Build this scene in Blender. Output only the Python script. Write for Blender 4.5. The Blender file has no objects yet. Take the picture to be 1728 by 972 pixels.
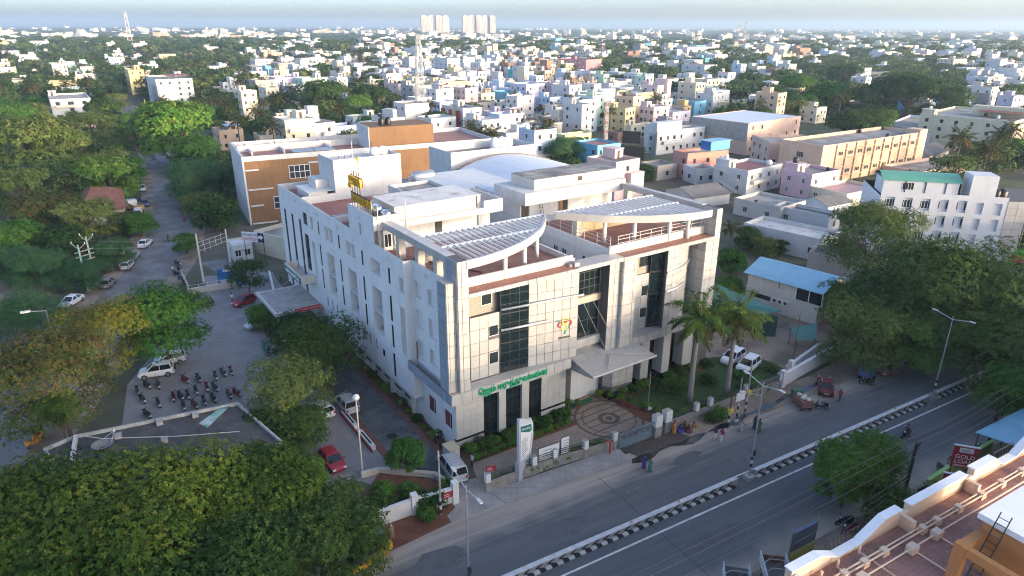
import bpy, math, random
import numpy as np
from mathutils import Vector, Matrix
R = math.radians
rng = random.Random(7)
scene = bpy.context.scene
COL = scene.collection

# ---------------------------------------------------------------- camera
CAM_H, FPX, CXP, CYP = 42.0, 1152.0, 864.0, 486.0
PITCH, ROLL = math.atan(444 / 1152.0), R(0.22)
_c, _s = math.cos(PITCH), math.sin(PITCH)
FW = Vector((0, _c, -_s)); _up = Vector((0, _s, _c)); _rt = Vector((1, 0, 0))
RT = math.cos(ROLL) * _rt + math.sin(ROLL) * _up
UP = -math.sin(ROLL) * _rt + math.cos(ROLL) * _up
cam = bpy.data.cameras.new('camera'); cam_o = bpy.data.objects.new('camera', cam); COL.objects.link(cam_o)
cam.sensor_width = 36.0; cam.lens = 36.0 * FPX / 1728.0; cam.clip_start = 0.5; cam.clip_end = 60000
cam_o.matrix_world = Matrix(((RT.x, UP.x, -FW.x, 0), (RT.y, UP.y, -FW.y, 0), (RT.z, UP.z, -FW.z, CAM_H), (0, 0, 0, 1)))
scene.camera = cam_o

# ---------------------------------------------------------------- sky, sun, exposure
SUN_AZ, SUN_EL = 119.0, 5.8            # degrees clockwise from the view direction (+Y), above the horizon
world = bpy.data.worlds.new('World'); scene.world = world; world.use_nodes = True
_nt = world.node_tree; _nt.nodes.clear()
_sky = _nt.nodes.new('ShaderNodeTexSky'); _sky.sky_type = 'NISHITA'; _sky.sun_disc = False
_sky.sun_elevation = R(SUN_EL); _sky.sun_rotation = R(SUN_AZ); _sky.altitude = 300
_sky.air_density = 0.42; _sky.dust_density = 3.3; _sky.ozone_density = 0.9
_bg = _nt.nodes.new('ShaderNodeBackground'); _bg.inputs['Strength'].default_value = 0.15
_ow = _nt.nodes.new('ShaderNodeOutputWorld')
_nt.links.new(_sky.outputs[0], _bg.inputs[0]); _nt.links.new(_bg.outputs[0], _ow.inputs[0])
sun = bpy.data.lights.new('sun', 'SUN'); sun_o = bpy.data.objects.new('sun', sun); COL.objects.link(sun_o)
sun.energy = 0.55; sun.angle = R(0.7); sun.color = (1.0, 0.70, 0.42)
_sd = Vector((math.sin(R(SUN_AZ)) * math.cos(R(SUN_EL)), math.cos(R(SUN_AZ)) * math.cos(R(SUN_EL)), math.sin(R(SUN_EL))))
sun_o.rotation_euler = _sd.to_track_quat('Z', 'Y').to_euler()
scene.view_settings.view_transform = 'Standard'; scene.view_settings.look = 'None'
scene.view_settings.exposure = 2.72; scene.view_settings.gamma = 1.0
scene.cycles.max_bounces = 6; scene.cycles.diffuse_bounces = 3; scene.cycles.glossy_bounces = 2
scene.cycles.transmission_bounces = 3; scene.cycles.transparent_max_bounces = 6; scene.cycles.volume_bounces = 0
scene.cycles.use_denoising = True; scene.cycles.filter_width = 1.1
scene.cycles.caustics_reflective = False; scene.cycles.caustics_refractive = False

# ---------------------------------------------------------------- measuring: photo pixel -> place on the ground (or at height z)
def pray(x, y): return (x - CXP) / FPX * RT + (CYP - y) / FPX * UP + FW
def G(x, y, z=0.0):
    d = pray(x, y); t = (z - CAM_H) / d.z
    return Vector((d.x * t, d.y * t, z))
def PX(p):
    v = Vector(p) - Vector((0, 0, CAM_H)); w = v.dot(FW)
    return (CXP + FPX * v.dot(RT) / w, CYP - FPX * v.dot(UP) / w, w)
def mpp(p): return PX(p)[2] / FPX        # metres per photo pixel at p

# ---------------------------------------------------------------- materials
MATS = {}
def mat(name, col, rough=0.75, var=0.10, scale=0.5, bump=0.0, bscale=6.0, metal=0.0, spec=0.4, streak=0.0, rand=0.0,
        col2=None, c2scale=0.15, c2lo=0.45, c2hi=0.6, lines=None, bricks=None, attr=None, emit=None):
    if name in MATS: return MATS[name]
    m = bpy.data.materials.new(name); m.use_nodes = True; MATS[name] = m
    nt = m.node_tree; N = nt.nodes; L = nt.links
    b = N['Principled BSDF']
    b.inputs['Roughness'].default_value = rough; b.inputs['Metallic'].default_value = metal
    b.inputs['Specular IOR Level'].default_value = spec
    tc = N.new('ShaderNodeTexCoord'); geo = N.new('ShaderNodeNewGeometry')
    pos = geo.outputs['Position']
    def noise(sc, det=4, vec=None, ro=0.55):
        n = N.new('ShaderNodeTexNoise'); n.inputs['Scale'].default_value = sc; n.inputs['Detail'].default_value = det
        n.inputs['Roughness'].default_value = ro; L.new(vec or pos, n.inputs['Vector']); return n.outputs['Fac']
    def mixc(f, a, c, mode='MIX'):
        x = N.new('ShaderNodeMix'); x.data_type = 'RGBA'; x.blend_type = mode
        if isinstance(f, (int, float)): x.inputs[0].default_value = f
        else: L.new(f, x.inputs[0])
        for sck, val in ((x.inputs[6], a), (x.inputs[7], c)):
            if isinstance(val, (tuple, list)): sck.default_value = (*val[:3], 1)
            else: L.new(val, sck)
        return x.outputs[2]
    def ramp(f, lo, hi, a=0.0, c=1.0):
        x = N.new('ShaderNodeMapRange'); L.new(f, x.inputs[0]); x.inputs[1].default_value = lo; x.inputs[2].default_value = hi
        x.inputs[3].default_value = a; x.inputs[4].default_value = c; return x.outputs[0]
    cur = tuple(col)
    if attr:
        a = N.new('ShaderNodeAttribute'); a.attribute_name = attr; cur = a.outputs['Color']
    if col2: cur = mixc(ramp(noise(c2scale, 5), c2lo, c2hi), cur, col2)
    if bricks:      # (sx, sy, mortar colour, mortar size, colour 2)
        br = N.new('ShaderNodeTexBrick'); L.new(tc.outputs['Object'], br.inputs['Vector'])
        br.inputs['Scale'].default_value = 1.0; br.inputs['Brick Width'].default_value = bricks[0]; br.inputs['Row Height'].default_value = bricks[1]
        br.inputs['Mortar Size'].default_value = bricks[3]; br.inputs['Mortar'].default_value = (*bricks[2], 1)
        br.inputs['Color2'].default_value = (*bricks[4], 1)
        if isinstance(cur, tuple): br.inputs['Color1'].default_value = (*cur, 1)
        else: L.new(cur, br.inputs['Color1'])
        cur = br.outputs['Color']
    if var:
        f = ramp(noise(scale, 5), 0.25, 0.75, 1 - var * 1.4, 1 + var * 0.9)
        cur = mixc(1.0, cur, f, 'MULTIPLY')
        f2 = ramp(noise(scale * 9, 3), 0.3, 0.7, 1 - var * 0.6, 1 + var * 0.5)
        cur = mixc(1.0, cur, f2, 'MULTIPLY')
    if streak:
        mp = N.new('ShaderNodeMapping'); mp.inputs['Scale'].default_value = (1.3, 1.3, 0.09); L.new(pos, mp.inputs['Vector'])
        f = ramp(noise(1.6, 5, mp.outputs[0], 0.7), 0.52, 0.78, 1.0, 1.0 - streak)
        cur = mixc(1.0, cur, f, 'MULTIPLY')
    if lines:       # horizontal grooves every lines[0] m
        sx = N.new('ShaderNodeSeparateXYZ'); L.new(pos, sx.inputs[0])
        md = N.new('ShaderNodeMath'); md.operation = 'MODULO'; L.new(sx.outputs[2], md.inputs[0]); md.inputs[1].default_value = lines[0]
        cp = N.new('ShaderNodeMath'); cp.operation = 'LESS_THAN'; L.new(md.outputs[0], cp.inputs[0]); cp.inputs[1].default_value = lines[1]
        cur = mixc(cp.outputs[0], cur, mixc(1.0, cur, (lines[2],) * 3, 'MULTIPLY'))
    if rand:
        oi = N.new('ShaderNodeObjectInfo'); cur = mixc(1.0, cur, ramp(oi.outputs['Random'], 0, 1, 1 - rand, 1 + rand * 0.6), 'MULTIPLY')
    if isinstance(cur, tuple): b.inputs['Base Color'].default_value = (*cur, 1)
    else: L.new(cur, b.inputs['Base Color'])
    if bump:
        bp = N.new('ShaderNodeBump'); bp.inputs['Strength'].default_value = bump; bp.inputs['Distance'].default_value = 0.05
        L.new(noise(bscale, 4), bp.inputs['Height']); L.new(bp.outputs[0], b.inputs['Normal'])
    if emit:
        b.inputs['Emission Color'].default_value = (*emit[:3], 1); b.inputs['Emission Strength'].default_value = emit[3]
    return m
def paint(col, key=None, **k):
    nm = key or 'paint_%02x%02x%02x' % tuple(int(max(0, min(1, c)) * 255) for c in col)
    k.setdefault('var', 0.09); k.setdefault('scale', 0.35); k.setdefault('streak', 0.16)
    return mat(nm, col, **k)

# ---------------------------------------------------------------- mesh building
class MB:
    def __init__(s): s.v = []; s.f = []; s.m = []
    def poly(s, pts, m=0):
        b = len(s.v); s.v += [tuple(p) for p in pts]; s.f.append(tuple(range(b, b + len(pts)))); s.m.append(m); return s
    def box(s, x0, x1, y0, y1, z0, z1, m=0, bottom=True):
        b = len(s.v)
        s.v += [(x0, y0, z0), (x1, y0, z0), (x1, y1, z0), (x0, y1, z0), (x0, y0, z1), (x1, y0, z1), (x1, y1, z1), (x0, y1, z1)]
        fs = [(4, 5, 6, 7), (0, 1, 5, 4), (1, 2, 6, 5), (2, 3, 7, 6), (3, 0, 4, 7)]
        if bottom: fs.append((3, 2, 1, 0))
        for f in fs: s.f.append(tuple(b + i for i in f)); s.m.append(m)
        return s
    def obox(s, c, X, Y, Z, m=0):          # centre and three half-vectors
        c, X, Y, Z = Vector(c), Vector(X), Vector(Y), Vector(Z); b = len(s.v)
        for sz in (-1, 1):
            for sx, sy in ((-1, -1), (1, -1), (1, 1), (-1, 1)): s.v.append(tuple(c + X * sx + Y * sy + Z * sz))
        for f in ((4, 5, 6, 7), (0, 1, 5, 4), (1, 2, 6, 5), (2, 3, 7, 6), (3, 0, 4, 7), (3, 2, 1, 0)):
            s.f.append(tuple(b + i for i in f)); s.m.append(m)
        return s
    def beam(s, p, q, w, h, m=0):          # rectangular bar from p to q, h measured upwards
        p, q = Vector(p), Vector(q); d = q - p
        if d.length < 1e-6: return s
        u = Vector((0, 0, 1)); sd = d.cross(u)
        if sd.length < 1e-5: sd = Vector((1, 0, 0))
        sd.normalize(); up = sd.cross(d).normalized()
        return s.obox((p + q) / 2, d / 2, -sd * w / 2, up * h / 2, m)
    def prism(s, poly, z0, z1, m=0, mt=None, cap=True):
        n = len(poly); b = len(s.v)
        s.v += [(p[0], p[1], z0) for p in poly] + [(p[0], p[1], z1) for p in poly]
        for i in range(n):
            j = (i + 1) % n; s.f.append((b + i, b + j, b + n + j, b + n + i)); s.m.append(m)
        if cap:
            s.f.append(tuple(range(b + n, b + 2 * n))); s.m.append(m if mt is None else mt)
            s.f.append(tuple(range(b + n - 1, b - 1, -1))); s.m.append(m)
        return s
    def tube(s, pts, r, n=6, m=0, cap=True):
        pts = [Vector(p) for p in pts]; k = len(pts); b = len(s.v)
        rs = list(r) if isinstance(r, (list, tuple)) else [r] * k
        ref = None
        for i, p in enumerate(pts):
            d = (pts[min(i + 1, k - 1)] - pts[max(i - 1, 0)])
            if d.length < 1e-9: d = Vector((0, 0, 1))
            d.normalize()
            if ref is None: ref = Vector((1, 0, 0)) if abs(d.x) < 0.9 else Vector((0, 1, 0))
            a = (ref - d * ref.dot(d))
            if a.length < 1e-4: a = d.orthogonal()
            a.normalize(); ref = a; c = d.cross(a)
            for j in range(n):
                t = 2 * math.pi * j / n; s.v.append(tuple(p + (a * math.cos(t) + c * math.sin(t)) * rs[i]))
        for i in range(k - 1):
            for j in range(n):
                j2 = (j + 1) % n
                s.f.append((b + i * n + j, b + i * n + j2, b + (i + 1) * n + j2, b + (i + 1) * n + j)); s.m.append(m)
        if cap:
            s.f.append(tuple(b + (k - 1) * n + j for j in range(n))); s.m.append(m)
            s.f.append(tuple(b + n - 1 - j for j in range(n))); s.m.append(m)
        return s
    def lathe(s, prof, n=12, m=0, c=(0, 0, 0)):     # prof: list of (r, z)
        b = len(s.v); k = len(prof)
        for r, z in prof:
            for j in range(n):
                t = 2 * math.pi * j / n; s.v.append((c[0] + r * math.cos(t), c[1] + r * math.sin(t), c[2] + z))
        for i in range(k - 1):
            for j in range(n):
                j2 = (j + 1) % n; s.f.append((b + i * n + j, b + i * n + j2, b + (i + 1) * n + j2, b + (i + 1) * n + j)); s.m.append(m)
        s.f.append(tuple(b + (k - 1) * n + j for j in range(n))); s.m.append(m)
        s.f.append(tuple(b + n - 1 - j for j in range(n))); s.m.append(m)
        return s
    def loft(s, rings, m=0, cap=True):              # rings of equal point count
        b = len(s.v); n = len(rings[0])
        for r in rings: s.v += [tuple(p) for p in r]
        for i in range(len(rings) - 1):
            for j in range(n):
                j2 = (j + 1) % n; s.f.append((b + i * n + j, b + i * n + j2, b + (i + 1) * n + j2, b + (i + 1) * n + j)); s.m.append(m)
        if cap:
            s.f.append(tuple(b + n - 1 - j for j in range(n))); s.m.append(m)
            e = b + (len(rings) - 1) * n; s.f.append(tuple(e + j for j in range(n))); s.m.append(m)
        return s
    def mesh(s, name, mats, smooth=False):
        me = bpy.data.meshes.new(name); me.from_pydata(s.v, [], s.f)
        for m in (mats if isinstance(mats, (list, tuple)) else [mats]): me.materials.append(m)
        if any(s.m): me.polygons.foreach_set('material_index', s.m)
        if smooth: me.polygons.foreach_set('use_smooth', [True] * len(s.f))
        me.update(); return me
    def build(s, name, mats, parent=None, loc=(0, 0, 0), rz=0.0, smooth=False):
        return link(name, s.mesh(name, mats, smooth), parent, loc, rz)
def link(name, data, parent=None, loc=(0, 0, 0), rz=0.0, mw=None):
    o = bpy.data.objects.new(name, data); COL.objects.link(o)
    if parent: o.parent = parent
    if mw is not None: o.matrix_local = mw
    else:
        o.location = loc
        if rz: o.rotation_euler = (0, 0, rz)
    return o
USED_LABELS = {}
def tag(o, label, cat, group=None, kind=None):
    o['label'] = label; o['category'] = cat
    if group: o['group'] = group
    if kind: o['kind'] = kind
    return o
def thing(name, label, cat, loc=(0, 0, 0), rz=0.0, group=None):
    o = link(name, None, None, loc, rz); o.empty_display_size = 0.5
    return tag(o, label, cat, group)
def struct(o, label=None):
    o['kind'] = 'structure'
    if label: o['label'] = label
    return o
def stuff(o, label=None):
    o['kind'] = 'stuff'
    if label: o['label'] = label
    return o
def copy_tree(o, parent=None):
    c = o.copy(); COL.objects.link(c)
    if parent is not None: c.parent = parent
    for ch in o.children: copy_tree(ch, c)
    return c
def FM(o, out, up=(0, 0, 1)):          # frame at o: x = right seen from outside, y = up, z = out
    out = Vector(out).normalized(); up = Vector(up); r = up.cross(out).normalized(); up = out.cross(r)
    m = Matrix.Identity(4)
    for i in range(3): m[i][0] = r[i]; m[i][1] = up[i]; m[i][2] = out[i]; m[i][3] = o[i]
    return m
def az2rz(az): return R(90 - az)       # local +x points along this azimuth

# wall with openings: local frame, u right / v up on the outside, openings [(u0,u1,v0,v1,depth,backmat or None)]
def wall_grid(mb, fm, u0, u1, v0, v1, ops, m=0, mrev=0):
    us = sorted({u0, u1, *[o[0] for o in ops], *[o[1] for o in ops]}); vs = sorted({v0, v1, *[o[2] for o in ops], *[o[3] for o in ops]})
    us = [u for u in us if u0 <= u <= u1]; vs = [v for v in vs if v0 <= v <= v1]
    P = lambda u, v, d=0.0: tuple(fm @ Vector((u, v, -d)))
    for i in range(len(us) - 1):
        for j in range(len(vs) - 1):
            uc, vc = (us[i] + us[i + 1]) / 2, (vs[j] + vs[j + 1]) / 2
            if not any(o[0] < uc < o[1] and o[2] < vc < o[3] for o in ops):
                mb.poly([P(us[i], vs[j]), P(us[i + 1], vs[j]), P(us[i + 1], vs[j + 1]), P(us[i], vs[j + 1])], m)
    for a, b, c, d, dep, back in ops:
        mb.poly([P(a, c), P(b, c), P(b, c, dep), P(a, c, dep)], mrev); mb.poly([P(a, d, dep), P(b, d, dep), P(b, d), P(a, d)], mrev)
        mb.poly([P(a, c), P(a, c, dep), P(a, d, dep), P(a, d)], mrev); mb.poly([P(b, c, dep), P(b, c), P(b, d), P(b, d, dep)], mrev)
        if back is not None: mb.poly([P(a, c, dep), P(b, c, dep), P(b, d, dep), P(a, d, dep)], back)
_wc = {}
def win(parent, fm, w, h, nx=2, ny=1, fmat=None, gmat=None, fw=0.06, dep=0.06, name='window'):
    """window frame at the middle-bottom of fm, with one pane of glass"""
    fmat = fmat or M_WFRAME; gmat = gmat or M_GLASS
    key = (round(w, 2), round(h, 2), nx, ny, fmat.name, gmat.name, fw)
    if key not in _wc:
        b = MB()
        b.box(-w / 2, w / 2, 0, fw, -dep / 2, dep / 2); b.box(-w / 2, w / 2, h - fw, h, -dep / 2, dep / 2)
        for i in range(nx + 1):
            x = -w / 2 + fw / 2 + (w - fw) * i / nx; b.box(x - fw / 2, x + fw / 2, fw, h - fw, -dep / 2, dep / 2)
        for j in range(1, ny):
            y = fw / 2 + (h - fw) * j / ny
            for i in range(nx):
                xa = -w / 2 + fw + (w - fw) * i / nx; xb = -w / 2 + (w - fw) * (i + 1) / nx
                b.box(xa, xb, y - fw / 2, y + fw / 2, -dep / 2, dep / 2)
        g = MB(); g.box(-w / 2 + 0.01, w / 2 - 0.01, 0.01, h - 0.01, -0.012, 0.012)
        _wc[key] = (b.mesh('window', fmat), g.mesh('pane', gmat))
    f = link(name, _wc[key][0], parent, mw=fm); link('pane', _wc[key][1], f)
    return f
_pc = {}
def panels(parent, fm, us, vs, mats, skip=(), thick=0.05, gap=0.05, name='panel', z=0.0):
    """cladding panels: every one an object, equal ones share their mesh"""
    for i in range(len(us) - 1):
        for j in range(len(vs) - 1):
            a, b, c, d = us[i] + gap / 2, us[i + 1] - gap / 2, vs[j] + gap / 2, vs[j + 1] - gap / 2
            if any(s[0] < (a + b) / 2 < s[1] and s[2] < (c + d) / 2 < s[3] for s in skip): continue
            mt = rng.choice(mats); key = (round(b - a, 3), round(d - c, 3), mt.name, thick)
            if key not in _pc:
                q = MB(); q.box(-(b - a) / 2, (b - a) / 2, -(d - c) / 2, (d - c) / 2, 0, thick); _pc[key] = q.mesh('panel', mt)
            link(name, _pc[key], parent, mw=fm @ Matrix.Translation(((a + b) / 2, (c + d) / 2, z)))
def text(s, size, m, parent, fm, ext=0.02, name='lettering', align='CENTER', sx=1.0):
    cu = bpy.data.curves.new('lettering', 'FONT'); cu.body = s; cu.size = size; cu.extrude = ext; cu.align_x = align; cu.align_y = 'CENTER'
    cu.resolution_u = 2
    tmp = bpy.data.objects.new('lettering', cu); COL.objects.link(tmp); bpy.context.view_layer.update()
    me = bpy.data.meshes.new_from_object(tmp.evaluated_get(bpy.context.evaluated_depsgraph_get())); bpy.data.objects.remove(tmp)
    me.materials.clear(); me.materials.append(m)
    return link(name, me, parent, mw=fm @ Matrix.Diagonal((sx, 1, 1, 1)))
def lin(a, b, n): return [a + (b - a) * i / n for i in range(n + 1)]

M_GLASS = mat('window_glass', (0.018, 0.026, 0.032), rough=0.08, var=0, spec=0.8)
M_GLASS2 = mat('tinted_glass', (0.008, 0.016, 0.02), rough=0.1, var=0.25, scale=0.7, spec=0.45)
M_WFRAME = mat('white_window_frame', (0.62, 0.62, 0.6), rough=0.5, var=0.05)
M_DFRAME = mat('dark_window_frame', (0.03, 0.03, 0.032), rough=0.5, var=0.05)
M_WHITE = mat('white_wall_paint', (0.63, 0.63, 0.625), var=0.06, streak=0.2, lines=(0.9, 0.035, 0.9))
M_WHITE2 = mat('white_plaster', (0.54, 0.53, 0.515), var=0.09, streak=0.26)
M_OFFW = mat('cream_plaster', (0.56, 0.51, 0.44), var=0.08, streak=0.2)
M_CONC = mat('concrete', (0.33, 0.32, 0.3), var=0.2, scale=0.9, streak=0.2, rough=0.9)
M_BLACK = mat('black_plastic', (0.015, 0.015, 0.016), rough=0.45, var=0.1)
M_METAL = mat('galvanised_steel', (0.42, 0.44, 0.46), rough=0.45, metal=0.6, var=0.1, scale=3)
M_DMETAL = mat('dark_painted_steel', (0.035, 0.037, 0.04), rough=0.55, var=0.15, scale=3)
M_TERRA = mat('terracotta_roof_tile', (0.30, 0.135, 0.10), rough=0.85, var=0.18, scale=0.5, col2=(0.24, 0.13, 0.105), c2scale=0.25, bricks=(0.35, 0.35, (0.16, 0.09, 0.075), 0.012, (0.33, 0.16, 0.12)))
# ================================================================ the setting: ground, roads, yards
RO = G(1263, 808); ROAD_RZ = R(30)
def RP(a, c, z=0.0):      # point by metres along the main road and across it (positive = camera side)
    return Vector((RO.x + a * math.sin(R(60)) + c * math.cos(R(60)), RO.y + a * math.cos(R(60)) - c * math.sin(R(60)), z))
HA = G(771.6, 763.5); H_RZ = R(90 - 55.8)
HE1 = Vector((math.sin(R(55.8)), math.cos(R(55.8)), 0)); HE2 = Vector((-math.cos(R(55.8)), math.sin(R(55.8)), 0))
def HP(s, t, z=0.0):      # point in the hospital's own frame
    return HA + HE1 * s + HE2 * t + Vector((0, 0, z))
def sheet(name, pts, z, m, thick=0.0):
    b = MB(); pts = [Vector(p) for p in pts]
    area = sum(pts[i].x * pts[(i + 1) % len(pts)].y - pts[(i + 1) % len(pts)].x * pts[i].y for i in range(len(pts)))
    if area < 0: pts.reverse()
    if thick: b.prism([(p.x, p.y) for p in pts], z - thick, z)
    else: b.poly([(p.x, p.y, z) for p in pts])
    return struct(b.build(name, m))
M_GROUND = mat('earth', (0.135, 0.115, 0.085), rough=0.95, var=0.25, scale=0.05, col2=(0.05, 0.068, 0.03), c2scale=0.012, c2lo=0.42, c2hi=0.55)
M_SOIL = mat('red_soil', (0.15, 0.062, 0.038), rough=0.95, var=0.25, scale=0.6, bump=0.4)
M_SAND = mat('dusty_ground', (0.31, 0.24, 0.185), rough=0.95, var=0.18, scale=0.5, bump=0.2, col2=(0.16, 0.12, 0.09), c2scale=0.25)
M_LAWN = mat('lawn', (0.035, 0.075, 0.018), rough=0.9, var=0.3, scale=1.2, bump=0.6, bscale=14)
M_SCRUB = mat('scrub_ground', (0.06, 0.075, 0.03), rough=0.95, var=0.3, scale=0.3, bump=0.6, col2=(0.14, 0.11, 0.075), c2scale=0.12, c2lo=0.5, c2hi=0.65)
M_PAVER = mat('grey_interlocking_pavers', (0.265, 0.25, 0.245), rough=0.9, var=0.14, scale=0.35, bricks=(0.22, 0.11, (0.17, 0.16, 0.16), 0.012, (0.30, 0.285, 0.28)), col2=(0.21, 0.195, 0.19), c2scale=0.12)
M_COBBLE = mat('dark_cobble_pavers', (0.16, 0.163, 0.17), rough=0.85, var=0.3, scale=0.9, bricks=(0.26, 0.14, (0.05, 0.05, 0.055), 0.015, (0.14, 0.145, 0.155)), col2=(0.07, 0.075, 0.085), c2scale=0.35)
M_REDPAV = mat('red_pavers', (0.185, 0.075, 0.065), rough=0.9, var=0.2, scale=0.5, bricks=(0.22, 0.11, (0.11, 0.06, 0.055), 0.012, (0.22, 0.095, 0.08)), col2=(0.13, 0.07, 0.065), c2scale=0.2)
M_BEIGE = mat('beige_pavers', (0.27, 0.215, 0.175), rough=0.9, var=0.14, scale=0.5, bricks=(0.4, 0.4, (0.17, 0.135, 0.11), 0.02, (0.30, 0.24, 0.195)))
M_DSTRIPE = mat('dark_brown_pavers', (0.115, 0.088, 0.072), rough=0.9, var=0.2, scale=0.6)
M_SLAB = mat('pavement_slabs', (0.30, 0.28, 0.265), rough=0.9, var=0.16, scale=0.6, bricks=(1.2, 0.9, (0.21, 0.195, 0.185), 0.025, (0.285, 0.265, 0.25)))
M_WET = mat('wet_driveway', (0.085, 0.068, 0.055), rough=0.45, var=0.25, scale=0.5, bricks=(1.3, 0.8, (0.045, 0.036, 0.03), 0.03, (0.10, 0.08, 0.065)))
M_WATER = mat('standing_water_film', (0.035, 0.032, 0.034), rough=0.12, var=0.3, scale=0.8)

b = MB(); b.poly([(-40000, -3000, 0), (40000, -3000, 0), (40000, 60000, 0), (-40000, 60000, 0)])
struct(b.build('ground', M_GROUND))

# asphalt whose dust grows towards its edges (local x along, y across)
def road_mat(name, half_l, half_r, base=(0.118, 0.121, 0.128), dust=(0.33, 0.28, 0.235)):
    m = bpy.data.materials.new(name); m.use_nodes = True; nt = m.node_tree; N = nt.nodes; L = nt.links
    bs = N['Principled BSDF']; bs.inputs['Roughness'].default_value = 0.85; bs.inputs['Specular IOR Level'].default_value = 0.3
    tc = N.new('ShaderNodeTexCoord'); sp = N.new('ShaderNodeSeparateXYZ'); L.new(tc.outputs['Object'], sp.inputs[0])
    mp = N.new('ShaderNodeMapping'); mp.inputs['Scale'].default_value = (0.06, 1.1, 1); L.new(tc.outputs['Object'], mp.inputs[0])
    n1 = N.new('ShaderNodeTexNoise'); n1.inputs['Scale'].default_value = 1.6; n1.inputs['Detail'].default_value = 6; L.new(mp.outputs[0], n1.inputs[0])
    n2 = N.new('ShaderNodeTexNoise'); n2.inputs['Scale'].default_value = 0.35; n2.inputs['Detail'].default_value = 6; L.new(tc.outputs['Object'], n2.inputs[0])
    n3 = N.new('ShaderNodeTexNoise'); n3.inputs['Scale'].default_value = 14; n3.inputs['Detail'].default_value = 2; L.new(tc.outputs['Object'], n3.inputs[0])
    def mth(op, a, b_=None):
        x = N.new('ShaderNodeMath'); x.operation = op
        for i, v in enumerate((a, b_)):
            if v is None: continue
            if isinstance(v, (int, float)): x.inputs[i].default_value = v
            else: L.new(v, x.inputs[i])
        return x.outputs[0]
    def mr(f, a, b_, c=0.0, d=1.0):
        x = N.new('ShaderNodeMapRange'); L.new(f, x.inputs[0]); x.inputs[1].default_value = a; x.inputs[2].default_value = b_; x.inputs[3].default_value = c; x.inputs[4].default_value = d; return x.outputs[0]
    y = mth('ADD', sp.outputs[1], mth('MULTIPLY', mth('SUBTRACT', n2.outputs[0], 0.5), 2.6))
    y = mth('ADD', y, mth('MULTIPLY', mth('SUBTRACT', n1.outputs[0], 0.5), 1.6))
    dl = mr(y, half_l - 0.9, half_l + 1.3); dr = mr(y, -half_r + 0.9, -half_r - 1.3)
    dd = mth('MAXIMUM', dl, dr)
    mx = N.new('ShaderNodeMix'); mx.data_type = 'RGBA'; L.new(dd, mx.inputs[0]); mx.inputs[6].default_value = (*base, 1); mx.inputs[7].default_value = (*dust, 1)
    mu = N.new('ShaderNodeMix'); mu.data_type = 'RGBA'; mu.blend_type = 'MULTIPLY'; mu.inputs[0].default_value = 1
    L.new(mx.outputs[2], mu.inputs[6]); L.new(mr(n1.outputs[0], 0.3, 0.7, 0.84, 1.14), mu.inputs[7])
    mv = N.new('ShaderNodeMix'); mv.data_type = 'RGBA'; mv.blend_type = 'MULTIPLY'; mv.inputs[0].default_value = 1
    L.new(mu.outputs[2], mv.inputs[6]); L.new(mr(n3.outputs[0], 0.3, 0.7, 0.88, 1.1), mv.inputs[7])
    L.new(mv.outputs[2], bs.inputs['Base Color'])
    return m
b = MB(); b.box(-140, 520, -11.0, 9.3, -0.1, 0.0)
struct(b.build('main_road', road_mat('asphalt_main', 5.9, 7.2), None, (RO.x, RO.y, 0.02), ROAD_RZ))
# painted lines
M_LINE = mat('road_paint', (0.62, 0.61, 0.58), rough=0.7, var=0.25, scale=1.5)
M_LINEW = mat('worn_road_paint', (0.16, 0.16, 0.163), rough=0.8, var=0.4, scale=2.0)
def rbox(name, a0, a1, c0, c1, z0, z1, m, parent=None):
    q = MB(); q.box(a0, a1, -c1, -c0, z0, z1)
    return q.build(name, m, parent, (RO.x, RO.y, 0) if parent is None else (0, 0, 0), ROAD_RZ if parent is None else 0)
struct(rbox('road_marking', -140, 500, 1.42, 1.62, 0.0, 0.026, M_LINE))
struct(rbox('road_marking', -140, 500, -0.95, -0.8, 0.0, 0.026, M_LINE))
for i in range(9): struct(rbox('road_marking', -48 + i * 9, -45.4 + i * 9, -4.35, -4.23, 0.0, 0.026, M_LINEW))
struct(rbox('road_marking', -40, 60, 5.1, 5.18, 0.0, 0.025, M_LINEW)); struct(rbox('road_marking', -40, 60, 5.9, 5.96, 0.0, 0.025, M_LINEW))
b = MB(); b.box(-12.86, -12.79, -8.5, 7.5, 0, 0.024)  # thin dark strip painted across the road as the shadow of a wire
struct(b.build('wire_shadow_strip', mat('painted_wire_shadow', (0.05, 0.05, 0.053), var=0.1), None, (RO.x, RO.y, 0), ROAD_RZ))

for i, (a, c, w_, d_) in enumerate(((-20, -3.2, 3.4, 1.3), (4, -2.6, 5.0, 0.9), (-9, 4.6, 4.2, 1.1), (15, 4.0, 6.0, 1.0), (-31, -5.2, 2.6, 1.5), (24, -3.6, 3.6, 1.2), (-3, -5.6, 2.2, 0.9))):     # tar patches
    sheet('tar_patch', [RP(a + w_ * math.cos(k * 0.7) * q_, c + d_ * math.sin(k * 0.7) * q_) for k in range(9) for q_ in (random.Random(i * 9 + k).uniform(0.7, 1.1),)], 0.0225, mat('tar_patch_%d' % (i % 2), ((0.110, 0.112, 0.118), (0.126, 0.128, 0.133))[i % 2], rough=0.9, var=0.2, scale=0.8))
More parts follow.
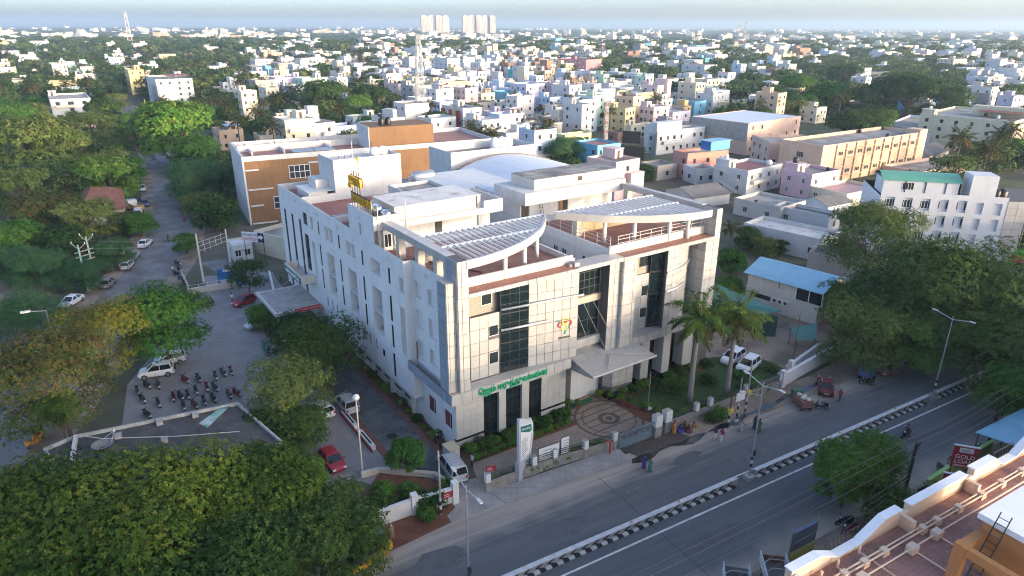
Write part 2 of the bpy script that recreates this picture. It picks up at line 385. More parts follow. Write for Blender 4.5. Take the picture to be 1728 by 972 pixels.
# side road and yards
def ribbon(name, ctr, hw, z, m):
    b = MB(); L_, R_ = [], []
    for i, p in enumerate(ctr):
        d = (ctr[min(i + 1, len(ctr) - 1)] - ctr[max(i - 1, 0)]).normalized(); n = Vector((-d.y, d.x, 0)); h = hw[i] if isinstance(hw, list) else hw
        L_.append(p + n * h); R_.append(p - n * h)
    for i in range(len(ctr) - 1): b.poly([(*R_[i].xy, z), (*R_[i + 1].xy, z), (*L_[i + 1].xy, z), (*L_[i].xy, z)])
    return struct(b.build(name, m))
def smooth_line(pts, k=6):
    out = []
    for i in range(len(pts) - 1):
        p0, p1, p2, p3 = pts[max(i - 1, 0)], pts[i], pts[i + 1], pts[min(i + 2, len(pts) - 1)]
        for j in range(k):
            t = j / k; out.append(0.5 * ((2 * p1) + (p2 - p0) * t + (2 * p0 - 5 * p1 + 4 * p2 - p3) * t * t + (3 * p1 - p0 - 3 * p2 + p3) * t ** 3))
    out.append(pts[-1]); return out
SIDE = smooth_line([G(-120, 830), G(20, 728), G(120, 600), G(228, 485), G(280, 410), G(290, 330), G(268, 250), G(222, 205), G(196, 172)])
M_ASPH2 = mat('old_asphalt', (0.19, 0.19, 0.195), rough=0.9, var=0.14, scale=0.3, col2=(0.14, 0.13, 0.125), c2scale=0.2)
ribbon('side_road_verge', SIDE, 7.2, 0.010, M_SAND)
ribbon('side_road', SIDE, 4.3, 0.018, M_ASPH2)
sheet('parking_lot', [G(345, 466), G(460, 460), HP(-2, 46), HP(-7, 40), HP(-6.8, -3), HP(-7, -6), G(610, 812), G(500, 830), G(380, 830), G(200, 760), G(215, 650), G(300, 545), G(340, 500)], 0.030, M_PAVER)
sheet('back_lane', [G(405, 480), HP(-1, 54), HP(-1, 80), HP(-10, 80)], 0.024, M_ASPH2)
sheet('driveway', [HP(-6.0, -8.5), HP(-1.9, -8.2), HP(-1.9, 26), HP(-6.0, 26)], 0.036, M_COBBLE)
sheet('red_paving', [HP(-6.8, -8.6), HP(-6.0, -8.5), HP(-6.0, 26), HP(-6.8, 26)], 0.040, M_REDPAV)
sheet('red_paving', [HP(-1.9, -3.0), HP(-1.2, -3.0), HP(-1.2, 26), HP(-1.9, 26)], 0.040, M_REDPAV)
sheet('red_paving', [HP(-8.5, 26), HP(-0.2, 26), HP(-0.2, 46), HP(-8.5, 46)], 0.042, M_REDPAV)
sheet('planting_bed', [HP(-1.2, -1.0), HP(-0.02, -1.0), HP(-0.02, 26), HP(-1.2, 26)], 0.045, M_SOIL)
# forecourt in front of the hospital
sheet('forecourt', [HP(-1.5, -7.6), HP(6.4, -7.2), HP(15, -9.0), HP(21.5, -9.3), HP(21.6, 4), HP(14.0, 4), HP(14, -1), HP(0.2, -2.6)], 0.036, M_BEIGE)
sheet('planting_bed', [HP(0.2, -2.6), HP(14, -2.9), HP(14, 0.0), HP(0.2, 0.0)], 0.050, M_SOIL)
sheet('lawn', [HP(21.4, -9.0), HP(45, -10.2), HP(45, -2.5), HP(39.5, 0.0), HP(21.4, 0.0)], 0.034, M_LAWN)
sheet('planting_bed', [HP(20.6, -6.4), HP(22.4, -9.0), HP(23.2, -9.0), HP(22.2, -3.0), HP(22.2, -0.2), HP(20.6, -0.2)], 0.054, M_SOIL)
sheet('planting_bed', [HP(23, -1.8), HP(37, -1.9), HP(37, 0.0), HP(23, 0.0)], 0.050, M_SOIL)
for i in range(9):
    t0 = 3.0 - i * 1.05
    b = MB(); b.box(14.3, 20.9, t0, t0 + 0.16, 0.0, 0.044); struct(b.build('paving_stripe', M_DSTRIPE, None, HA, H_RZ))
def ring(name, s, t, r0, r1, z, m, a0=0, a1=360):
    b = MB(); n = 40
    for i in range(n):
        p, q = R(a0 + (a1 - a0) * i / n), R(a0 + (a1 - a0) * (i + 1) / n)
        b.poly([(s + r0 * math.cos(p), t + r0 * math.sin(p), z), (s + r1 * math.cos(p), t + r1 * math.sin(p), z), (s + r1 * math.cos(q), t + r1 * math.sin(q), z), (s + r0 * math.cos(q), t + r0 * math.sin(q), z)])
    return struct(b.build(name, m, None, HA, H_RZ))
ring('paving_ring', 17.7, -3.9, 3.75, 4.05, 0.052, M_DSTRIPE); ring('paving_ring', 17.7, -3.9, 3.0, 3.15, 0.052, M_DSTRIPE)
ring('paving_ring', 17.7, -3.9, 0.75, 1.25, 0.056, M_DSTRIPE); ring('paving_ring', 17.7, -3.9, 0.42, 0.75, 0.058, M_BEIGE); ring('paving_ring', 17.7, -3.9, 0.0, 0.42, 0.060, M_DSTRIPE)
# pavement, wet drive and dusty yards along the road
sheet('pavement', [RP(-23.4, -11.0), RP(-8.0, -10.6), RP(-8.2, -8.1), RP(-22.8, -8.6)], 0.09, M_SLAB, 0.1)
sheet('entrance_apron', [RP(-30.2, -14.0), RP(-23.5, -13.5), RP(-22.8, -8.8), RP(-29.2, -8.8)], 0.05, M_SLAB)
sheet('gate_drive', [RP(-8.2, -10.7), RP(-1.2, -10.7), RP(0.4, -8.2), RP(-6.9, -7.8)], 0.052, M_WET)
sheet('dusty_verge', [RP(-0.9, -10.8), RP(24, -11.2), RP(52, -16), RP(52, -8.2), RP(18, -7.6), RP(0.6, -7.9)], 0.044, M_SAND)
_w = []
for i in range(26): _w.append(RP(-8.5 + i * 1.35, -7.65 + 0.5 * math.sin(i * 1.3) * (0.35 if i > 8 else 1) - max(0, i - 8) * 0.085))
for i in range(25, -1, -1): _w.append(RP(-8.0 + i * 1.3, -8.25 - 0.18 * math.sin(i * 2.1) - max(0, i - 8) * 0.09))
sheet('puddle', _w, 0.058, M_WATER)
sheet('dirt_yard', [HP(45, -10), HP(62, -9.3), HP(66, 2), HP(60, 18), HP(40, 18), HP(39, 0)], 0.03, M_SAND)
sheet('flower_bed', [G(612, 842), G(640, 800), G(735, 812), G(768, 858), G(745, 880), G(640, 898)], 0.16, M_SOIL, 0.15)
sheet('verge', [G(600, 915), G(640, 897), G(752, 868), G(762, 882), G(640, 940)], 0.06, M_SOIL)
sheet('scrub_land', [G(0, 470), G(190, 480), G(235, 420), G(262, 330), G(250, 260), G(180, 200), G(0, 220), Vector((-260, 200, 0)), Vector((-150, 80, 0)), G(0, 600)], 0.008, M_SCRUB)
sheet('dirt_clearing', [G(-60, 478), G(80, 470), G(105, 492), G(60, 506), G(-60, 512)], 0.014, M_SAND)
# ================================================================ the hospital
HOS = thing('hospital_building', 'large white and grey panelled hospital with curved slatted roof pergolas', 'hospital', HA, H_RZ)
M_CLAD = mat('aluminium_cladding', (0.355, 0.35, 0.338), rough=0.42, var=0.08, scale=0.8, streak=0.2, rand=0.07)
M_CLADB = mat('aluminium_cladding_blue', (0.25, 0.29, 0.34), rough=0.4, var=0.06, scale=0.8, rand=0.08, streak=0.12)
M_JOINT = mat('dark_joint_backing', (0.10, 0.095, 0.09), rough=0.8, var=0.1)
M_SIDING = mat('olive_grey_siding', (0.25, 0.235, 0.20), rough=0.6, var=0.06, lines=(0.22, 0.05, 0.62))
M_TILEW = mat('white_glazed_tile', (0.42, 0.41, 0.385), rough=0.4, var=0.05, rand=0.06, streak=0.08)
M_PLINTH = mat('black_granite', (0.018, 0.018, 0.02), rough=0.25, var=0.2, scale=3)
M_SLAT = mat('white_painted_slat', (0.66, 0.66, 0.65), rough=0.5, var=0.05)
M_PERG = mat('pergola_cladding', (0.41, 0.395, 0.375), rough=0.45, var=0.06, rand=0.06, streak=0.12)
M_ROOFC = mat('weathered_white_roof', (0.60, 0.58, 0.55), rough=0.9, var=0.12, scale=0.6, col2=(0.33, 0.29, 0.25), c2scale=0.5, c2lo=0.55, c2hi=0.72)
M_ROOFD = mat('stained_grey_roof', (0.30, 0.285, 0.26), rough=0.95, var=0.2, scale=0.5, col2=(0.17, 0.16, 0.145), c2scale=0.3)
X, Y, Z3 = Vector((1, 0, 0)), Vector((0, 1, 0)), Vector((0, 0, 1))
def hb(name, boxes, m, parent=None, mi=None):
    b = MB()
    for k, q in enumerate(boxes): b.box(*q, m=0 if mi is None else mi[k])
    return b.build(name, m, parent or HOS)
# ---- left flank: wall with its niches, slots and windows (u = -t)
ops = []; glaz = []
def op(t0, t1, z0, z1, dep, back=0, gl=None):
    ops.append((-t1, -t0, z0, z1, dep, back if gl is None else None))
    if gl: glaz.append((t0, t1, z0, z1, dep, gl))
for t in (35.2, 27.6, 20.0, 12.45):
    for z0, z1 in ((15.25, 17.1), (10.75, 13.85), (7.45, 10.3)): op(t - 0.28, t + 0.28, z0, z1, 0.10, gl=(1, 1))
op(12.2, 12.8, 3.7, 6.7, 0.1, gl=(1, 2))
for t in (50.5, 46.9, 43.35): op(t - 0.5, t + 0.5, 2.9 if t > 50 else 3.2, 15.6, 0.10, gl=(1, 9))
op(39.9, 41.8, 15.3, 17.1, 0.15, gl=(2, 1)); op(40.0, 41.9, 8.4, 13.9, 0.15, gl=(2, 3))
op(37.5, 38.75, 15.3, 17.1, 0.7); op(37.5, 38.75, 8.0, 13.5, 0.7)
for a, b_ in ((31.4, 32.8), (29.9, 31.25), (23.85, 25.2), (22.35, 23.7)): op(a, b_, 15.3, 17.1, 0.6)
for a, b_ in ((30.0, 32.8), (22.4, 25.2), (14.9, 17.7)): op(a, b_, 7.6, 13.5, 1.5)
op(14.85, 17.7, 15.2, 17.0, 1.2); op(8.9, 10.05, 15.2, 16.9, 0.9); op(8.95, 10.15, 7.55, 13.4, 0.9)
for i in range(10):
    t = 34.3 - i * 1.855; op(t - 0.25, t + 0.25, 5.0, 6.5, 0.12, gl=(1, 2))
op(15.1, 15.95, 5.0, 6.0, 0.15, gl=(1, 1))
fml = FM((-1, 0, 0), (-1, 0, 0))
b = MB(); wall_grid(b, fml, -53.0, -8.7, 3.05, 18.9, ops)
b.poly([(-1, 53, 3.05), (-1, 8.7, 3.05), (0, 8.7, 3.05), (0, 53, 3.05)][::-1])       # soffit
b.poly([(-1, 8.7, 3.05), (0, 8.7, 3.05), (0, 8.7, 18.9), (-1, 8.7, 18.9)])           # return towards the corner
b.poly([(-1, 53, 3.05), (-1, 53, 18.9), (20, 53, 18.9), (20, 53, 0), (0, 53, 0), (0, 53, 3.05)])
LW = b.build('left_wall', M_WHITE, HOS)
for t0, t1, z0, z1, dep, (nx, ny) in glaz:
    small = (t1 - t0) < 0.55 and z1 < 6.6
    win(HOS, FM((-1 + dep - 0.03, (t0 + t1) / 2, z0), (-1, 0, 0)), t1 - t0, z1 - z0, nx, ny, M_WFRAME if small else M_DFRAME, M_GLASS if small else M_GLASS2, 0.07 if small else 0.04)
# floors inside the tall niches and their sills
for a, b_ in ((30.0, 32.8), (22.4, 25.2), (14.9, 17.7)):
    hb('niche_slab', [(-0.95, 0.48, a + 0.01, b_ - 0.01, 10.35, 10.55)], M_WHITE2)
    hb('niche_divider', [(-0.1, 0.46, a + (b_ - a) * 0.62, a + (b_ - a) * 0.68, 10.56, 13.45)], M_WHITE2); hb('niche_divider', [(-0.1, 0.46, a + (b_ - a) * 0.62, a + (b_ - a) * 0.68, 7.65, 10.34)], M_WHITE2)
    hb('niche_parapet', [(-0.2, 0.45, a + 0.02, b_ - 0.02, 7.62, 7.95)], mat('stained_sill', (0.33, 0.27, 0.22), var=0.3, scale=2))
for t in (35.2, 27.6, 20.0, 12.45, 44.5, 5.5):
    for k in (-0.2, 0.2):
        z = 21.4 if t == 20.0 else 18.35
        hb('drain_spout', [(-1.08 if t > 8 else -0.08, -1.0 if t > 8 else 0.0, t + k - 0.03, t + k + 0.03, z - 0.45, z)], M_WHITE2)
# ---- recessed corner bay (t 0..8.7) with deep windows
ops2 = []
for t0, t1, z0, z1 in ((6.6, 8.3, 11.4, 13.5), (3.5, 5.35, 11.3, 13.5), (6.6, 8.3, 7.7, 10.0), (3.5, 5.35, 8.2, 10.0), (6.8, 8.5, 14.95, 16.8), (3.9, 5.3, 14.95, 16.8)): ops2.append((-t1, -t0, z0, z1, 0.9, 0))
for t0, t1, z0, z1 in ((4.5, 6.15, 2.1, 4.15), (0.9, 2.6, 2.05, 4.15)): ops2.append((-t1, -t0, z0, z1, 0.18, None))
fmc = FM((0, 0, 0), (-1, 0, 0)); b = MB(); wall_grid(b, fmc, -8.7, 0.0, 0.0, 18.9, ops2)
b.build('corner_wall', M_WHITE, HOS)
for t0, t1 in ((4.5, 6.15), (0.9, 2.6)):
    w_ = win(HOS, FM((0.16, (t0 + t1) / 2, 2.08), (-1, 0, 0)), t1 - t0, 2.05, 3, 1, M_WFRAME, M_GLASS, 0.07)
    q = MB()
    for k in range(7): q.box(-0.78 + k * 0.15, -0.66 + k * 0.15, 0.1, 1.9, 0.02, 0.05)
    q.build('curtain', mat('maroon_curtain', (0.17, 0.045, 0.05), var=0.2), w_)
for t0, t1, z0 in ((6.6, 7.4, 12.2), (3.5, 4.2, 11.9), (6.8, 7.5, 15.4)): win(HOS, FM((0.86, (t0 + t1) / 2, z0), (-1, 0, 0)), 0.6, 1.2, 1, 1)
hb('ground_wall', [(0.0, 0.3, 8.71, 53.0, 0.0, 3.04)], M_WHITE2)
for k in range(9): hb('basement_vent', [(-0.05, 0.0, 10.5 + k * 2.9, 12.3 + k * 2.9, 1.1, 1.35)], M_BLACK); 
for k in range(5): hb('buttress', [(-0.45, 0.0, 9.4 + k * 5.6, 9.9 + k * 5.6, 0.0, 3.04)], M_WHITE2)
# lower part of the overhang steps back at the corner: small return with a window
hb('overhang_step', [(-0.998, 0.0, 7.6, 8.69, 3.08, 6.3)], M_WHITE)
# blue-grey band that closes the balcony at first-floor level
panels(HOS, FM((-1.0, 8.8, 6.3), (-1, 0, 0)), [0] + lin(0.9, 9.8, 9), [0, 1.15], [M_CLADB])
hb('balcony_parapet', [(-0.99, -0.82, -0.95, 8.69, 6.32, 7.44)], M_JOINT); hb('balcony_floor', [(-0.98, -0.01, -0.9, 8.69, 6.5, 6.6)], mat('stained_sill', (0.3, 0.25, 0.2)))
hb('drain_pipe', [(-0.12, -0.01, 8.2, 8.32, 7.5, 9.6)], mat('rusty_pipe', (0.2, 0.1, 0.06), var=0.3))
# ---- front: band, low pylon, tall pylon
panels(HOS, FM((-1.0, -1.0, 6.3), (0, -1, 0)), lin(0, 15.2, 13), [0, 1.2], [M_CLAD]); 
hb('band', [(-0.97, 14.2, -0.98, 0.0, 6.32, 7.46)], M_JOINT)
hb('band_top', [(-1.0, 14.2, -1.03, 0.3, 7.5, 7.53)], M_CLAD)
hb('planter_recess', [(-0.75, -0.1, -0.85, -0.52, 7.531, 7.56)], mat('stained_sill', (0.3, 0.25, 0.2)))
hb('low_pylon', [(-0.97, -0.02, -0.46, 1.2, 7.55, 19.16)], M_JOINT)
vz = lin(7.55, 19.2, 9)
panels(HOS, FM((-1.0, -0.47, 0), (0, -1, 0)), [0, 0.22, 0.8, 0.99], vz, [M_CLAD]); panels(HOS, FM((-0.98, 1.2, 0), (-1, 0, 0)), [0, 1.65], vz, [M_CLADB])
hb('low_pylon_cap', [(-1.04, -0.01, -0.52, 1.22, 19.2, 19.24)], M_CLAD)
hb('tall_pylon', [(0.03, 1.17, -0.96, 1.2, 7.55, 21.37)], M_JOINT)
vz2 = lin(7.55, 21.4, 11)
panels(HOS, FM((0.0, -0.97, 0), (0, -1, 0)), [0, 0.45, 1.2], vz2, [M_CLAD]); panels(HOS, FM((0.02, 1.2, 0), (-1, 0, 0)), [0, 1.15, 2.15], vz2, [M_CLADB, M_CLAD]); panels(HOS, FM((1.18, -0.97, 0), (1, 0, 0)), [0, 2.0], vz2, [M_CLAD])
# ---- left wing front wall
def wall_seg(name, p, q, z0, z1, m, th=0.3):
    p, q = Vector((*p, 0)), Vector((*q, 0)); d = (q - p); n = Vector((d.y, -d.x, 0)).normalized()
    b = MB(); b.prism([p.xy, q.xy, (q - n * th).xy, (p - n * th).xy], z0, z1); return b.build(name, m, HOS)
def seg_frame(p, q, z=0):      # frame with u running from p to q, facing outwards (-y side)
    p, q = Vector((*p, z)), Vector((*q, z)); d = (q - p).normalized(); return FM(p, (d.y, -d.x, 0)), (q - p).length
wall_seg('siding_wall', (1.2, 1.05), (5.7, 1.05), 7.55, 17.5, M_SIDING)
fm_, L_ = seg_frame((2.15, 0.55), (5.65, 0.42)); wall_seg('panel_backing', (2.15, 0.58), (5.65, 0.45), 7.55, 14.6, M_JOINT, 0.42)
ZV = [7.55, 8.95, 10.35, 11.75, 13.2, 14.65]
for z0 in (8.9, 12.1, 15.4):
    if z0 < 15: win(HOS, fm_ @ Matrix.Translation((2.75, z0, 0.02)), 1.15, 1.35, 1, 1, M_WFRAME, M_GLASS, 0.05)
    else: win(HOS, FM((4.45, 1.03, 15.45), (0, -1, 0)), 1.25, 1.6, 1, 1, M_WFRAME, M_GLASS, 0.05)
panels(HOS, fm_, [0, 1.05, 2.1, 3.42, L_], ZV, [M_CLAD], skip=[(2.1, 3.42, 8.9, 10.3), (2.1, 3.42, 11.8, 13.2)], z=0.0)
fg, Lg = seg_frame((5.65, 0.38), (8.95, -0.08)); wall_seg('glass_backing', (5.65, 0.42), (8.95, -0.04), 7.6, 17.45, M_BLACK)
for k, (z0, z1) in enumerate(((7.62, 11.0), (11.0, 14.3), (14.3, 17.45))): win(HOS, fg @ Matrix.Translation((Lg / 2, z0, 0.05)), Lg, z1 - z0, 3, 3, M_DFRAME, M_GLASS2, 0.05, name='curtain_wall')
fw_, Lw = seg_frame((8.95, -0.05), (14.9, -0.95)); wall_seg('panel_backing', (8.95, -0.02), (14.88, -0.9), 7.5, 17.5, M_JOINT)
panels(HOS, fw_, lin(0, Lw, 6), [7.52, 8.7, 9.9, 11.1, 12.3, 13.5, 14.7, 15.9, 17.48], [M_CLAD])
hb('wing_side', [(14.6, 14.86, -0.6, 3.0, 7.5, 17.48)], M_CLAD)
for z0, (pa, pb) in ((14.95, ((5.6, 0.05), (15.3, -1.35))), (12.65, ((5.6, 0.05), (11.3, -0.8)))):
    b = MB(); b.tube([(pa[0], pa[1], z0), (pb[0], pb[1], z0)], 0.14, 8); b.build('steel_bar', mat('brushed_steel', (0.62, 0.62, 0.62), rough=0.35, metal=0.7, var=0.05), HOS, smooth=True)
# emblem on the wall: two rings, two crescents, leaves and the word under it
EM = link('emblem', None, HOS, mw=fw_ @ Matrix.Translation((4.35, 11.75, 0.08)))
def ringm(cx, cy, r0, r1, m, a0=0, a1=360, th=0.06):
    b = MB(); n = 24
    for i in range(n):
        p, q = R(a0 + (a1 - a0) * i / n), R(a0 + (a1 - a0) * (i + 1) / n)
        c = [(cx + r * math.cos(a), cy + r * math.sin(a)) for r, a in ((r0, p), (r1, p), (r1, q), (r0, q))]
        b.prism(c, 0, th)
    return b.build('emblem_ring', m, EM)
M_EY = mat('emblem_yellow', (0.62, 0.47, 0.12), var=0.03); M_ER = mat('emblem_maroon', (0.30, 0.04, 0.06), var=0.03); M_EG = mat('emblem_green', (0.02, 0.22, 0.14), var=0.03)
ringm(0.1, 0.42, 0.28, 0.42, M_EY); ringm(-0.02, -0.28, 0.28, 0.42, M_EY); ringm(0.52, 0.1, 0.22, 0.40, M_ER, -75, 110); ringm(-0.48, 0.05, 0.2, 0.36, M_ER, 80, 285); ringm(0.1, 0.42, 0.05, 0.24, M_ER, 190, 330, 0.05)
for pts in (((-1.0, 0.75), (-0.4, 0.35), (-0.55, 0.25)), ((0.1, -0.66), (-0.05, -1.15), (0.1, -1.15), (0.35, -0.6)), ((0.25, -0.55), (0.95, 0.0), (0.6, -0.4), (0.35, -0.62))):
    b = MB(); b.prism(pts, 0, 0.05); b.build('emblem_leaf', M_EG, EM)
text('HOSPITAL', 0.34, mat('dark_lettering', (0.05, 0.05, 0.055), var=0), EM, Matrix.Translation((0.05, -1.55, 0.02)))
# ledge over the wing and inner parapet
def ledge(s0, s1):
    hb('ledge', [(s0, s1, -0.98, 0.7, 17.5, 17.9)], M_CONC); hb('ledge_tiles', [(s0, s1, -0.85, 0.7, 17.9, 17.93)], M_TERRA)
ledge(1.18, 15.2); panels(HOS, FM((1.2, -0.98, 17.5), (0, -1, 0)), lin(0, 14.0, 14), [0, 0.46], [M_CLAD])
hb('roof_parapet', [(1.18, 15.3, 0.7, 0.95, 17.9, 18.85)], M_OFFW)
# ---- ground floor of the left wing
hb('ground_floor_core', [(0.3, 14.3, 0.35, 8.0, 0.0, 6.3)], M_BLACK)
for (a, c, n) in ((0.0, 3.35, 4), (10.9, 14.35, 4)):
    hb('pier_backing', [(a + 0.02, c - 0.02, 0.04, 0.4, 0.0, 6.28)], M_JOINT); panels(HOS, FM((a, 0.03, 0), (0, -1, 0)), lin(0, c - a, n), [0.62, 0.9] + lin(1.55, 6.05, 6), [M_TILEW], thick=0.03, gap=0.02); hb('pier_plinth', [(a - 0.02, c + 0.02, -0.06, 0.38, 0.0, 0.6)], M_PLINTH); hb('pier_stripe', [(a - 0.01, c + 0.01, -0.03, 0.38, 1.25, 1.5)], M_PLINTH)
for a, c in ((5.2, 6.1), (8.2, 9.15)):
    hb('column', [(a, c, -0.1, 0.36, 0.0, 6.28)], M_TILEW); hb('column_plinth', [(a - 0.04, c + 0.04, -0.14, 0.34, 0.0, 0.6)], M_PLINTH)
for a, c in ((3.37, 5.2), (6.1, 8.2), (9.15, 10.88)): win(HOS, FM(((a + c) / 2, 0.3, 0.6), (0, -1, 0)), c - a, 5.65, 2, 3, M_DFRAME, M_GLASS2, 0.05)
# the name in green letters on the band
text('\u0bc6\u0b9c\u0bae\u0bcd \u0bae\u0bb0\u0bc1\u0ba4\u0bcd\u0ba4\u0bc1\u0bb5\u0bae\u0bc8\u0ba9', 0.98, mat('green_lettering', (0.02, 0.36, 0.16), var=0.02, rough=0.4), HOS, FM((6.45, -1.12, 6.95), (0, -1, 0)), 0.09, sx=0.78)
# ---- centre: recess with two big windows, slab over it, canopy, steps
hb('centre_slab', [(14.86, 21.3, -0.97, 1.2, 17.5, 17.98)], M_CLAD); panels(HOS, FM((14.9, -0.97, 17.5), (0, -1, 0)), lin(0, 6.4, 6), [0, 0.48], [M_CLAD])
hb('centre_wall', [(14.86, 19.8, 1.0, 1.3, 6.6, 17.48)], M_SIDING)
win(HOS, FM((17.25, 0.95, 13.6), (0, -1, 0)), 4.6, 3.8, 6, 4, M_DFRAME, M_GLASS2, 0.07, name='curtain_wall'); win(HOS, FM((17.25, 0.95, 8.5), (0, -1, 0)), 4.6, 4.2, 3, 2, M_DFRAME, M_GLASS2, 0.06, name='curtain_wall')
hb('spandrel', [(14.9, 19.7, 0.8, 1.0, 12.75, 13.55)], mat('bronze_spandrel', (0.36, 0.31, 0.25), var=0.06)); hb('sill_band', [(14.9, 19.7, 0.6, 1.0, 7.4, 8.45)], M_CLAD)
hb('centre_pier', [(19.72, 21.38, -0.4, 2.0, 6.6, 17.48)], M_JOINT); fmp = FM((19.7, -0.4, 0), (0, -1, 0)); panels(HOS, fmp, [0, 0.8, 1.68], lin(6.7, 17.48, 8), [M_CLAD])
hb('right_pier', [(21.42, 23.4, -0.92, 2.0, 6.6, 17.48)], M_JOINT); panels(HOS, FM((21.4, 1.2, 0), (-1, 0, 0)), [0, 1.0, 2.15], lin(6.7, 17.48, 8), [M_CLADB, M_CLAD]); panels(HOS, FM((21.4, -0.93, 0), (0, -1, 0)), [0, 1.55, 2.0], lin(6.7, 17.48, 8), [M_CLAD])
# canopy: sloping deck with a curved underside
b = MB(); sec = [(3.2, 7.15), (-1.2, 6.6), (-3.9, 6.25), (-4.0, 6.0), (-2.6, 5.75), (-0.6, 5.55), (1.2, 5.6), (3.2, 5.9)]
b.loft([[(14.9, y, z) for y, z in sec], [(24.4, y, z) for y, z in sec]][::-1]); b.build('canopy', M_CLAD, HOS)
panels(HOS, FM((14.92, 3.2, 7.18), Vector((0, -0.124, 1)).normalized(), (0, 1, 0)) @ Matrix.Rotation(math.pi, 4, 'Z') @ Matrix.Translation((-9.46, 0, 0)), lin(0, 9.46, 5), [0.0, 1.45, 2.9, 4.35], [M_CLAD], thick=0.02)
b = MB(); b.tube([(14.8, -4.0, 6.2), (24.5, -4.0, 6.2)], 0.13, 8); b.build('canopy_edge', M_CLAD, HOS)
for i in range(4):
    b = MB(); b.tube([(15.7 + i * 1.35, 0.75, 13.0), (16.9 + i * 1.9, -2.2, 6.75)], 0.024, 5); b.build('tie_rod', M_CONC, HOS)
b = MB(); b.tube([(17.2, -3.7, 6.45), (19.6, -1.6, 6.72), (24.2, -3.7, 6.45)], 0.06, 5); b.build('canopy_rib', M_CLAD, HOS)
for i in range(7):
    hb('step', [(14.4, 19.2, 1.0 + i * 0.55, 5.4, 0.06 + i * 0.17, 0.22 + i * 0.17)], mat('cream_stone_step', (0.50, 0.42, 0.29), var=0.1) if i % 2 else mat('brown_stone_step', (0.30, 0.23, 0.16), var=0.1))
hb('green_mat', [(14.8, 19.0, 0.1, 0.95, 0.05, 0.075)], mat('green_carpet', (0.02, 0.11, 0.05), var=0.2))
hb('entrance_wall', [(14.3, 24.4, 5.4, 5.7, 0.0, 6.6)], M_PLINTH); hb('entrance_side', [(14.1, 14.34, 0.4, 5.4, 0, 6.3)], M_TILEW)
win(HOS, FM((20.6, 5.36, 1.3), (0, -1, 0)), 3.4, 3.6, 4, 2, M_WFRAME, M_GLASS2, 0.08, name='entrance_door')
b = MB(); b.prism([(20.5, 1.9), (20.5, 0.6), (21.2, -0.3), (24.3, -0.6), (24.3, 1.9)], 0.55, 5.7); b.build('right_lobby', M_JOINT, HOS)
panels(HOS, FM((21.22, -0.3, 0), Vector((-0.097, -1, 0))), lin(0, 3.1, 3), [1.3, 1.5] + lin(1.7, 5.7, 5), [M_TILEW], thick=0.03); fm2, L2 = seg_frame((20.5, 0.6), (21.2, -0.32)); panels(HOS, fm2, [0, L2], [1.3, 1.5] + lin(1.7, 5.7, 5), [M_TILEW], thick=0.03)
hb('lobby_plinth', [(20.4, 27.0, -0.9, 2, 0.0, 0.52)], M_PLINTH)
# ---- right wing front
hb('band', [(23.4, 37.1, -0.97, 0.0, 6.4, 7.5)], M_JOINT); panels(HOS, FM((23.4, -0.98, 6.4), (0, -1, 0)), lin(0, 13.8, 12), [0, 1.1], [M_CLAD]); hb('band_top', [(23.4, 37.1, -1.02, 0.9, 7.52, 7.55)], M_CLAD)
wall_seg('siding_wall', (23.4, 0.75), (27.0, 0.75), 14.6, 17.5, M_SIDING); fm_, L_ = seg_frame((23.45, 0.6), (26.9, 0.45)); wall_seg('panel_backing', (23.45, 0.63), (26.9, 0.48), 7.55, 14.6, M_JOINT)
panels(HOS, fm_, [0, 1.1, 2.3, L_], ZV, [M_CLAD], skip=[(2.3, 3.6, 8.9, 10.3), (2.3, 3.6, 11.8, 13.2)])
for z0 in (8.95, 11.8): win(HOS, fm_ @ Matrix.Translation((2.88, z0, 0.02)), 1.1, 1.35, 1, 1, M_WFRAME, M_GLASS, 0.05)
win(HOS, FM((26.2, 0.72, 15.5), (0, -1, 0)), 1.5, 1.7, 2, 1, M_DFRAME, M_GLASS, 0.06)
fg, Lg = seg_frame((26.9, 0.35), (28.3, -0.15)); wall_seg('glass_backing', (26.9, 0.4), (28.3, -0.1), 7.6, 17.45, M_BLACK)
for z0, z1 in ((7.62, 11.9), (12.0, 14.7), (14.8, 17.45)): win(HOS, fg @ Matrix.Translation((Lg / 2, z0, 0.04)), Lg, z1 - z0, 1, 1, M_DFRAME, M_GLASS2, 0.05, name='curtain_wall')
cur = [(28.3 + 6.5 * k / 6, -0.95 + 2.5 * (k / 6) ** 1.9) for k in range(7)]
for k in range(6):
    wall_seg('panel_backing', (cur[k][0], cur[k][1] + 0.03), (cur[k + 1][0], cur[k + 1][1] + 0.03), 7.55, 17.48, M_JOINT); fm_, L_ = seg_frame(cur[k], cur[k + 1]); panels(HOS, fm_, [0, L_], lin(7.55, 17.48, 9), [M_CLAD])
for z0, n in ((14.75, 7), (12.4, 5)):
    b = MB(); b.tube([(c[0], c[1] - 0.22, z0) for c in cur[:n]], 0.12, 8); b.build('steel_bar', mat('brushed_steel', (0.62, 0.62, 0.62)), HOS)
hb('end_pylon', [(34.85, 37.17, -0.92, 1.5, 0.0, 17.48), (36.2, 37.17, -0.92, 1.5, 17.48, 21.3)], M_JOINT); panels(HOS, FM((34.8, -0.93, 0), (0, -1, 0)), [0, 1.35, 2.4], lin(6.0, 17.48, 9), [M_CLAD]); panels(HOS, FM((34.83, 1.5, 0), (-1, 0, 0)), [0, 1.2, 2.42], lin(7.55, 17.48, 8), [M_CLAD]); panels(HOS, FM((36.15, -0.93, 0), (0, -1, 0)), [0, 1.05], lin(17.48, 21.35, 3), [M_CLAD]); panels(HOS, FM((36.2, 1.5, 0), (-1, 0, 0)), [0, 1.2, 2.4], lin(17.95, 21.35, 3), [M_CLAD])
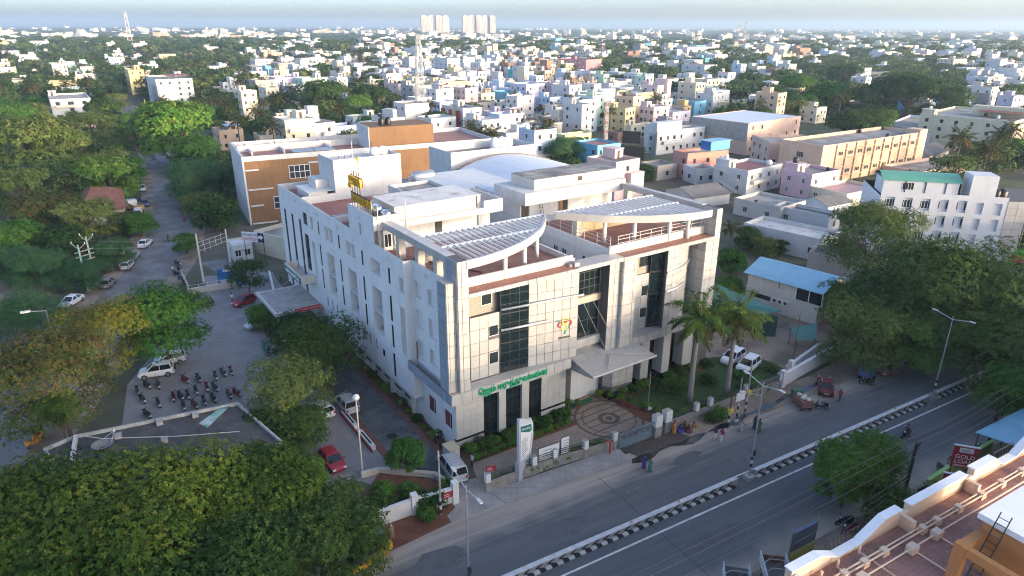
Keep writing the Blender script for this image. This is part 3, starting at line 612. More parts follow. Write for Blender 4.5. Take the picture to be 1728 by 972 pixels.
ledge(21.3, 36.2); panels(HOS, FM((21.3, -0.98, 17.5), (0, -1, 0)), lin(0, 14.9, 15), [0, 0.46], [M_CLAD])
hb('roof_parapet', [(20.6, 36.2, 0.7, 0.95, 17.9, 18.85)], M_OFFW)
hb('ground_floor_core', [(24.4, 36.9, 1.6, 8.0, 0.0, 6.3)], M_BLACK)
for a, c in ((25.6, 26.9), (29.3, 30.6), (33.0, 35.6)):
    hb('column', [(a, c, -0.6, 1.0, 0.0, 6.38)], M_TILEW); hb('column_plinth', [(a - 0.03, c + 0.03, -0.63, 1.03, 0, 0.9)], M_PLINTH)
for a, c in ((24.5, 25.6), (26.9, 29.3), (30.6, 33.0), (35.6, 36.8)): win(HOS, FM(((a + c) / 2, 1.5, 0.6), (0, -1, 0)), c - a - 0.05, 5.6, 2, 3, M_DFRAME, M_GLASS2, 0.05)
# ---- roof decks and the body behind
hb('left_wing_body', [(0.35, 16.2, 1.4, 8.4, 6.4, 17.86), (1.62, 16.2, 8.4, 52.9, 0.0, 17.86)], M_WHITE); hb('terrace', [(0.2, 16.1, 0.95, 8.7, 17.86, 17.9), (-0.78, 16.1, 8.72, 15.8, 17.86, 17.9)], M_TERRA); hb('terrace', [(-0.75, 16.1, 23.4, 52.8, 17.86, 17.9)], mat('red_terrace_tile', (0.30, 0.125, 0.105), var=0.14, scale=0.6))
hb('left_parapet', [(-0.98, -0.78, 8.72, 15.9, 17.5, 18.88)], M_WHITE2); hb('left_parapet', [(-0.98, -0.78, 23.4, 52.98, 17.5, 18.88)], M_WHITE2); hb('left_parapet', [(0.02, 0.2, 1.2, 8.7, 17.5, 18.88)], M_WHITE2)
hb('courtyard_parapet', [(15.3, 15.55, 0.7, 15.8, 17.4, 18.5)], M_WHITE2)
hb('back_parapet', [(-0.98, 16.2, 52.8, 53.0, 17.86, 18.9)], M_WHITE2)
hb('right_wing_body', [(20.7, 37.0, 2.1, 52, 0.4, 17.86)], M_WHITE); hb('terrace', [(20.8, 36.9, 0.95, 15.8, 17.86, 17.9)], M_TERRA)
hb('courtyard_parapet', [(20.62, 20.85, 0.95, 15.8, 17.2, 18.5)], M_WHITE); hb('connecting_block', [(16.2, 20.7, 1.3, 52, 0.0, 11.0)], M_WHITE); hb('centre_roof', [(14.9, 21.3, 1.2, 1.3, 16.5, 17.9)], M_CLAD)
fmr = FM((20.68, 0, 0), (-1, 0, 0))
for t0, w in ((14.2, 0.5), (10.6, 0.9), (8.9, 0.9), (5.2, 0.4)): win(HOS, fmr @ Matrix.Translation((-t0, 14.6, 0)), w, 1.9, 1 if w < 0.6 else 2, 1, M_WFRAME if w > 0.6 else M_DFRAME, M_GLASS, 0.07)
# ---- pergolas
def pergola(mir):
    S = (lambda s: 36.2 - s) if mir else (lambda s: s)
    curve = [(1.0, -0.95), (3.2, -0.75), (6.1, 0.0), (9.4, 1.4), (12.0, 3.1), (13.6, 4.3), (15.6, 6.4), (17.3, 8.5)]
    cv = smooth_line([Vector((S(a), c, 0)) for a, c in curve], 3)
    zt = 21.4
    for i in range(len(cv) - 1):
        p, q = cv[i], cv[i + 1]; d = (q - p).normalized(); n = Vector((-d.y, d.x, 0)) * (0.14 if not mir else -0.14)
        b = MB(); b.prism([(p - n).xy, (q - n).xy, (q + n).xy, (p + n).xy] if not mir else [(p + n).xy, (q + n).xy, (q - n).xy, (p - n).xy], 20.55, zt); b.build('fascia_panel', M_PERG, HOS)
    s_in = 1.25
    b = MB(); b.beam((S(s_in), 8.75, 21.1), (S(17.3), 8.75, 21.1), 0.3, 0.5); b.build('pergola_beam', M_SLAT, HOS)
    b = MB(); b.beam((S(s_in), 4.25, 21.15), (S(13.3), 4.25, 21.15), 0.28, 0.36); b.build('pergola_beam', M_SLAT, HOS)
    def front_t(s):
        for i in range(len(cv) - 1):
            a, c = sorted((cv[i].x, cv[i + 1].x))
            if a <= S(s) <= c:
                k = (S(s) - cv[i].x) / (cv[i + 1].x - cv[i].x); return cv[i].y + (cv[i + 1].y - cv[i].y) * k
        return 8.0
    s = 1.9
    while s < 16.9:
        f = front_t(s)
        for t0, t1 in ((f + 0.15, 4.1), (max(4.4, f + 0.15), 8.6)):
            if t1 - t0 > 0.4: b = MB(); b.box(S(s) - 0.045, S(s) + 0.045, t0, t1, 21.12, 21.36); b.build('slat', M_SLAT, HOS)
        s += 0.72
    for s, t in (((6.6, 0.85), (9.8, 2.0), (13.3, 4.6)) if not mir else ((6.2, 0.8), (10.4, 2.3), (13.1, 4.5), (3.4, 0.4))):
        b = MB(); b.tube([(S(s), t, 17.9), (S(s), t, 20.6)], 0.24, 10); b.build('round_column', M_WHITE2, HOS, smooth=True)
pergola(False); pergola(True)
def sidebeam(s0, s1, ts):
    for i in range(len(ts) - 1): hb('beam_panel', [(s0, s1, ts[i] + 0.01, ts[i + 1] - 0.01, 20.62, 21.38)], M_PERG)
sidebeam(0.05, 1.15, lin(1.2, 16.0, 12)); sidebeam(36.3, 37.15, lin(1.5, 16.0, 12))
for t in (3.9, 8.0, 12.6): hb('square_column', [(0.25, 1.05, t - 0.4, t + 0.4, 17.9, 20.62)], M_PERG)
hb('square_column', [(0.1, 0.9, 1.22, 1.9, 17.9, 20.62)], M_PERG)
for t in (8.8, 15.2): hb('square_column', [(36.35, 37.1, t - 0.4, t + 0.4, 17.9, 20.62)], M_PERG)
hb('square_column', [(22.0, 22.9, 8.3, 9.2, 17.9, 20.6)], M_OFFW); hb('terrace_block', [(1.3, 3.6, 9.6, 10.6, 17.9, 18.6)], M_CONC)
for k, (pa, pb) in enumerate((((1.6, 11.5, 18.0), (5.5, 3.5, 18.0)), ((0.5, 5.0, 18.8), (4.5, 5.2, 18.6)))):
    b = MB(); b.tube([pa, pb], 0.09, 5); b.build('loose_pipe', mat('rusty_pipe', (0.2, 0.1, 0.06)), HOS)
# railing on the right terrace
pts = [(22.2, 1.3), (27.3, 1.3), (28.5, 1.3), (32.0, 1.3), (36.1, 1.3)]
for z in (18.85, 19.3, 19.7):
    b = MB(); b.tube([(22.2, 1.15, z), (36.1, 1.15, z)], 0.03, 5); b.build('rail', M_OFFW, HOS); b = MB(); b.tube([(21.2, 1.3, z), (21.2, 15.5, z)], 0.03, 5); b.build('rail', M_OFFW, HOS)
for i in range(9): b = MB(); b.tube([(22.2 + i * 1.73, 1.15, 18.8), (22.2 + i * 1.73, 1.15, 19.7)], 0.035, 5); b.build('rail_post', M_OFFW, HOS)
for i in range(7): b = MB(); b.tube([(21.2, 1.3 + i * 2.3, 17.9), (21.2, 1.3 + i * 2.3, 19.7)], 0.035, 5); b.build('rail_post', M_OFFW, HOS)
hb('screen_wall', [(23.2, 33.0, 9.3, 9.45, 17.9, 20.4)], mat('tan_boarding', (0.5, 0.38, 0.22), var=0.12, lines=None)); hb('rubble_pile', [(14.6, 15.3, -0.5, 0.3, 17.94, 18.4), (14.2, 14.6, -0.2, 0.2, 17.94, 18.2)], M_CONC)
# ---- raised blocks
def raised(s0, s1, t0, t1, zt, roofm):
    hb('raised_block', [(s0 + 1.2, s1 - 0.9, t0 + 1.8, t1 - 0.01, 17.9, 20.4)], M_WHITE2); hb('raised_slab', [(s0, s1, t0, t1, 20.4, 20.9)], M_WHITE2)
    b = MB()
    for q in ((s0, s1, t0, t0 + 0.2, 20.9, zt), (s0, s1, t1 - 0.2, t1, 20.9, zt), (s0, s0 + 0.2, t0 + 0.2, t1 - 0.2, 20.9, zt), (s1 - 0.2, s1, t0 + 0.2, t1 - 0.2, 20.9, zt)): b.box(*q)
    b.build('raised_parapet', M_WHITE2, HOS); hb('raised_roof', [(s0 + 0.2, s1 - 0.2, t0 + 0.2, t1 - 0.2, 20.9, 20.94)], roofm)
b = MB(); wall_grid(b, fml, -23.4, -15.9, 18.9, 22.1, [(-20.28, -19.72, 18.95, 20.55, 0.3, None)]); b.build('raised_wall', M_WHITE, HOS)
win(HOS, FM((-0.72, 20.0, 18.97), (-1, 0, 0)), 0.55, 1.58, 1, 1, M_DFRAME, M_GLASS2, 0.04); hb('raised_back', [(-0.6, 1.0, 18.4, 23.3, 17.9, 20.4)], M_WHITE2)
raised(-0.99, 2.1, 15.85, 23.4, 22.05, M_ROOFC)
hb('raised_wall_front', [(2.2, 15.4, 17.6, 23.3, 17.9, 20.3)], M_WHITE2); hb('raised_slab_front', [(2.1, 16.3, 16.0, 23.4, 20.3, 21.0)], M_WHITE2)
hb('raised_room', [(2.1, 13.6, 16.9, 23.3, 21.0, 22.5)], M_OFFW); hb('raised_room_roof', [(2.1, 13.6, 16.85, 23.4, 22.5, 22.56)], M_ROOFC); hb('raised_parapet', [(13.6, 16.3, 16.0, 16.2, 21.0, 21.9), (16.1, 16.3, 16.2, 23.4, 21.0, 21.9)], M_WHITE2)
hb('down_pipe', [(3.4, 3.5, 16.78, 16.86, 20.9, 22.5)], M_DMETAL); hb('down_pipe', [(13.0, 13.1, 16.78, 16.86, 20.9, 22.5)], M_DMETAL)
hb('door', [(7.6, 8.5, 17.5, 17.6, 17.9, 20.1)], M_BLACK); hb('door_post', [(13.6, 14.2, 17.4, 17.6, 17.9, 20.3)], mat('grey_paint', (0.3, 0.33, 0.37)))
hb('corner_window_bay', [(0.1, 1.2, 15.87, 16.6, 17.9, 20.38)], M_WHITE2); win(HOS, FM((0.6, 15.84, 18.3), (0, -1, 0)), 0.9, 1.6, 2, 1)
# right raised block
hb('raised_wall_front', [(22.0, 36.5, 18.2, 23.3, 17.9, 20.3)], M_WHITE2); hb('raised_slab_front', [(19.9, 37.2, 16.2, 23.6, 20.3, 21.9)], M_WHITE2); hb('raised_room', [(22.2, 36.5, 17.4, 22.8, 21.9, 23.2)], M_OFFW); hb('raised_room_roof', [(22.2, 36.5, 17.38, 22.82, 23.2, 23.26)], M_ROOFD)
hb('side_room', [(20.75, 22.0, 18.5, 30, 17.9, 20.3)], M_WHITE); hb('vent_window', [(29.4, 30.2, 17.36, 17.42, 22.3, 22.9)], M_BLACK)
hb('door', [(27.6, 28.4, 18.1, 18.2, 17.9, 20.1)], M_BLACK); hb('door_leaf', [(26.9, 27.5, 18.05, 18.15, 17.9, 20.1)], mat('wood_door', (0.25, 0.13, 0.06))); hb('door', [(20.9, 21.9, 18.42, 18.5, 17.9, 20.0)], mat('brown_door', (0.07, 0.05, 0.04)))
for k in range(3): hb('dark_window', [(20.7, 20.74, 24.5 + k * 2.2, 25.9 + k * 2.2, 18.3, 20.0)], mat('brown_door', (0.07, 0.05, 0.04)))
b = MB()
for s in (0, 0.45): b.tube([(23.6 + s, 17.6, 17.9), (23.3 + s, 18.3, 21.3)], 0.03, 5)
for k in range(9): b.tube([(23.6 - k * 0.033, 17.6 + k * 0.077, 18.2 + k * 0.36), (24.05 - k * 0.033, 17.6 + k * 0.077, 18.2 + k * 0.36)], 0.025, 4)
b.build('roof_ladder', M_DMETAL, HOS)
# ---- rear roof: stair tower, small room, tanks, sign
hb('stair_tower', [(4.3, 14.9, 42.1, 48.5, 17.9, 23.2)], M_WHITE2); b = MB()
for q in ((4.3, 14.9, 42.1, 42.3, 23.2, 23.75), (4.3, 14.9, 48.3, 48.5, 23.2, 23.75), (4.3, 4.5, 42.3, 48.3, 23.2, 23.75), (14.7, 14.9, 42.3, 48.3, 23.2, 23.75)): b.box(*q)
b.build('tower_parapet', M_WHITE2, HOS); hb('tower_step', [(2.4, 4.3, 45.0, 48.5, 17.9, 20.6)], M_WHITE2); hb('roof_cross_wall', [(-0.78, 4.3, 42.0, 42.25, 17.9, 19.0)], M_WHITE2)
hb('pump_shed', [(0.6, 3.4, 43.0, 48.4, 17.9, 19.3)], M_WHITE2); hb('shed_roof', [(0.4, 4.28, 42.6, 48.6, 19.3, 19.36)], mat('corrugated_sheet', (0.55, 0.55, 0.54), rough=0.5, var=0.1))
hb('low_wall', [(-0.78, 3.2, 30.2, 30.5, 17.9, 18.7)], M_WHITE2); hb('flat_slab', [(0.2, 2.8, 31.0, 33.2, 17.9, 18.2)], M_CONC)
hb('service_room', [(9.0, 15.5, 27.5, 34.0, 17.9, 20.6)], M_WHITE2); b = MB()
for q in ((9.0, 15.5, 27.5, 27.7, 20.6, 21.1), (9.0, 15.5, 33.8, 34.0, 20.6, 21.1), (9.0, 9.2, 27.7, 33.8, 20.6, 21.1), (15.3, 15.5, 27.7, 33.8, 20.6, 21.1)): b.box(*q)
b.build('room_parapet', M_WHITE2, HOS); hb('room_roof', [(9.2, 15.3, 27.7, 33.8, 20.6, 20.64)], M_ROOFD); hb('door', [(8.95, 9.0, 29.2, 30.2, 17.9, 20.0)], M_BLACK); hb('door', [(8.95, 9.0, 32.4, 33.2, 17.9, 20.0)], M_BLACK); hb('red_awning', [(8.0, 9.0, 29.0, 31.0, 20.2, 20.28)], mat('red_sheet', (0.38, 0.1, 0.1)))
def tank_h(name, c, L_, r, ax, m, parent=HOS):      # lying cylinder on two saddles
    b = MB(); p, q = Vector(c) - ax * L_ / 2, Vector(c) + ax * L_ / 2
    b.tube([p, p + ax * 0.12, p + ax * 0.3, q - ax * 0.3, q - ax * 0.12, q], [r * 0.3, r * 0.8, r, r, r * 0.8, r * 0.3], 14); o = b.build(name, m, parent, smooth=True)
    for k in (-0.3, 0.3):
        d = Vector(c) + ax * L_ * k; sb = MB(); sb.box(d.x - 0.5 * r - 0.1, d.x + 0.5 * r + 0.1, d.y - 0.5 * r - 0.1, d.y + 0.5 * r + 0.1, d.z - r - 0.35, d.z - r * 0.7); sb.build('saddle', M_CONC, parent)
    return o
M_STEEL = mat('polished_steel_tank', (0.6, 0.6, 0.6), rough=0.22, metal=0.9, var=0.08)
tank_h('steel_tank', (1.3, 26.3, 19.3), 2.2, 0.85, X, M_STEEL); tank_h('steel_tank', (1.0, 19.4, 21.9), 1.8, 0.6, Y, M_STEEL); tank_h('steel_tank', (1.2, 17.3, 21.8), 1.6, 0.5, Y, M_STEEL)
for s, t in ((11.8, 44.6), (13.2, 44.8)):
    b = MB(); b.lathe([(0.72, 0), (0.75, 0.6), (0.72, 1.1), (0.5, 1.3), (0.2, 1.35)], 14, 0, (s, t, 23.3)); b.build('water_tank', mat('white_plastic_tank', (0.66, 0.66, 0.65), rough=0.5), HOS, smooth=True)
b = MB(); b.lathe([(0.55, 0), (0.55, 2.7), (0.3, 2.9)], 14, 0, (17.2, 27.5, 17.9)); b.build('vertical_tank', mat('cream_tank', (0.55, 0.56, 0.42), rough=0.5), HOS, smooth=True)
b = MB(); b.lathe([(0.2, 0), (0.62, 0.4), (0.62, 0.8), (0.2, 1.1)], 14, 0, (15.7, 26.6, 19.0)); b.build('blue_vessel', mat('blue_vessel', (0.1, 0.22, 0.4), rough=0.4), HOS, smooth=True)
for k in range(4): hb('condenser', [(10.2 + k * 1.3, 11.3 + k * 1.3, 24.4, 25.6, 19.3, 20.3)], mat('white_plastic_tank', (0.66, 0.66, 0.65)))
hb('condenser_stand', [(9.8, 15.8, 24.2, 25.8, 17.9, 19.29)], M_WHITE2)
for s, t, h in ((3.0, 15.9, 3.5), (7.5, 42.6, 3.0), (-0.5, 15.7, 3.4)):
    b = MB(); b.tube([(s, t, 20.0 if t < 20 else 23.2), (s, t, (20.0 if t < 20 else 23.2) + h)], 0.05, 5); b.build('roof_mast', M_OFFW, HOS)
for k in range(7): hb('rebar_stub', [(5.2 + k * 0.9, 5.25 + k * 0.9, 42.15, 42.2, 23.7, 24.3)], M_DMETAL)
# sign on the raised block: frame, two rows of letters
M_SY = mat('sign_yellow', (0.55, 0.33, 0.03), rough=0.4, var=0.03); M_SR = mat('sign_dark_red', (0.14, 0.02, 0.02), var=0.05)
SG = link('roof_sign', None, HOS, (-0.75, 19.7, 22.05))
b = MB()
for k in range(8): b.box(-0.03, 0.03, -2.9 + k * 0.8, -2.84 + k * 0.8, -0.9, 1.0)
for k in range(4): b.box(-0.05, 0.05, 0.0 + k * 0.75, 0.08 + k * 0.75, 1.6, 4.3)
for k in range(3): b.tube([(0.05, -2.6 + k * 2.4, 1.4), (1.7, -2.6 + k * 2.4, -1.0)], 0.035, 5)
b.box(-0.03, 0.03, -2.9, 2.9, 1.55, 1.7); b.build('sign_frame', M_DMETAL, SG)
hb('sign_board', [(0.0, 0.08, -2.9, 2.9, 0.55, 1.6)], mat('sign_ochre', (0.42, 0.28, 0.05), var=0.05), SG)
text('hospital', 1.35, M_SY, SG, FM((-0.05, 0.0, 1.1), (-1, 0, 0)), 0.08, sx=1.1); text('gem', 2.2, M_SY, SG, FM((-0.1, 1.1, 3.3), (-1, 0, 0)), 0.14, sx=1.05); text('gem', 2.2, M_SR, SG, FM((0.12, 1.25, 3.35), (-1, 0, 0)), 0.05, sx=1.1)
b = MB(); b.tube([(0.1, 0.3, 4.0), (0.1, 0.3, 5.6)], 0.05, 5); b.lathe([(0.05, 0), (0.16, 0.2), (0.16, 0.4), (0.05, 0.5)], 8, 0, (0.1, 0.3, 5.5)); b.build('sign_mast', M_SY, SG)
# ---- side entrance: balcony with name board, canopy with red board
b = MB(); 
for q in ((-3.0, -2.8, 39.0, 46.8, 7.1, 8.3), (-2.8, -1.02, 39.0, 39.2, 7.1, 8.3), (-2.8, -1.02, 46.6, 46.8, 7.1, 8.3), (-2.8, -1.02, 39.2, 46.6, 7.0, 7.15)): b.box(*q)
b.build('side_balcony', M_OFFW, HOS); hb('name_board', [(-3.1, -3.02, 39.3, 46.5, 7.05, 8.0)], mat('teal_board', (0.01, 0.13, 0.12), var=0.05)); text('GEM HOSPITAL', 0.78, mat('white_lettering', (0.7, 0.7, 0.7), var=0), HOS, FM((-3.13, 42.9, 7.53), (-1, 0, 0)), 0.03, sx=1.2)
b = MB(); b.box(-7.4, -1.05, 37.2, 46.6, 4.05, 4.3); b.build('side_canopy', M_CONC, HOS)
hb('canopy_rim', [(-7.7, -7.38, 37.0, 46.8, 3.9, 4.4)], M_WHITE2); hb('canopy_rim', [(-7.4, -1.05, 36.9, 37.2, 3.9, 4.4)], M_WHITE2); hb('canopy_rim', [(-7.4, -1.05, 46.6, 46.8, 3.9, 4.4)], M_WHITE2)
for k in range(4): b = MB(); b.tube([(-1.1, 38.8 + k * 2.3, 7.0), (-5.0, 38.8 + k * 2.3, 4.35)], 0.03, 4); b.build('tie_rod', M_METAL, HOS)
hb('red_board', [(-5.0, -1.2, 36.8, 36.88, 4.0, 4.55)], mat('red_board', (0.5, 0.02, 0.025), var=0.03)); text('OUT PATIENT ENTRANCE', 0.30, mat('white_lettering', (0.7, 0.7, 0.7)), HOS, FM((-3.1, 36.78, 4.28), (0, -1, 0)), 0.01, sx=1.05)
for s, t in ((-7.3, 37.4), (-7.3, 46.3)): b = MB(); b.tube([(s, t, 0), (s, t, 3.95)], 0.12, 8); b.build('canopy_post', M_WHITE2, HOS)
# ================================================================ vegetation
def leaf_mat(name, rough=0.7, trans=0.32):
    m = bpy.data.materials.new(name); m.use_nodes = True; nt = m.node_tree; N = nt.nodes; L = nt.links
    b = N['Principled BSDF']; b.inputs['Roughness'].default_value = rough; b.inputs['Specular IOR Level'].default_value = 0.08
    a = N.new('ShaderNodeAttribute'); a.attribute_name = 'leafcol'; oi = N.new('ShaderNodeObjectInfo')
    hs = N.new('ShaderNodeHueSaturation'); L.new(a.outputs['Color'], hs.inputs['Color'])
    mr = N.new('ShaderNodeMapRange'); L.new(oi.outputs['Random'], mr.inputs[0]); mr.inputs[3].default_value = 0.475; mr.inputs[4].default_value = 0.515; L.new(mr.outputs[0], hs.inputs['Hue'])
    mv = N.new('ShaderNodeMapRange'); L.new(oi.outputs['Random'], mv.inputs[0]); mv.inputs[3].default_value = 1.15; mv.inputs[4].default_value = 0.8; L.new(mv.outputs[0], hs.inputs['Value'])
    L.new(hs.outputs[0], b.inputs['Base Color'])
    t = N.new('ShaderNodeBsdfTranslucent'); L.new(hs.outputs[0], t.inputs['Color']); mx = N.new('ShaderNodeMixShader'); mx.inputs[0].default_value = trans
    L.new(b.outputs[0], mx.inputs[1]); L.new(t.outputs[0], mx.inputs[2]); L.new(mx.outputs[0], N['Material Output'].inputs['Surface'])
    return m
M_LEAF = leaf_mat('leaves')
M_BARK = mat('bark', (0.12, 0.085, 0.06), rough=0.95, var=0.25, scale=2.5, bump=0.5, bscale=9)
M_BARKG = mat('grey_palm_bark', (0.25, 0.225, 0.2), rough=0.9, var=0.15, scale=2.0)
def leaves_mesh(name, C, D, Nn, ln, wd, col, m=None):
    """diamond leaves: C base points, D directions, Nn normals (n x 3), lengths, widths, colours"""
    n = len(C); S = np.cross(D, Nn); S /= np.maximum(np.linalg.norm(S, axis=1, keepdims=True), 1e-6)
    ln = np.broadcast_to(np.asarray(ln, float).reshape(-1, 1), (n, 1)); wd = np.broadcast_to(np.asarray(wd, float).reshape(-1, 1), (n, 1))
    mid = C + D * ln * 0.5 - Nn * ln * 0.06
    V = np.stack([C, mid + S * wd / 2 + Nn * ln * 0.05, C + D * ln - Nn * ln * 0.16, mid - S * wd / 2 + Nn * ln * 0.05], axis=1).reshape(-1, 3)
    me = bpy.data.meshes.new(name); me.vertices.add(4 * n); me.vertices.foreach_set('co', V.astype(np.float32).ravel())
    me.loops.add(4 * n); me.loops.foreach_set('vertex_index', np.arange(4 * n, dtype=np.int32))
    me.polygons.add(n); me.polygons.foreach_set('loop_start', np.arange(0, 4 * n, 4, dtype=np.int32)); me.polygons.foreach_set('loop_total', np.full(n, 4, dtype=np.int32))
    at = me.color_attributes.new('leafcol', 'FLOAT_COLOR', 'POINT')
    c4 = np.ones((4 * n, 4), np.float32); c4[:, :3] = np.repeat(col, 4, axis=0); at.data.foreach_set('color', c4.ravel())
    me.materials.append(m or M_LEAF); me.update(); me.validate(); return me
KINDS = {   # colours, lobes, flatness, leaf length, width, leaves per bunch, flush colour + share
    'canopy': dict(c=((0.039, 0.093, 0.014), (0.080, 0.139, 0.021)), fl=0.62, lobes=16, wr=0.36, ll=1.0, lw=0.48, k=9, flush=((0.112, 0.150, 0.024), 0.13)),
    'dark': dict(c=((0.030, 0.075, 0.019), (0.057, 0.118, 0.028)), fl=0.75, lobes=12, wr=0.40, ll=1.0, lw=0.45, k=7, flush=((0.087, 0.152, 0.032), 0.12)),
    'green': dict(c=((0.050, 0.145, 0.025), (0.083, 0.205, 0.034)), fl=0.72, lobes=12, wr=0.40, ll=1.1, lw=0.45, k=7, flush=((0.122, 0.222, 0.040), 0.15)),
    'bright': dict(c=((0.071, 0.194, 0.029), (0.111, 0.243, 0.040)), fl=0.8, lobes=9, wr=0.42, ll=1.0, lw=0.5, k=7, flush=((0.157, 0.259, 0.043), 0.2)),
    'olive': dict(c=((0.089, 0.143, 0.034), (0.144, 0.196, 0.051)), fl=0.8, lobes=14, wr=0.34, ll=0.9, lw=0.38, k=7, flush=((0.194, 0.222, 0.063), 0.2)),
    'copper': dict(c=((0.081, 0.127, 0.023), (0.149, 0.170, 0.025)), fl=0.85, lobes=13, wr=0.36, ll=0.85, lw=0.36, k=8, flush=((0.196, 0.170, 0.029), 0.12)),
    'brown': dict(c=((0.038, 0.072, 0.017), (0.070, 0.100, 0.024)), fl=0.85, lobes=13, wr=0.36, ll=0.85, lw=0.36, k=7, flush=((0.115, 0.085, 0.030), 0.20)),
    'thorn': dict(c=((0.043, 0.124, 0.047), (0.072, 0.161, 0.063)), fl=0.7, lobes=11, wr=0.40, ll=1.9, lw=0.16, k=9, flush=((0.101, 0.196, 0.078), 0.15)),
    'dry': dict(c=((0.208, 0.170, 0.057), (0.269, 0.235, 0.079)), fl=1.0, lobes=9, wr=0.38, ll=0.9, lw=0.25, k=6, flush=((0.147, 0.162, 0.057), 0.3)),
    'umbrella': dict(c=((0.032, 0.080, 0.023), (0.055, 0.110, 0.028)), fl=0.42, lobes=14, wr=0.36, ll=1.0, lw=0.4, k=7, flush=((0.078, 0.133, 0.032), 0.12)),
    'far': dict(c=((0.043, 0.092, 0.028), (0.078, 0.140, 0.037)), fl=0.72, lobes=9, wr=0.42, ll=1.0, lw=0.55, k=5, flush=((0.129, 0.178, 0.047), 0.12)),
    'farolive': dict(c=((0.078, 0.122, 0.037), (0.122, 0.161, 0.047)), fl=0.75, lobes=9, wr=0.42, ll=1.0, lw=0.55, k=5, flush=((0.144, 0.178, 0.047), 0.12)),
}
def crown_mesh(kind, Rad, nb, ls, seed):
    """nb bunches of leaves on overlapping lobes, crown radius Rad, leaf size ls; origin at the crown's centre"""
    K = KINDS[kind]; r = np.random.default_rng(seed); fl = K['fl']
    nl = K['lobes']; lc = []
    for i in range(nl):       # lobe centres: a ring, an inner ring and the top
        a = 2.4 * i + r.uniform(-0.3, 0.3); q = math.sqrt((i + 0.35) / nl) * (1 - K['wr'] * 0.85)
        lc.append((q * math.cos(a), q * math.sin(a), fl * (math.sqrt(max(0, 1 - q * q)) * 0.62 - 0.12) + r.uniform(-0.12, 0.10) * fl))
    if fl > 0.55:             # skirt of lower lobes
        ns = max(5, nl // 2)
        for i in range(ns):
            a = 6.283 * i / ns + r.uniform(-0.3, 0.3); q = (1 - K['wr'] * 0.9) * r.uniform(0.72, 0.98); lc.append((q * math.cos(a), q * math.sin(a), -fl * r.uniform(0.25, 0.55)))
        nl = len(lc)
    lc = np.array(lc) * Rad; lr = Rad * K['wr'] * r.uniform(0.58, 1.25, nl)
    w = lr ** 2; idx = r.choice(nl, nb, p=w / w.sum())
    d = r.normal(size=(nb, 3)); d[:, 2] = np.where(d[:, 2] < -0.5, -d[:, 2] * r.uniform(-0.4, 1, nb), d[:, 2]); d /= np.linalg.norm(d, axis=1, keepdims=True)
    rad = r.uniform(0.66, 1.12, nb)
    P = lc[idx] + d * (lr[idx] * rad)[:, None] * np.array([1, 1, 0.82]); 
    k = K['k']; n = nb * k
    ax = d + np.array([0, 0, 0.55]); ax /= np.linalg.norm(ax, axis=1, keepdims=True); A = np.repeat(ax, k, axis=0)
    D = r.normal(size=(n, 3)); D -= A * (D * A).sum(1, keepdims=True) * 0.8; D /= np.linalg.norm(D, axis=1, keepdims=True)
    D = D + A * r.uniform(-0.15, 0.5, (n, 1))
    if kind == 'thorn': D[:, 2] -= 0.45
    D /= np.linalg.norm(D, axis=1, keepdims=True)
    Nn = A - D * (A * D).sum(1, keepdims=True); Nn /= np.maximum(np.linalg.norm(Nn, axis=1, keepdims=True), 1e-6)
    c1, c2 = np.array(K['c'][0]), np.array(K['c'][1])
    tb = np.clip(0.5 + 0.28 * r.normal(size=nb) + 0.35 * (r.uniform(-1, 1, nl))[idx], 0, 1); col = c1 + (c2 - c1) * tb[:, None]
    fz = r.uniform(size=nb) < K['flush'][1] * (0.4 + 1.6 * np.clip((P[:, 2] / Rad + 0.2), 0, 1)); col[fz] = np.array(K['flush'][0]) * r.uniform(0.75, 1.15, (fz.sum(), 1))
    col = np.repeat(col, k, axis=0) * r.uniform(0.78, 1.2, (n, 1))
    C = np.repeat(P, k, axis=0) + D * ls * 0.08
    return leaves_mesh('crown', C, D, Nn, ls * K['ll'] * r.uniform(0.7, 1.25, n), ls * K['lw'] * r.uniform(0.8, 1.2, n), col), lc
def trunk_mesh(Rad, hc, lc, seed, thin=1.0):
    """trunk from the ground to the crown centre (height hc), limbs to the lobes"""
    q = random.Random(seed); b = MB(); r0 = (0.022 * Rad + 0.04 * min(1.0, Rad)) * thin
    fork = Vector((q.uniform(-0.06, 0.06) * Rad, q.uniform(-0.06, 0.06) * Rad, hc * 0.48 - hc))
    b.tube([(0, 0, -hc - 0.05), (r0 * 0.3, 0, -hc + 0.4), fork * 0.5 + Vector((0, 0, -hc * 0.5)), fork], [r0 * 1.6, r0 * 1.15, r0, r0 * 0.85], 7)
    for c in lc[:: max(1, len(lc) // 8)]:
        c = Vector(c); m = fork.lerp(c, 0.5) + Vector((0, 0, 0.08 * Rad)); b.tube([fork, m, c], [r0 * 0.55, r0 * 0.32, r0 * 0.1], 5)
    return b.mesh('trunk', M_BARK)
_tc = {}
def tree_meshes(kind, lod, var):
    """unit-radius meshes for shared trees"""
    key = (kind, lod, var)
    if key not in _tc:
        nb, ls = {'mid': (2000, 0.085), 'far': (330, 0.17), 'vfar': (110, 0.30)}[lod]
        cm, lc = crown_mesh(kind, 1.0, nb, ls, 100 + var * 17 + sum(map(ord, kind))); _tc[key] = (cm, trunk_mesh(1.0, 0.95, lc, var))
    return _tc[key]
TREE_LAB = {'canopy': 'tree', 'dark': 'tree'}
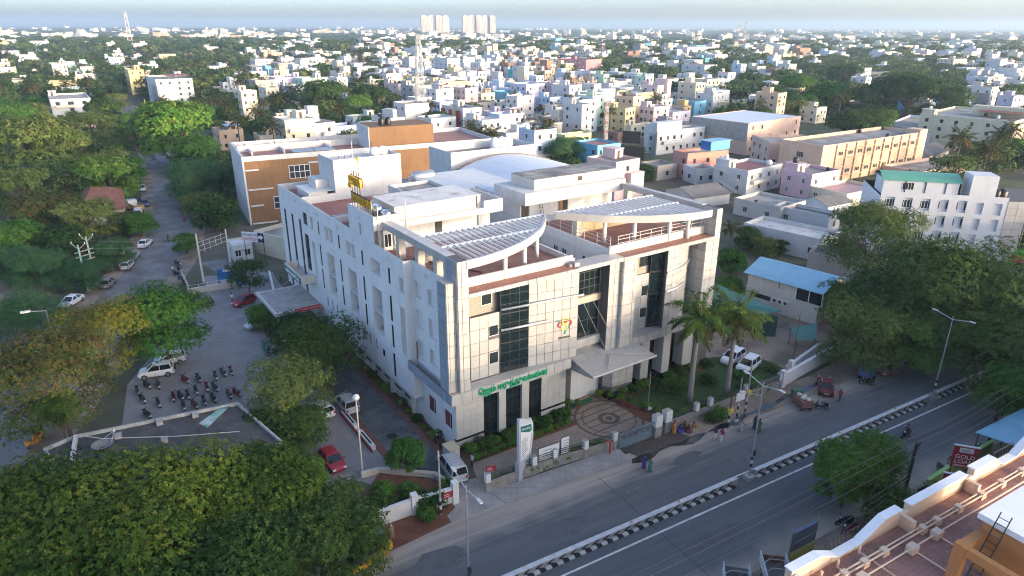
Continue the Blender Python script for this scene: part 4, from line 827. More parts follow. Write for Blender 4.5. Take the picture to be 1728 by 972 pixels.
def place_tree(kind, pos, Rad, hc, label, lod='mid', group=None, name='tree', seed=0, bunches=None, ls=None, sq=1.0):
    """crown centre hc above the ground at pos"""
    t = thing(name, label, 'tree', (pos[0], pos[1], 0), rng.uniform(0, 6.28), group)
    if lod == 'near':
        cm, lc = crown_mesh(kind, Rad, bunches, ls, seed); cr = link('crown', cm, t, (0, 0, hc)); link('trunk', trunk_mesh(Rad, hc, lc, seed), t, (0, 0, hc))
    else:
        cm, tm = tree_meshes(kind, lod, seed % 2); cr = link('crown', cm, t, (0, 0, hc)); cr.scale = (Rad, Rad, Rad * sq)
        tr = link('trunk', tm, t, (0, 0, hc)); tr.scale = (Rad, Rad, hc / 0.95)
    return t
def tree_at(kind, x, y, rpx, label, k=1.25, lod='mid', group=None, seed=0, name='tree', bunches=None, ls=None, sq=1.0):
    """crown seen at photo pixel (x, y) with radius rpx; crown centre stands k radii above the ground"""
    z = 6.0
    for _ in range(6): p = G(x, y, z); Rad = rpx * mpp(p); z = Rad * k
    return place_tree(kind, p, Rad, z, label, lod, group, name, seed, bunches, ls, sq)
# ---- palms
def frond(C, D, N, LN, WD, COL, base, az, el, length, nl, droop, r, col, lw):
    d = np.array([math.cos(az) * math.cos(el), math.sin(az) * math.cos(el), math.sin(el)]); side = np.array([-math.sin(az), math.cos(az), 0.0]); p = np.array(base, float); pts = []
    st = length / nl
    for i in range(nl):
        pts.append((p.copy(), d.copy())); p = p + d * st; d = d + np.array([0, 0, -droop * st * (0.35 + 1.3 * i / nl)]); d /= np.linalg.norm(d)
    for i, (p, d) in enumerate(pts):
        f = i / nl
        if f < 0.08: continue
        ll = length * 0.27 * math.sin(math.pi * (0.12 + 0.86 * f)) + 0.02
        for sg in (-1, 1):
            for rep in range(2):
                v = side * sg * r.uniform(0.75, 1.0) + d * r.uniform(0.35, 0.8) + np.array([0, 0, r.uniform(-0.75, 0.25)]); v /= np.linalg.norm(v)
                C.append(p + d * st * rep * 0.5); D.append(v); n = np.array([0, 0, 1.0]) + side * sg * -0.3; n -= v * n.dot(v); N.append(n / np.linalg.norm(n)); LN.append(ll); WD.append(lw); COL.append(np.array(col) * r.uniform(0.7, 1.25))
    return [q[0] for q in pts] + [p]
def palm_meshes(key, seed, h, nf, fl, nl, lw, cols, trunk_r, lean=0.0, shaft=None, els=(-0.5, 1.2), droop=0.5, tm=None):
    r = np.random.default_rng(seed); C, D, N, LN, WD, COL = [], [], [], [], [], []; b = MB()
    top = Vector((lean * h, lean * 0.3 * h, h))
    for i in range(nf):
        f = i / max(1, nf - 1); el = els[0] + (els[1] - els[0]) * f + r.uniform(-0.12, 0.12); a = i * 2.4 + r.uniform(-0.2, 0.2)
        col = cols[0] if f > 0.25 else cols[1]
        pts = frond(C, D, N, LN, WD, COL, top, a, el, fl * r.uniform(0.85, 1.1), nl, droop / fl * r.uniform(0.8, 1.2), r, col, lw)
        b.tube([tuple(pts[0]), tuple(pts[len(pts) // 2]), tuple(pts[-1])], [0.05, 0.035, 0.01], 3, 1)
    crown = leaves_mesh('crown', np.array(C), np.array(D), np.array(N), np.array(LN), np.array(WD), np.array(COL))
    t = MB(); k = 7
    t.tube([(top.x * (i / k) ** 1.6, top.y * (i / k) ** 1.6, h * i / k - 0.05) for i in range(k + 1)], [trunk_r * (1.5 if i == 0 else 1.08 if i < 3 else 0.86) for i in range(k + 1)], 9)
    rach = b.mesh('rachis', [M_BARK, mat('palm_rachis', (0.10, 0.11, 0.04))])
    sh = None
    if shaft:
        s = MB(); s.tube([top - Vector((0, 0, shaft)), top - Vector((0, 0, shaft * 0.5)), top + Vector((0, 0, 0.3))], [trunk_r * 0.95, trunk_r * 1.15, trunk_r * 0.5], 9); sh = s.mesh('crownshaft', mat('palm_crownshaft', (0.12, 0.17, 0.06), var=0.1))
    return crown, t.mesh('trunk', tm or M_BARKG, True), rach, sh
def place_palm(ms, pos, label, name, scale=1.0, group=None, rz=None):
    t = thing(name, label, 'palm', (pos[0], pos[1], 0), rng.uniform(0, 6.28) if rz is None else rz, group)
    for nm, me in zip(('crown', 'trunk', 'rachis', 'crownshaft'), ms):
        if me: o = link(nm, me, t); o.scale = (scale,) * 3
    return t
# two royal palms in the garden
for i, (x, y, h, lab) in enumerate(((1163, 680, 11.2, 'royal palm nearer the gate with smooth grey trunk and full crown'), (1226, 667, 10.6, 'second royal palm of the lawn, beside the two parked white cars'))):
    ms = palm_meshes('royal', 5 + i, h, 22, 4.4, 34, 0.12, ((0.085, 0.15, 0.03), (0.13, 0.135, 0.04)), 0.30, 0.012, 1.6, (-0.85, 1.25), 1.35)
    place_palm(ms, G(x, y), lab, 'royal_palm', rz=0.4 + i)
# ---- the big crowns in the foreground and beside the lot
near = [
 ('canopy', 70, 885, 150, 1.05, 'broad olive-green canopy tree filling the bottom corner beside the side road', 5200, 0.34),
 ('canopy', 250, 885, 165, 1.05, 'broad canopy tree with yellowish tips below the satellite dish roof', 5600, 0.34),
 ('canopy', 425, 845, 125, 1.05, 'tall canopy tree with yellow flush below the fallen green banner', 5000, 0.34),
 ('dark', 555, 905, 105, 1.0, 'dark green canopy tree over the auto rickshaw by the road edge', 3600, 0.34),
 ('canopy', 150, 1010, 150, 1.05, 'dark canopy tree cut off by the bottom edge of the picture', 3800, 0.36),
 ('dark', 370, 1010, 140, 1.0, 'shadowed canopy tree at the bottom edge with a dark gap above', 3600, 0.36),
 ('bright', 522, 800, 30, 1.3, 'light green young tree over the red parked car', 900, 0.30),
 ('copper', 165, 570, 80, 1.35, 'yellow and orange flowering tree beside the side road', 3600, 0.30),
 ('brown', 95, 645, 108, 1.2, 'wide dark tree with brown-orange top beside the scooter park', 4600, 0.32),
 ('bright', 98, 690, 34, 2.6, 'patch of light green young tree inside the brown-topped tree', 700, 0.30),
 ('green', 272, 545, 80, 1.15, 'round deep green tree overhanging the two white cars', 3600, 0.32),
 ('thorn', 25, 555, 85, 0.9, 'feathery dark thorn tree at the left edge below the clearing', 2600, 0.36),
 ('dark', 545, 592, 78, 1.0, 'dark round tree beside the hospital driveway', 2700, 0.28),
 ('dark', 502, 568, 48, 1.1, 'smaller dark tree below the out patient canopy', 1500, 0.28),
 ('olive', 490, 660, 76, 1.1, 'yellowish green tree over the silver car in the lot', 2600, 0.28),
 ('dark', 445, 722, 36, 1.2, 'dark leafy tree over the corner of the dark flat roof', 1300, 0.28),
 ('dark', 505, 722, 46, 1.1, 'dark leafy tree behind the red car', 1500, 0.28),
 ('dark', 416, 462, 33, 1.35, 'narrow green tree beside the canteen sign', 1300, 0.26),
 ('green', 445, 533, 29, 1.0, 'small round tree over the silver hatchback', 1000, 0.26),
 ('green', 686, 768, 34, 1.2, 'young round tree in the corner flower bed', 1500, 0.20),
 ('green', 1430, 800, 62, 1.2, 'light green street tree beside the dark utility pole', 2600, 0.26),
 ('green', 1475, 770, 50, 1.3, 'yellow-green bushy tree reaching over the median', 1600, 0.26),
 ('dark', 1500, 850, 42, 1.2, 'dark small tree behind the orange parapet', 1100, 0.26),
]
for i, (kd, x, y, r_, k, lab, nb, ls) in enumerate(near): tree_at(kd, x, y, r_ * 1.06, lab, k * 0.85, 'near', None, 40 + i, 'tree', int(nb * (1.85 if ls > 0.33 else 1.65)), ls * (0.66 if ls > 0.33 else 0.78))
right = [
 ('dark', 1610, 505, 125, 0.95, 'huge spreading rain tree beside the white shop building', 5200, 0.42),
 ('dark', 1505, 520, 80, 1.0, 'spreading dark tree behind the blue roofed hall', 3000, 0.42),
 ('olive', 1462, 560, 74, 0.95, 'sunlit yellow-green tree above the parked maroon car', 3200, 0.36),
 ('green', 1545, 575, 62, 1.0, 'bright-tipped tree overhanging the road under the lamp post', 2400, 0.36),
 ('dark', 1675, 580, 90, 0.95, 'dark rain tree overhanging the far stretch of road', 3600, 0.42),
 ('green', 1720, 660, 60, 1.1, 'dark green tree at the right edge over the near carriageway', 2000, 0.34),
 ('olive', 1468, 398, 76, 1.15, 'round olive neem tree in front of the white building with green roof', 3600, 0.42),
 ('dark', 1415, 505, 40, 1.1, 'dark tree at the corner of the blue roof', 1400, 0.36),
]
for i, (kd, x, y, r_, k, lab, nb, ls) in enumerate(right): tree_at(kd, x, y, r_ * 1.1, lab, k * 0.85, 'near', None, 90 + i, 'tree', int(nb * 1.7), ls * 0.84)
mid = [  # kind, x, y, r, k, label
 ('olive', 60, 245, 68, 'spreading olive tree among the left woods below the white houses'), ('olive', 150, 218, 42, 'tall olive tree left of the pink porch'), ('green', 20, 200, 40, 'green tree at the left edge under the cream houses'),
 ('olive', 30, 320, 52, 'yellow-green tree at the left edge of the woods'), ('olive', 105, 255, 50, 'pale olive tree with bare lower trunk in the woods'), ('green', 185, 302, 52, 'round green tree behind the red tiled roof'),
 ('brown', 70, 365, 55, 'dark brownish tree in the middle of the left woods'), ('olive', 140, 372, 50, 'wide olive tree in front of the red tiled roof'), ('green', 30, 408, 48, 'green tree above the dirt clearing'), ('dark', 100, 410, 42, 'dark tree behind the twin green poles'),
 ('green', 235, 378, 26, 'small bush-like tree between tiled house and parked cars'), ('olive', 205, 375, 26, 'reddish olive tree beside the tiled house wall'), ('thorn', 60, 455, 50, 'feathery thorn bush above the clearing'), ('thorn', 135, 462, 36, 'feathery thorn bush behind the transformer'), ('thorn', 190, 425, 34, 'thorn bush behind the white hoarding'),
 ('thorn', 15, 445, 40, 'feathery thorn bush at the left edge'), ('dark', 180, 262, 30, 'dark tree between the two tiled roofs'), ('green', 215, 285, 28, 'green tree beside the side road bend'),
 ('bright', 300, 226, 66, 'big bright green dome tree beside the side road'), ('dark', 250, 215, 34, 'dark tree beside the big bright dome tree'), ('green', 322, 262, 40, 'green tree below the bright dome tree'), ('thorn', 325, 305, 48, 'feathery grey-green tree beside the bare golden tree'), ('dry', 315, 300, 26, 'golden brown half-bare tree by the side road'),
 ('dark', 362, 358, 40, 'dark tree beside the brown annex corner'), ('olive', 335, 345, 28, 'yellowish tree over the side road kerb'), ('thorn', 370, 300, 34, 'grey-green feathery tree against the brown annex'), ('green', 312, 410, 22, 'small tree beside the transformer yard'), ('dark', 175, 190, 30, 'dark tree beside the pink porch'),
 ('dark', 230, 232, 26, 'dark tree leaning over the side road bend'), ('green', 212, 208, 22, 'green tree closing off the side road view'), ('dark', 184, 190, 20, 'dark tree left of the distant side road'), ('olive', 198, 170, 18, 'olive tree at the far end of the side road'), ('dark', 165, 160, 18, 'dark tree behind the stepped office'), ('dark', 178, 148, 16, 'dark round tree before the yellow shuttered house'), ('dark', 268, 190, 26, 'dark tree behind the bright dome tree'), ('green', 345, 195, 24, 'green tree right of the bright dome tree'), ('dark', 480, 175, 26, 'dark tree among the palms left of the annex roof'), ('dark', 120, 165, 22, 'dark tree behind the left woods'),
 ('thorn', 958, 262, 42, 'feathery green tree behind the vaulted hall'), ('olive', 1062, 262, 24, 'olive tree beside the black billboards'), ('dark', 1085, 290, 18, 'dark shrub tree under the black billboards'), ('dark', 735, 210, 30, 'dark tree at the foot of the lattice mast'), ('olive', 728, 240, 24, 'olive tree behind the brown annex'),
 ('umbrella', 628, 164, 34, 'dark flat-topped rain tree behind the cream houses'), ('bright', 602, 182, 26, 'bright green tree before the dark rain tree'), ('dark', 545, 165, 40, 'dense dark tree left of the bright green tree'), ('dark', 668, 182, 16, 'small dark tree before the yellow house'), ('olive', 520, 205, 20, 'small olive tree behind the annex roof'),
 ('umbrella', 1450, 217, 52, 'flat dark rain tree inside the peach school courtyard'), ('umbrella', 1535, 158, 55, 'broad rain tree beside the dark glass building'), ('dark', 1590, 175, 40, 'dark tree before the cream apartment block'), ('dark', 1470, 170, 36, 'dark green tree before the glass building'), ('green', 1400, 165, 34, 'green tree in the park beyond the peach school'), ('green', 1345, 150, 34, 'leafy tree in the park edge nearest the houses'), ('dark', 1300, 165, 30, 'dark park tree behind the blue roofed hall'), ('green', 1350, 178, 26, 'low light tree in the park'), ('dark', 1430, 130, 30, 'dark park tree under the glass building'),
 ('green', 1235, 440, 26, 'leafy tree between hospital and blue roofed hall'), ('green', 1228, 485, 26, 'light green tree beside the end pylon'), ('olive', 1290, 415, 22, 'bushy tree behind the blue roofed hall'), ('dark', 1260, 400, 24, 'dark tree behind the hospital end'), ('green', 1245, 520, 20, 'small tree over the green roofed shed'), ('dark', 1320, 415, 16, 'shrub beside the low white house'), ('dark', 1715, 265, 30, 'dark tree beyond the white shop building'), ('green', 1700, 250, 26, 'green tree behind the white stair tower'), ('dark', 1640, 255, 22, 'dark tree behind the palm by the white stair tower'),
]
for i, (kd, x, y, r_, lab) in enumerate(mid): tree_at(kd, x, y, r_ * 1.06, lab, 0.78, 'mid', None, i)
# ================================================================ the buildings around
FOOT = []          # footprints already taken: (x, y, radius)
M_PANE = mat('dark_window', (0.035, 0.04, 0.045), rough=0.2, var=0.2, scale=3, spec=0.5)
M_SHADE = mat('window_sunshade', (0.5, 0.48, 0.45), var=0.1)
M_RSLAB = mat('flat_roof_cement', (0.36, 0.335, 0.30), rough=0.95, var=0.25, scale=0.35, col2=(0.23, 0.21, 0.19), c2scale=0.15, rand=0.15)
M_RTERRA = mat('flat_roof_red', (0.32, 0.17, 0.14), rough=0.95, var=0.2, scale=0.4, rand=0.1)
M_RWHITE = mat('flat_roof_white', (0.58, 0.57, 0.55), rough=0.95, var=0.15, scale=0.4)
M_TIN = mat('tin_sheet_grey', (0.16, 0.155, 0.15), rough=0.7, var=0.2, scale=0.6)
M_TANKB = mat('black_water_tank', (0.012, 0.012, 0.013), rough=0.4, var=0.1)
M_BLUET = mat('blue_tin_sheet', (0.22, 0.42, 0.55), rough=0.5, var=0.12, scale=0.5)
_tk = {}
M_RTILE2 = mat('red_roof_sheet', (0.28, 0.09, 0.06), var=0.15, scale=0.6)
def tank_mesh(r, h, m):
    k = (r, h, m.name)
    if k not in _tk:
        b = MB(); b.lathe([(r * 0.96, 0), (r, h * 0.1), (r, h * 0.72), (r * 0.8, h * 0.88), (r * 0.35, h * 0.95), (r * 0.33, h), (0.05, h)], 12); _tk[k] = b.mesh('water_tank', m, True)
    return _tk[k]
def box_house(t, w, d, h, wall, nf=None, wx=3, wy=3, near=False, stair=True, tanks=1, par=0.8, roofm=None, parm=None, bands=None, wsz=(1.1, 1.25), q=rng, shades=True, faces='fl', winm=None, z0=0.0, room_h=2.4):
    """body, roof, parapet, windows on the faces 'f' (-y), 'l' (-x), 'r' (+x), stair room and tanks; origin at the near corner"""
    nf = nf or max(1, round(h / 3.3)); fh = (h - par - z0) / nf
    b = MB(); b.box(0, w, 0, d, z0, h - par, bottom=False); b.build('wall', wall, t)
    b = MB(); b.box(0.18, w - 0.18, 0.18, d - 0.18, h - par, h - par + 0.03); b.build('roof', roofm or M_RSLAB, t)
    b = MB(); e = 0.04
    for x0, x1, y0, y1 in ((-e, w + e, -e, 0.2), (-e, w + e, d - 0.2, d + e), (-e, 0.2, 0.2, d - 0.2), (w - 0.2, w + e, 0.2, d - 0.2)): b.box(x0, x1, y0, y1, h - par - 0.06, h)
    b.build('parapet', parm or wall, t)
    if bands:
        b = MB()
        for f in range(1, nf): b.box(-0.1, w + 0.1, -0.1, d + 0.1, z0 + f * fh - 0.1, z0 + f * fh + 0.12)
        b.build('floor_band', bands, t)
    wins = MB(); sh = MB()
    for fc in faces:
        n, span = (wx, w) if fc == 'f' else (wy, d)
        for f in range(nf):
            for i in range(n):
                if q.random() < 0.12: continue
                u = span * (i + 0.5) / n + q.uniform(-0.15, 0.15); zb = z0 + f * fh + fh * 0.34; ww = min(wsz[0], span / n * 0.7) * q.choice((1, 1, 0.7)); hh = min(wsz[1], fh * 0.5)
                fm = {'f': FM((u, -0.02, zb), (0, -1, 0)), 'l': FM((-0.02, u, zb), (-1, 0, 0)), 'r': FM((w + 0.02, u, zb), (1, 0, 0))}[fc]
                if near:
                    o = win(t, fm, ww, hh, 2, 1, winm or M_WFRAME, M_PANE, 0.07, 0.1)
                    if shades: s_ = MB(); s_.box(-ww / 2 - 0.15, ww / 2 + 0.15, hh + 0.08, hh + 0.16, -0.05, 0.45); s_.build('sunshade', wall, o)
                else:
                    for c0, c1, c2, c3, mm in ((-ww / 2, ww / 2, 0, hh, 0),):
                        P = [fm @ Vector(v) for v in ((c0, c2, 0.02), (c1, c2, 0.02), (c1, c3, 0.02), (c0, c3, 0.02))]; wins.poly(P)
                    if shades:
                        sh.obox(fm @ Vector((0, hh + 0.12, 0.2)), fm.to_3x3() @ Vector((ww / 2 + 0.15, 0, 0)), fm.to_3x3() @ Vector((0, 0.05, 0)), fm.to_3x3() @ Vector((0, 0, 0.22)))
    if wins.f: stuff(wins.build('window_glazing', winm or M_PANE, t))
    if sh.f: stuff(sh.build('sunshade_row', wall, t))
    zr = h - par
    if stair:
        sw, sd_ = min(3.2, w * 0.42), min(4.2, d * 0.45); sx = q.choice((0.25, w - sw - 0.25)); sy = d - sd_ - 0.25
        b = MB(); b.box(sx, sx + sw, sy, sy + sd_, zr + 0.02, zr + room_h); b.box(sx - 0.2, sx + sw + 0.2, sy - 0.2, sy + sd_ + 0.2, zr + room_h, zr + room_h + 0.15); o = b.build('stair_room', wall, t)
        b = MB(); b.box(sx + sw * 0.3, sx + sw * 0.3 + 0.9, sy - 0.03, sy, zr + 0.05, zr + 2.0); b.build('door', mat('brown_door', (0.07, 0.05, 0.04)), o)
    if stair and not near and q.random() < 0.45:          # a lower or higher part beside the body
        h2 = max(2.6, h + q.choice((-3.1, -3.1, 2.8))); w2 = w * q.uniform(0.35, 0.6); y2 = q.choice((-1.8, 0.4)); b = MB(); b.box(w - w2 if q.random() < 0.5 else 0.0, w - 0.01 if q.random() < 0.5 else w2, y2, d * 0.6, 0, h2); b.build('wing', wall, t)
    if stair and q.random() < 0.3: b = MB(); b.box(w * 0.1, w * 0.6, -1.1, -0.03, z0 + fh * (nf - 1) - 0.1, z0 + fh * (nf - 1) + 0.9); b.build('balcony', parm or q.choice((wall, M_WHITE2, M_OFFW)), t)
    if stair and q.random() < 0.22: b = MB(); b.box(w * 0.3, w * 0.95, 0.4, d * 0.5, zr + 2.2, zr + 2.28); [b.tube([(x, y, zr), (x, y, zr + 2.2)], 0.05, 4) for x in (w * 0.33, w * 0.92) for y in (0.6, d * 0.47)]; b.build('roof_shed', q.choice((M_TIN, M_BLUET, M_RTILE2, M_TIN)), t)
    for i in range(tanks):
        r_ = q.choice((0.5, 0.6, 0.75)); m_ = q.choice((M_TANKB, M_TANKB, M_TANKB, mat('white_plastic_tank', (0.66, 0.66, 0.65))))
        if stair and i == 0: px, py, pz = sx + sw / 2, sy + sd_ / 2, zr + room_h + 0.15
        else: px, py, pz = q.uniform(0.9, max(1, w - 0.9)), q.uniform(0.9, max(1, d - 0.9)), zr + 0.03
        link('water_tank', tank_mesh(r_, r_ * 2, m_), t, (px, py, pz))
    return zr
def spot(Np, Rp, Lp, d=None, w=None, Zset=None, dcap=9.0):
    """frame of a box building from its near roof corner (x, y top, y base) and the two corners beside it"""
    if Zset is None:
        yg = G(Np[0], Np[2]).y; lo, hi = 0.0, CAM_H - 0.5
        for _ in range(50):
            z = (lo + hi) / 2
            if G(Np[0], Np[1], z).y > yg: lo = z
            else: hi = z
        Z = (lo + hi) / 2
    else: Z = Zset
    n, r_, l_ = G(Np[0], Np[1], Z), G(Rp[0], Rp[1], Z), G(Lp[0], Lp[1], Z)
    if dcap < 2:              # far buildings follow the street grid; widths match the corners seen
        rz = R(34); ax, ay = Vector((math.cos(rz), math.sin(rz), 0)), Vector((-math.sin(rz), math.cos(rz), 0))
        def fit(dr, x, hi):
            lo = 3.0
            for _ in range(30):
                m = (lo + hi) / 2
                if abs(PX(n + dr * m)[0] - n_px) < abs(x - n_px): lo = m
                else: hi = m
            return lo
        n_px = PX(n)[0]; W = w or fit(ax, Rp[0], 60); D_ = d or min(fit(ay, Lp[0], 45), 1.6 * W + 6); return n, rz, W, D_, Z
    ax = (r_ - n); W = w or ax.length; rz = math.atan2(ax.y, ax.x); ay = Vector((-math.sin(rz), math.cos(rz), 0)); D_ = d or min(max(4.0, (l_ - n).dot(ay)), dcap * W)
    return n, rz, W, D_, Z
def take(n, rz, W, D_):
    c = Vector((n.x, n.y)) + Vector((math.cos(rz), math.sin(rz))) * W / 2 + Vector((-math.sin(rz), math.cos(rz))) * D_ / 2
    FOOT.append((c.x, c.y, rz, W / 2 + 1.0, D_ / 2 + 1.0))
def bld(label, Np, Rp, Lp, col, d=None, w=None, Z=None, name='house', cat='house', group=None, near=None, dcap=9.0, **k):
    n, rz, W, D_, Zz = spot(Np, Rp, Lp, d, w, Z, dcap); take(n, rz, W, D_)
    t = thing(name, label, cat, (n.x, n.y, 0), rz, group)
    k.setdefault('near', n.length < 190 if near is None else near); k.setdefault('wx', max(1, int(W / 3.2))); k.setdefault('wy', max(1, int(D_ / 3.2)))
    wall = col if not isinstance(col, tuple) else paint(col)
    box_house(t, W, D_, Zz, wall, **k)
    return t, W, D_, Zz
WH = (0.54, 0.54, 0.535); CR = (0.62, 0.55, 0.42); YE = (0.62, 0.45, 0.12); PK = (0.60, 0.40, 0.41); SA = (0.55, 0.27, 0.22); LI = (0.55, 0.50, 0.60); LB = (0.50, 0.58, 0.68); PE = (0.60, 0.42, 0.30); GY = (0.38, 0.37, 0.35); BRK = (0.24, 0.13, 0.10); MI = (0.45, 0.60, 0.50)
# ---- brown annex behind the hospital
M_ORB = paint((0.20, 0.108, 0.05), var=0.1, streak=0.25)
t, W, D_, Z_ = bld('brown annex block with white end wall and pink roof terraces', (410, 265, 381), (742, 240), (391, 240), M_ORB, name='annex_building', cat='building', stair=False, tanks=0, wx=0, wy=0, roofm=M_RTERRA, parm=M_WHITE2, par=1.0, d=22, w=60, near=True)
b = MB(); b.box(-0.35, -0.005, 0.0, D_, 0, Z_); b.build('end_wall', M_WHITE2, t)
b = MB(); b.box(28.5, 44.5, 2.0, 12.0, Z_ - 1.0, Z_ + 4.2); b.build('upper_block', M_ORB, t); b = MB(); b.box(28.3, 28.5, 2.0, 12.0, Z_ - 1.0, Z_ + 4.3); b.build('upper_block_side', M_WHITE2, t)
for i in range(2): link('water_tank', tank_mesh(0.75, 1.9, M_TANKB), t, (32.5 + i * 1.6, 5.0, Z_ + 4.2))
for x, z, w_, h_, nx in ((9.2, Z_ - 5.6, 4.6, 3.0, 4), (5.2, Z_ - 12.0, 2.4, 2.8, 2), (46.2, Z_ - 3.6, 1.6, 1.4, 2), (50.2, Z_ - 3.6, 0.7, 1.0, 1), (51.5, Z_ - 3.6, 0.7, 1.0, 1), (55.2, Z_ - 3.6, 1.6, 1.4, 2)): win(t, FM((x + w_ / 2, -0.03, z), (0, -1, 0)), w_, h_, nx, 2 if h_ > 2 else 1, M_WFRAME, M_PANE, 0.12, 0.12)
for x0, x1, z in ((0.0, 2.8, Z_ - 3.1), (0.2, 5.4, Z_ - 7.4), (0.2, 3.0, Z_ - 11.0), (0.2, 5.5, Z_ - 15.0), (13.6, 20.0, Z_ - 2.4)): b = MB(); b.box(x0, x1, -0.35, 0, z, z + 0.28); b.build('white_fin', M_WHITE2, t)
for k in range(2): b = MB(); b.box(11.0 + k * 5.0, 15.6 + k * 5.0, 3.0, 7.0, Z_ - 0.35, Z_ - 0.25); b.build('solar_panel', mat('solar_panel', (0.07, 0.08, 0.10), rough=0.3, var=0.1, bricks=(0.8, 1.5, (0.3, 0.3, 0.32), 0.03, (0.07, 0.08, 0.11))), t)
for x in (2.5, 9.5, 20.0): b = MB(); b.box(x, x + 0.3, 6.0, 20.0, Z_ - 1.0, Z_ - 0.1); b.build('terrace_wall', M_WHITE2, t)
b = MB(); b.box(0.2, 28.2, 12.0, 12.25, Z_ - 1.0, Z_ + 0.5); b.build('terrace_wall', M_WHITE2, t)
# ---- vaulted hall and long tank building on the hospital's rear
VH = thing('vaulted_hall', 'long hall with white curved sheet roof behind the hospital', 'hall', HA, H_RZ)
b = MB(); prof = [(31.2 + 22.0 * i / 10, 17.0 + 2.2 * math.sin(math.pi * (i / 10) ** 0.92)) for i in range(11)]
for i in range(10): b.poly([(prof[i][0], 36.0, prof[i][1]), (prof[i + 1][0], 36.0, prof[i + 1][1]), (prof[i + 1][0], 54.6, prof[i + 1][1]), (prof[i][0], 54.6, prof[i][1])])
b.build('vault_roof', mat('white_roof_sheet', (0.60, 0.62, 0.65), rough=0.5, var=0.06, bricks=None), VH)
b = MB(); b.box(31.4, 53, 36.2, 54.4, 0, 16.95); b.build('wall', M_WHITE2, VH)
b = MB(); b.prism([(p[0], p[1]) for p in prof], 0, 0.25); o = b.build('gable_rim', mat('brown_rim', (0.13, 0.09, 0.07)), VH); o.matrix_local = Matrix(((1, 0, 0, 0), (0, 0, 1, 54.5), (0, 1, 0, 0.18), (0, 0, 0, 1)))
for t0 in (38.0, 40.3, 44.8, 47.0, 52.0): win(VH, FM((31.36, t0, 14.2), (-1, 0, 0)), 1.5, 1.9, 2, 1, mat('brown_frame', (0.1, 0.07, 0.055)), M_PANE, 0.1)
FOOT.append((HP(18, 27).x, HP(18, 27).y, H_RZ, 20.5, 33)); FOOT.append((HP(42, 45).x, HP(42, 45).y, H_RZ, 13, 13))
t, W, D_, Z_ = bld('long white building with a row of roof tanks behind the vaulted hall', (761, 258, 380), (904, 243), (740, 252), M_WHITE2, Z=20.0, name='clinic_block', cat='building', stair=False, tanks=0, wx=0, wy=0, par=1.3, d=9, near=True)
for i, x in enumerate((W * 0.68, W * 0.76, W * 0.84)): link('water_tank', tank_mesh(1.0, 2.3, mat('cream_tank', (0.55, 0.56, 0.42)) if i == 9 else mat('white_plastic_tank', (0.66, 0.66, 0.65))), t, (x, 5.5, Z_ - 1.2))
SB = thing('service_block', 'grey flat roof with a lying steel tank beside the vaulted hall', 'building', HA, H_RZ)
b = MB(); b.box(17.0, 30.8, 37.5, 56.0, 0, 16.6); b.build('wall', M_WHITE, SB); b = MB(); b.box(17.2, 30.6, 37.7, 55.8, 16.6, 16.64); b.build('roof', M_RSLAB, SB); b = MB(); b.box(17.0, 17.2, 37.5, 56, 16.6, 17.6); b.build('parapet', M_WHITE, SB)
tank_h('steel_tank', (22.5, 50, 18.0), 4.2, 0.95, X, M_METAL, SB)
for k in range(5): b = MB(); b.tube([(18.5, 44 + k * 0.6, 16.9), (30, 44.2 + k * 0.6, 16.9)], 0.12, 6); b.build('roof_pipe', M_DMETAL, SB)
# ---- right of the hospital
def gable(t, w, d, h, rise, wallm, roofm, over=0.5, axis='x', name='roof'):
    b = MB(); b.box(0, w, 0, d, 0, h, bottom=False)
    if axis == 'x': b.poly([(0, 0, h), (0, d, h), (0, d / 2, h + rise)][::-1]); b.poly([(w, 0, h), (w, d, h), (w, d / 2, h + rise)])
    else: b.poly([(0, 0, h), (w, 0, h), (w / 2, 0, h + rise)]); b.poly([(0, d, h), (w, d, h), (w / 2, d, h + rise)][::-1])
    b.build('wall', wallm, t); o = over; k = rise / ((d if axis == 'x' else w) / 2)
    for sg in (0, 1):
        r_ = MB()
        if axis == 'x': pts = [(-o, -o, h - o * k), (w + o, -o, h - o * k), (w + o, d / 2, h + rise), (-o, d / 2, h + rise)] if sg == 0 else [(-o, d / 2, h + rise), (w + o, d / 2, h + rise), (w + o, d + o, h - o * k), (-o, d + o, h - o * k)]
        else: pts = [(-o, -o, h - o * k), (w / 2, -o, h + rise), (w / 2, d + o, h + rise), (-o, d + o, h - o * k)] if sg == 0 else [(w / 2, -o, h + rise), (w + o, -o, h - o * k), (w + o, d + o, h - o * k), (w / 2, d + o, h + rise)]
        r_.poly([(x, y, z + 0.06) for x, y, z in pts]); r_.poly([(x, y, z) for x, y, z in pts][::-1])
        for i in range(4): a, c = pts[i], pts[(i + 1) % 4]; r_.poly([a, c, (c[0], c[1], c[2] + 0.06), (a[0], a[1], a[2] + 0.06)])
        r_.build(name + '_slope', roofm, t)
def gbld(label, Np, Rp, Lp, wallm, roofm, rise, axis='x', name='shed', cat='shed', d=None, w=None, over=0.4):
    n, rz, W, D_, Z = spot(Np, Rp, Lp, d, w); take(n, rz, W, D_); t = thing(name, label, cat, (n.x, n.y, 0), rz); gable(t, W, D_, Z, rise, wallm, roofm, over, axis); return t, W, D_, Z
t, W, D_, Z_ = gbld('white hall with bright blue sheet roof beside the hospital', (1386, 492, 548), (1428, 470), (1262, 459), M_WHITE2, M_BLUET, 1.4, 'y', 'blue_roofed_hall', 'hall', over=0.6)
b = MB(); b.box(-0.25, 0, -0.1, D_, 0, Z_ * 0.58); b.build('lower_wall', M_WHITE2, t)
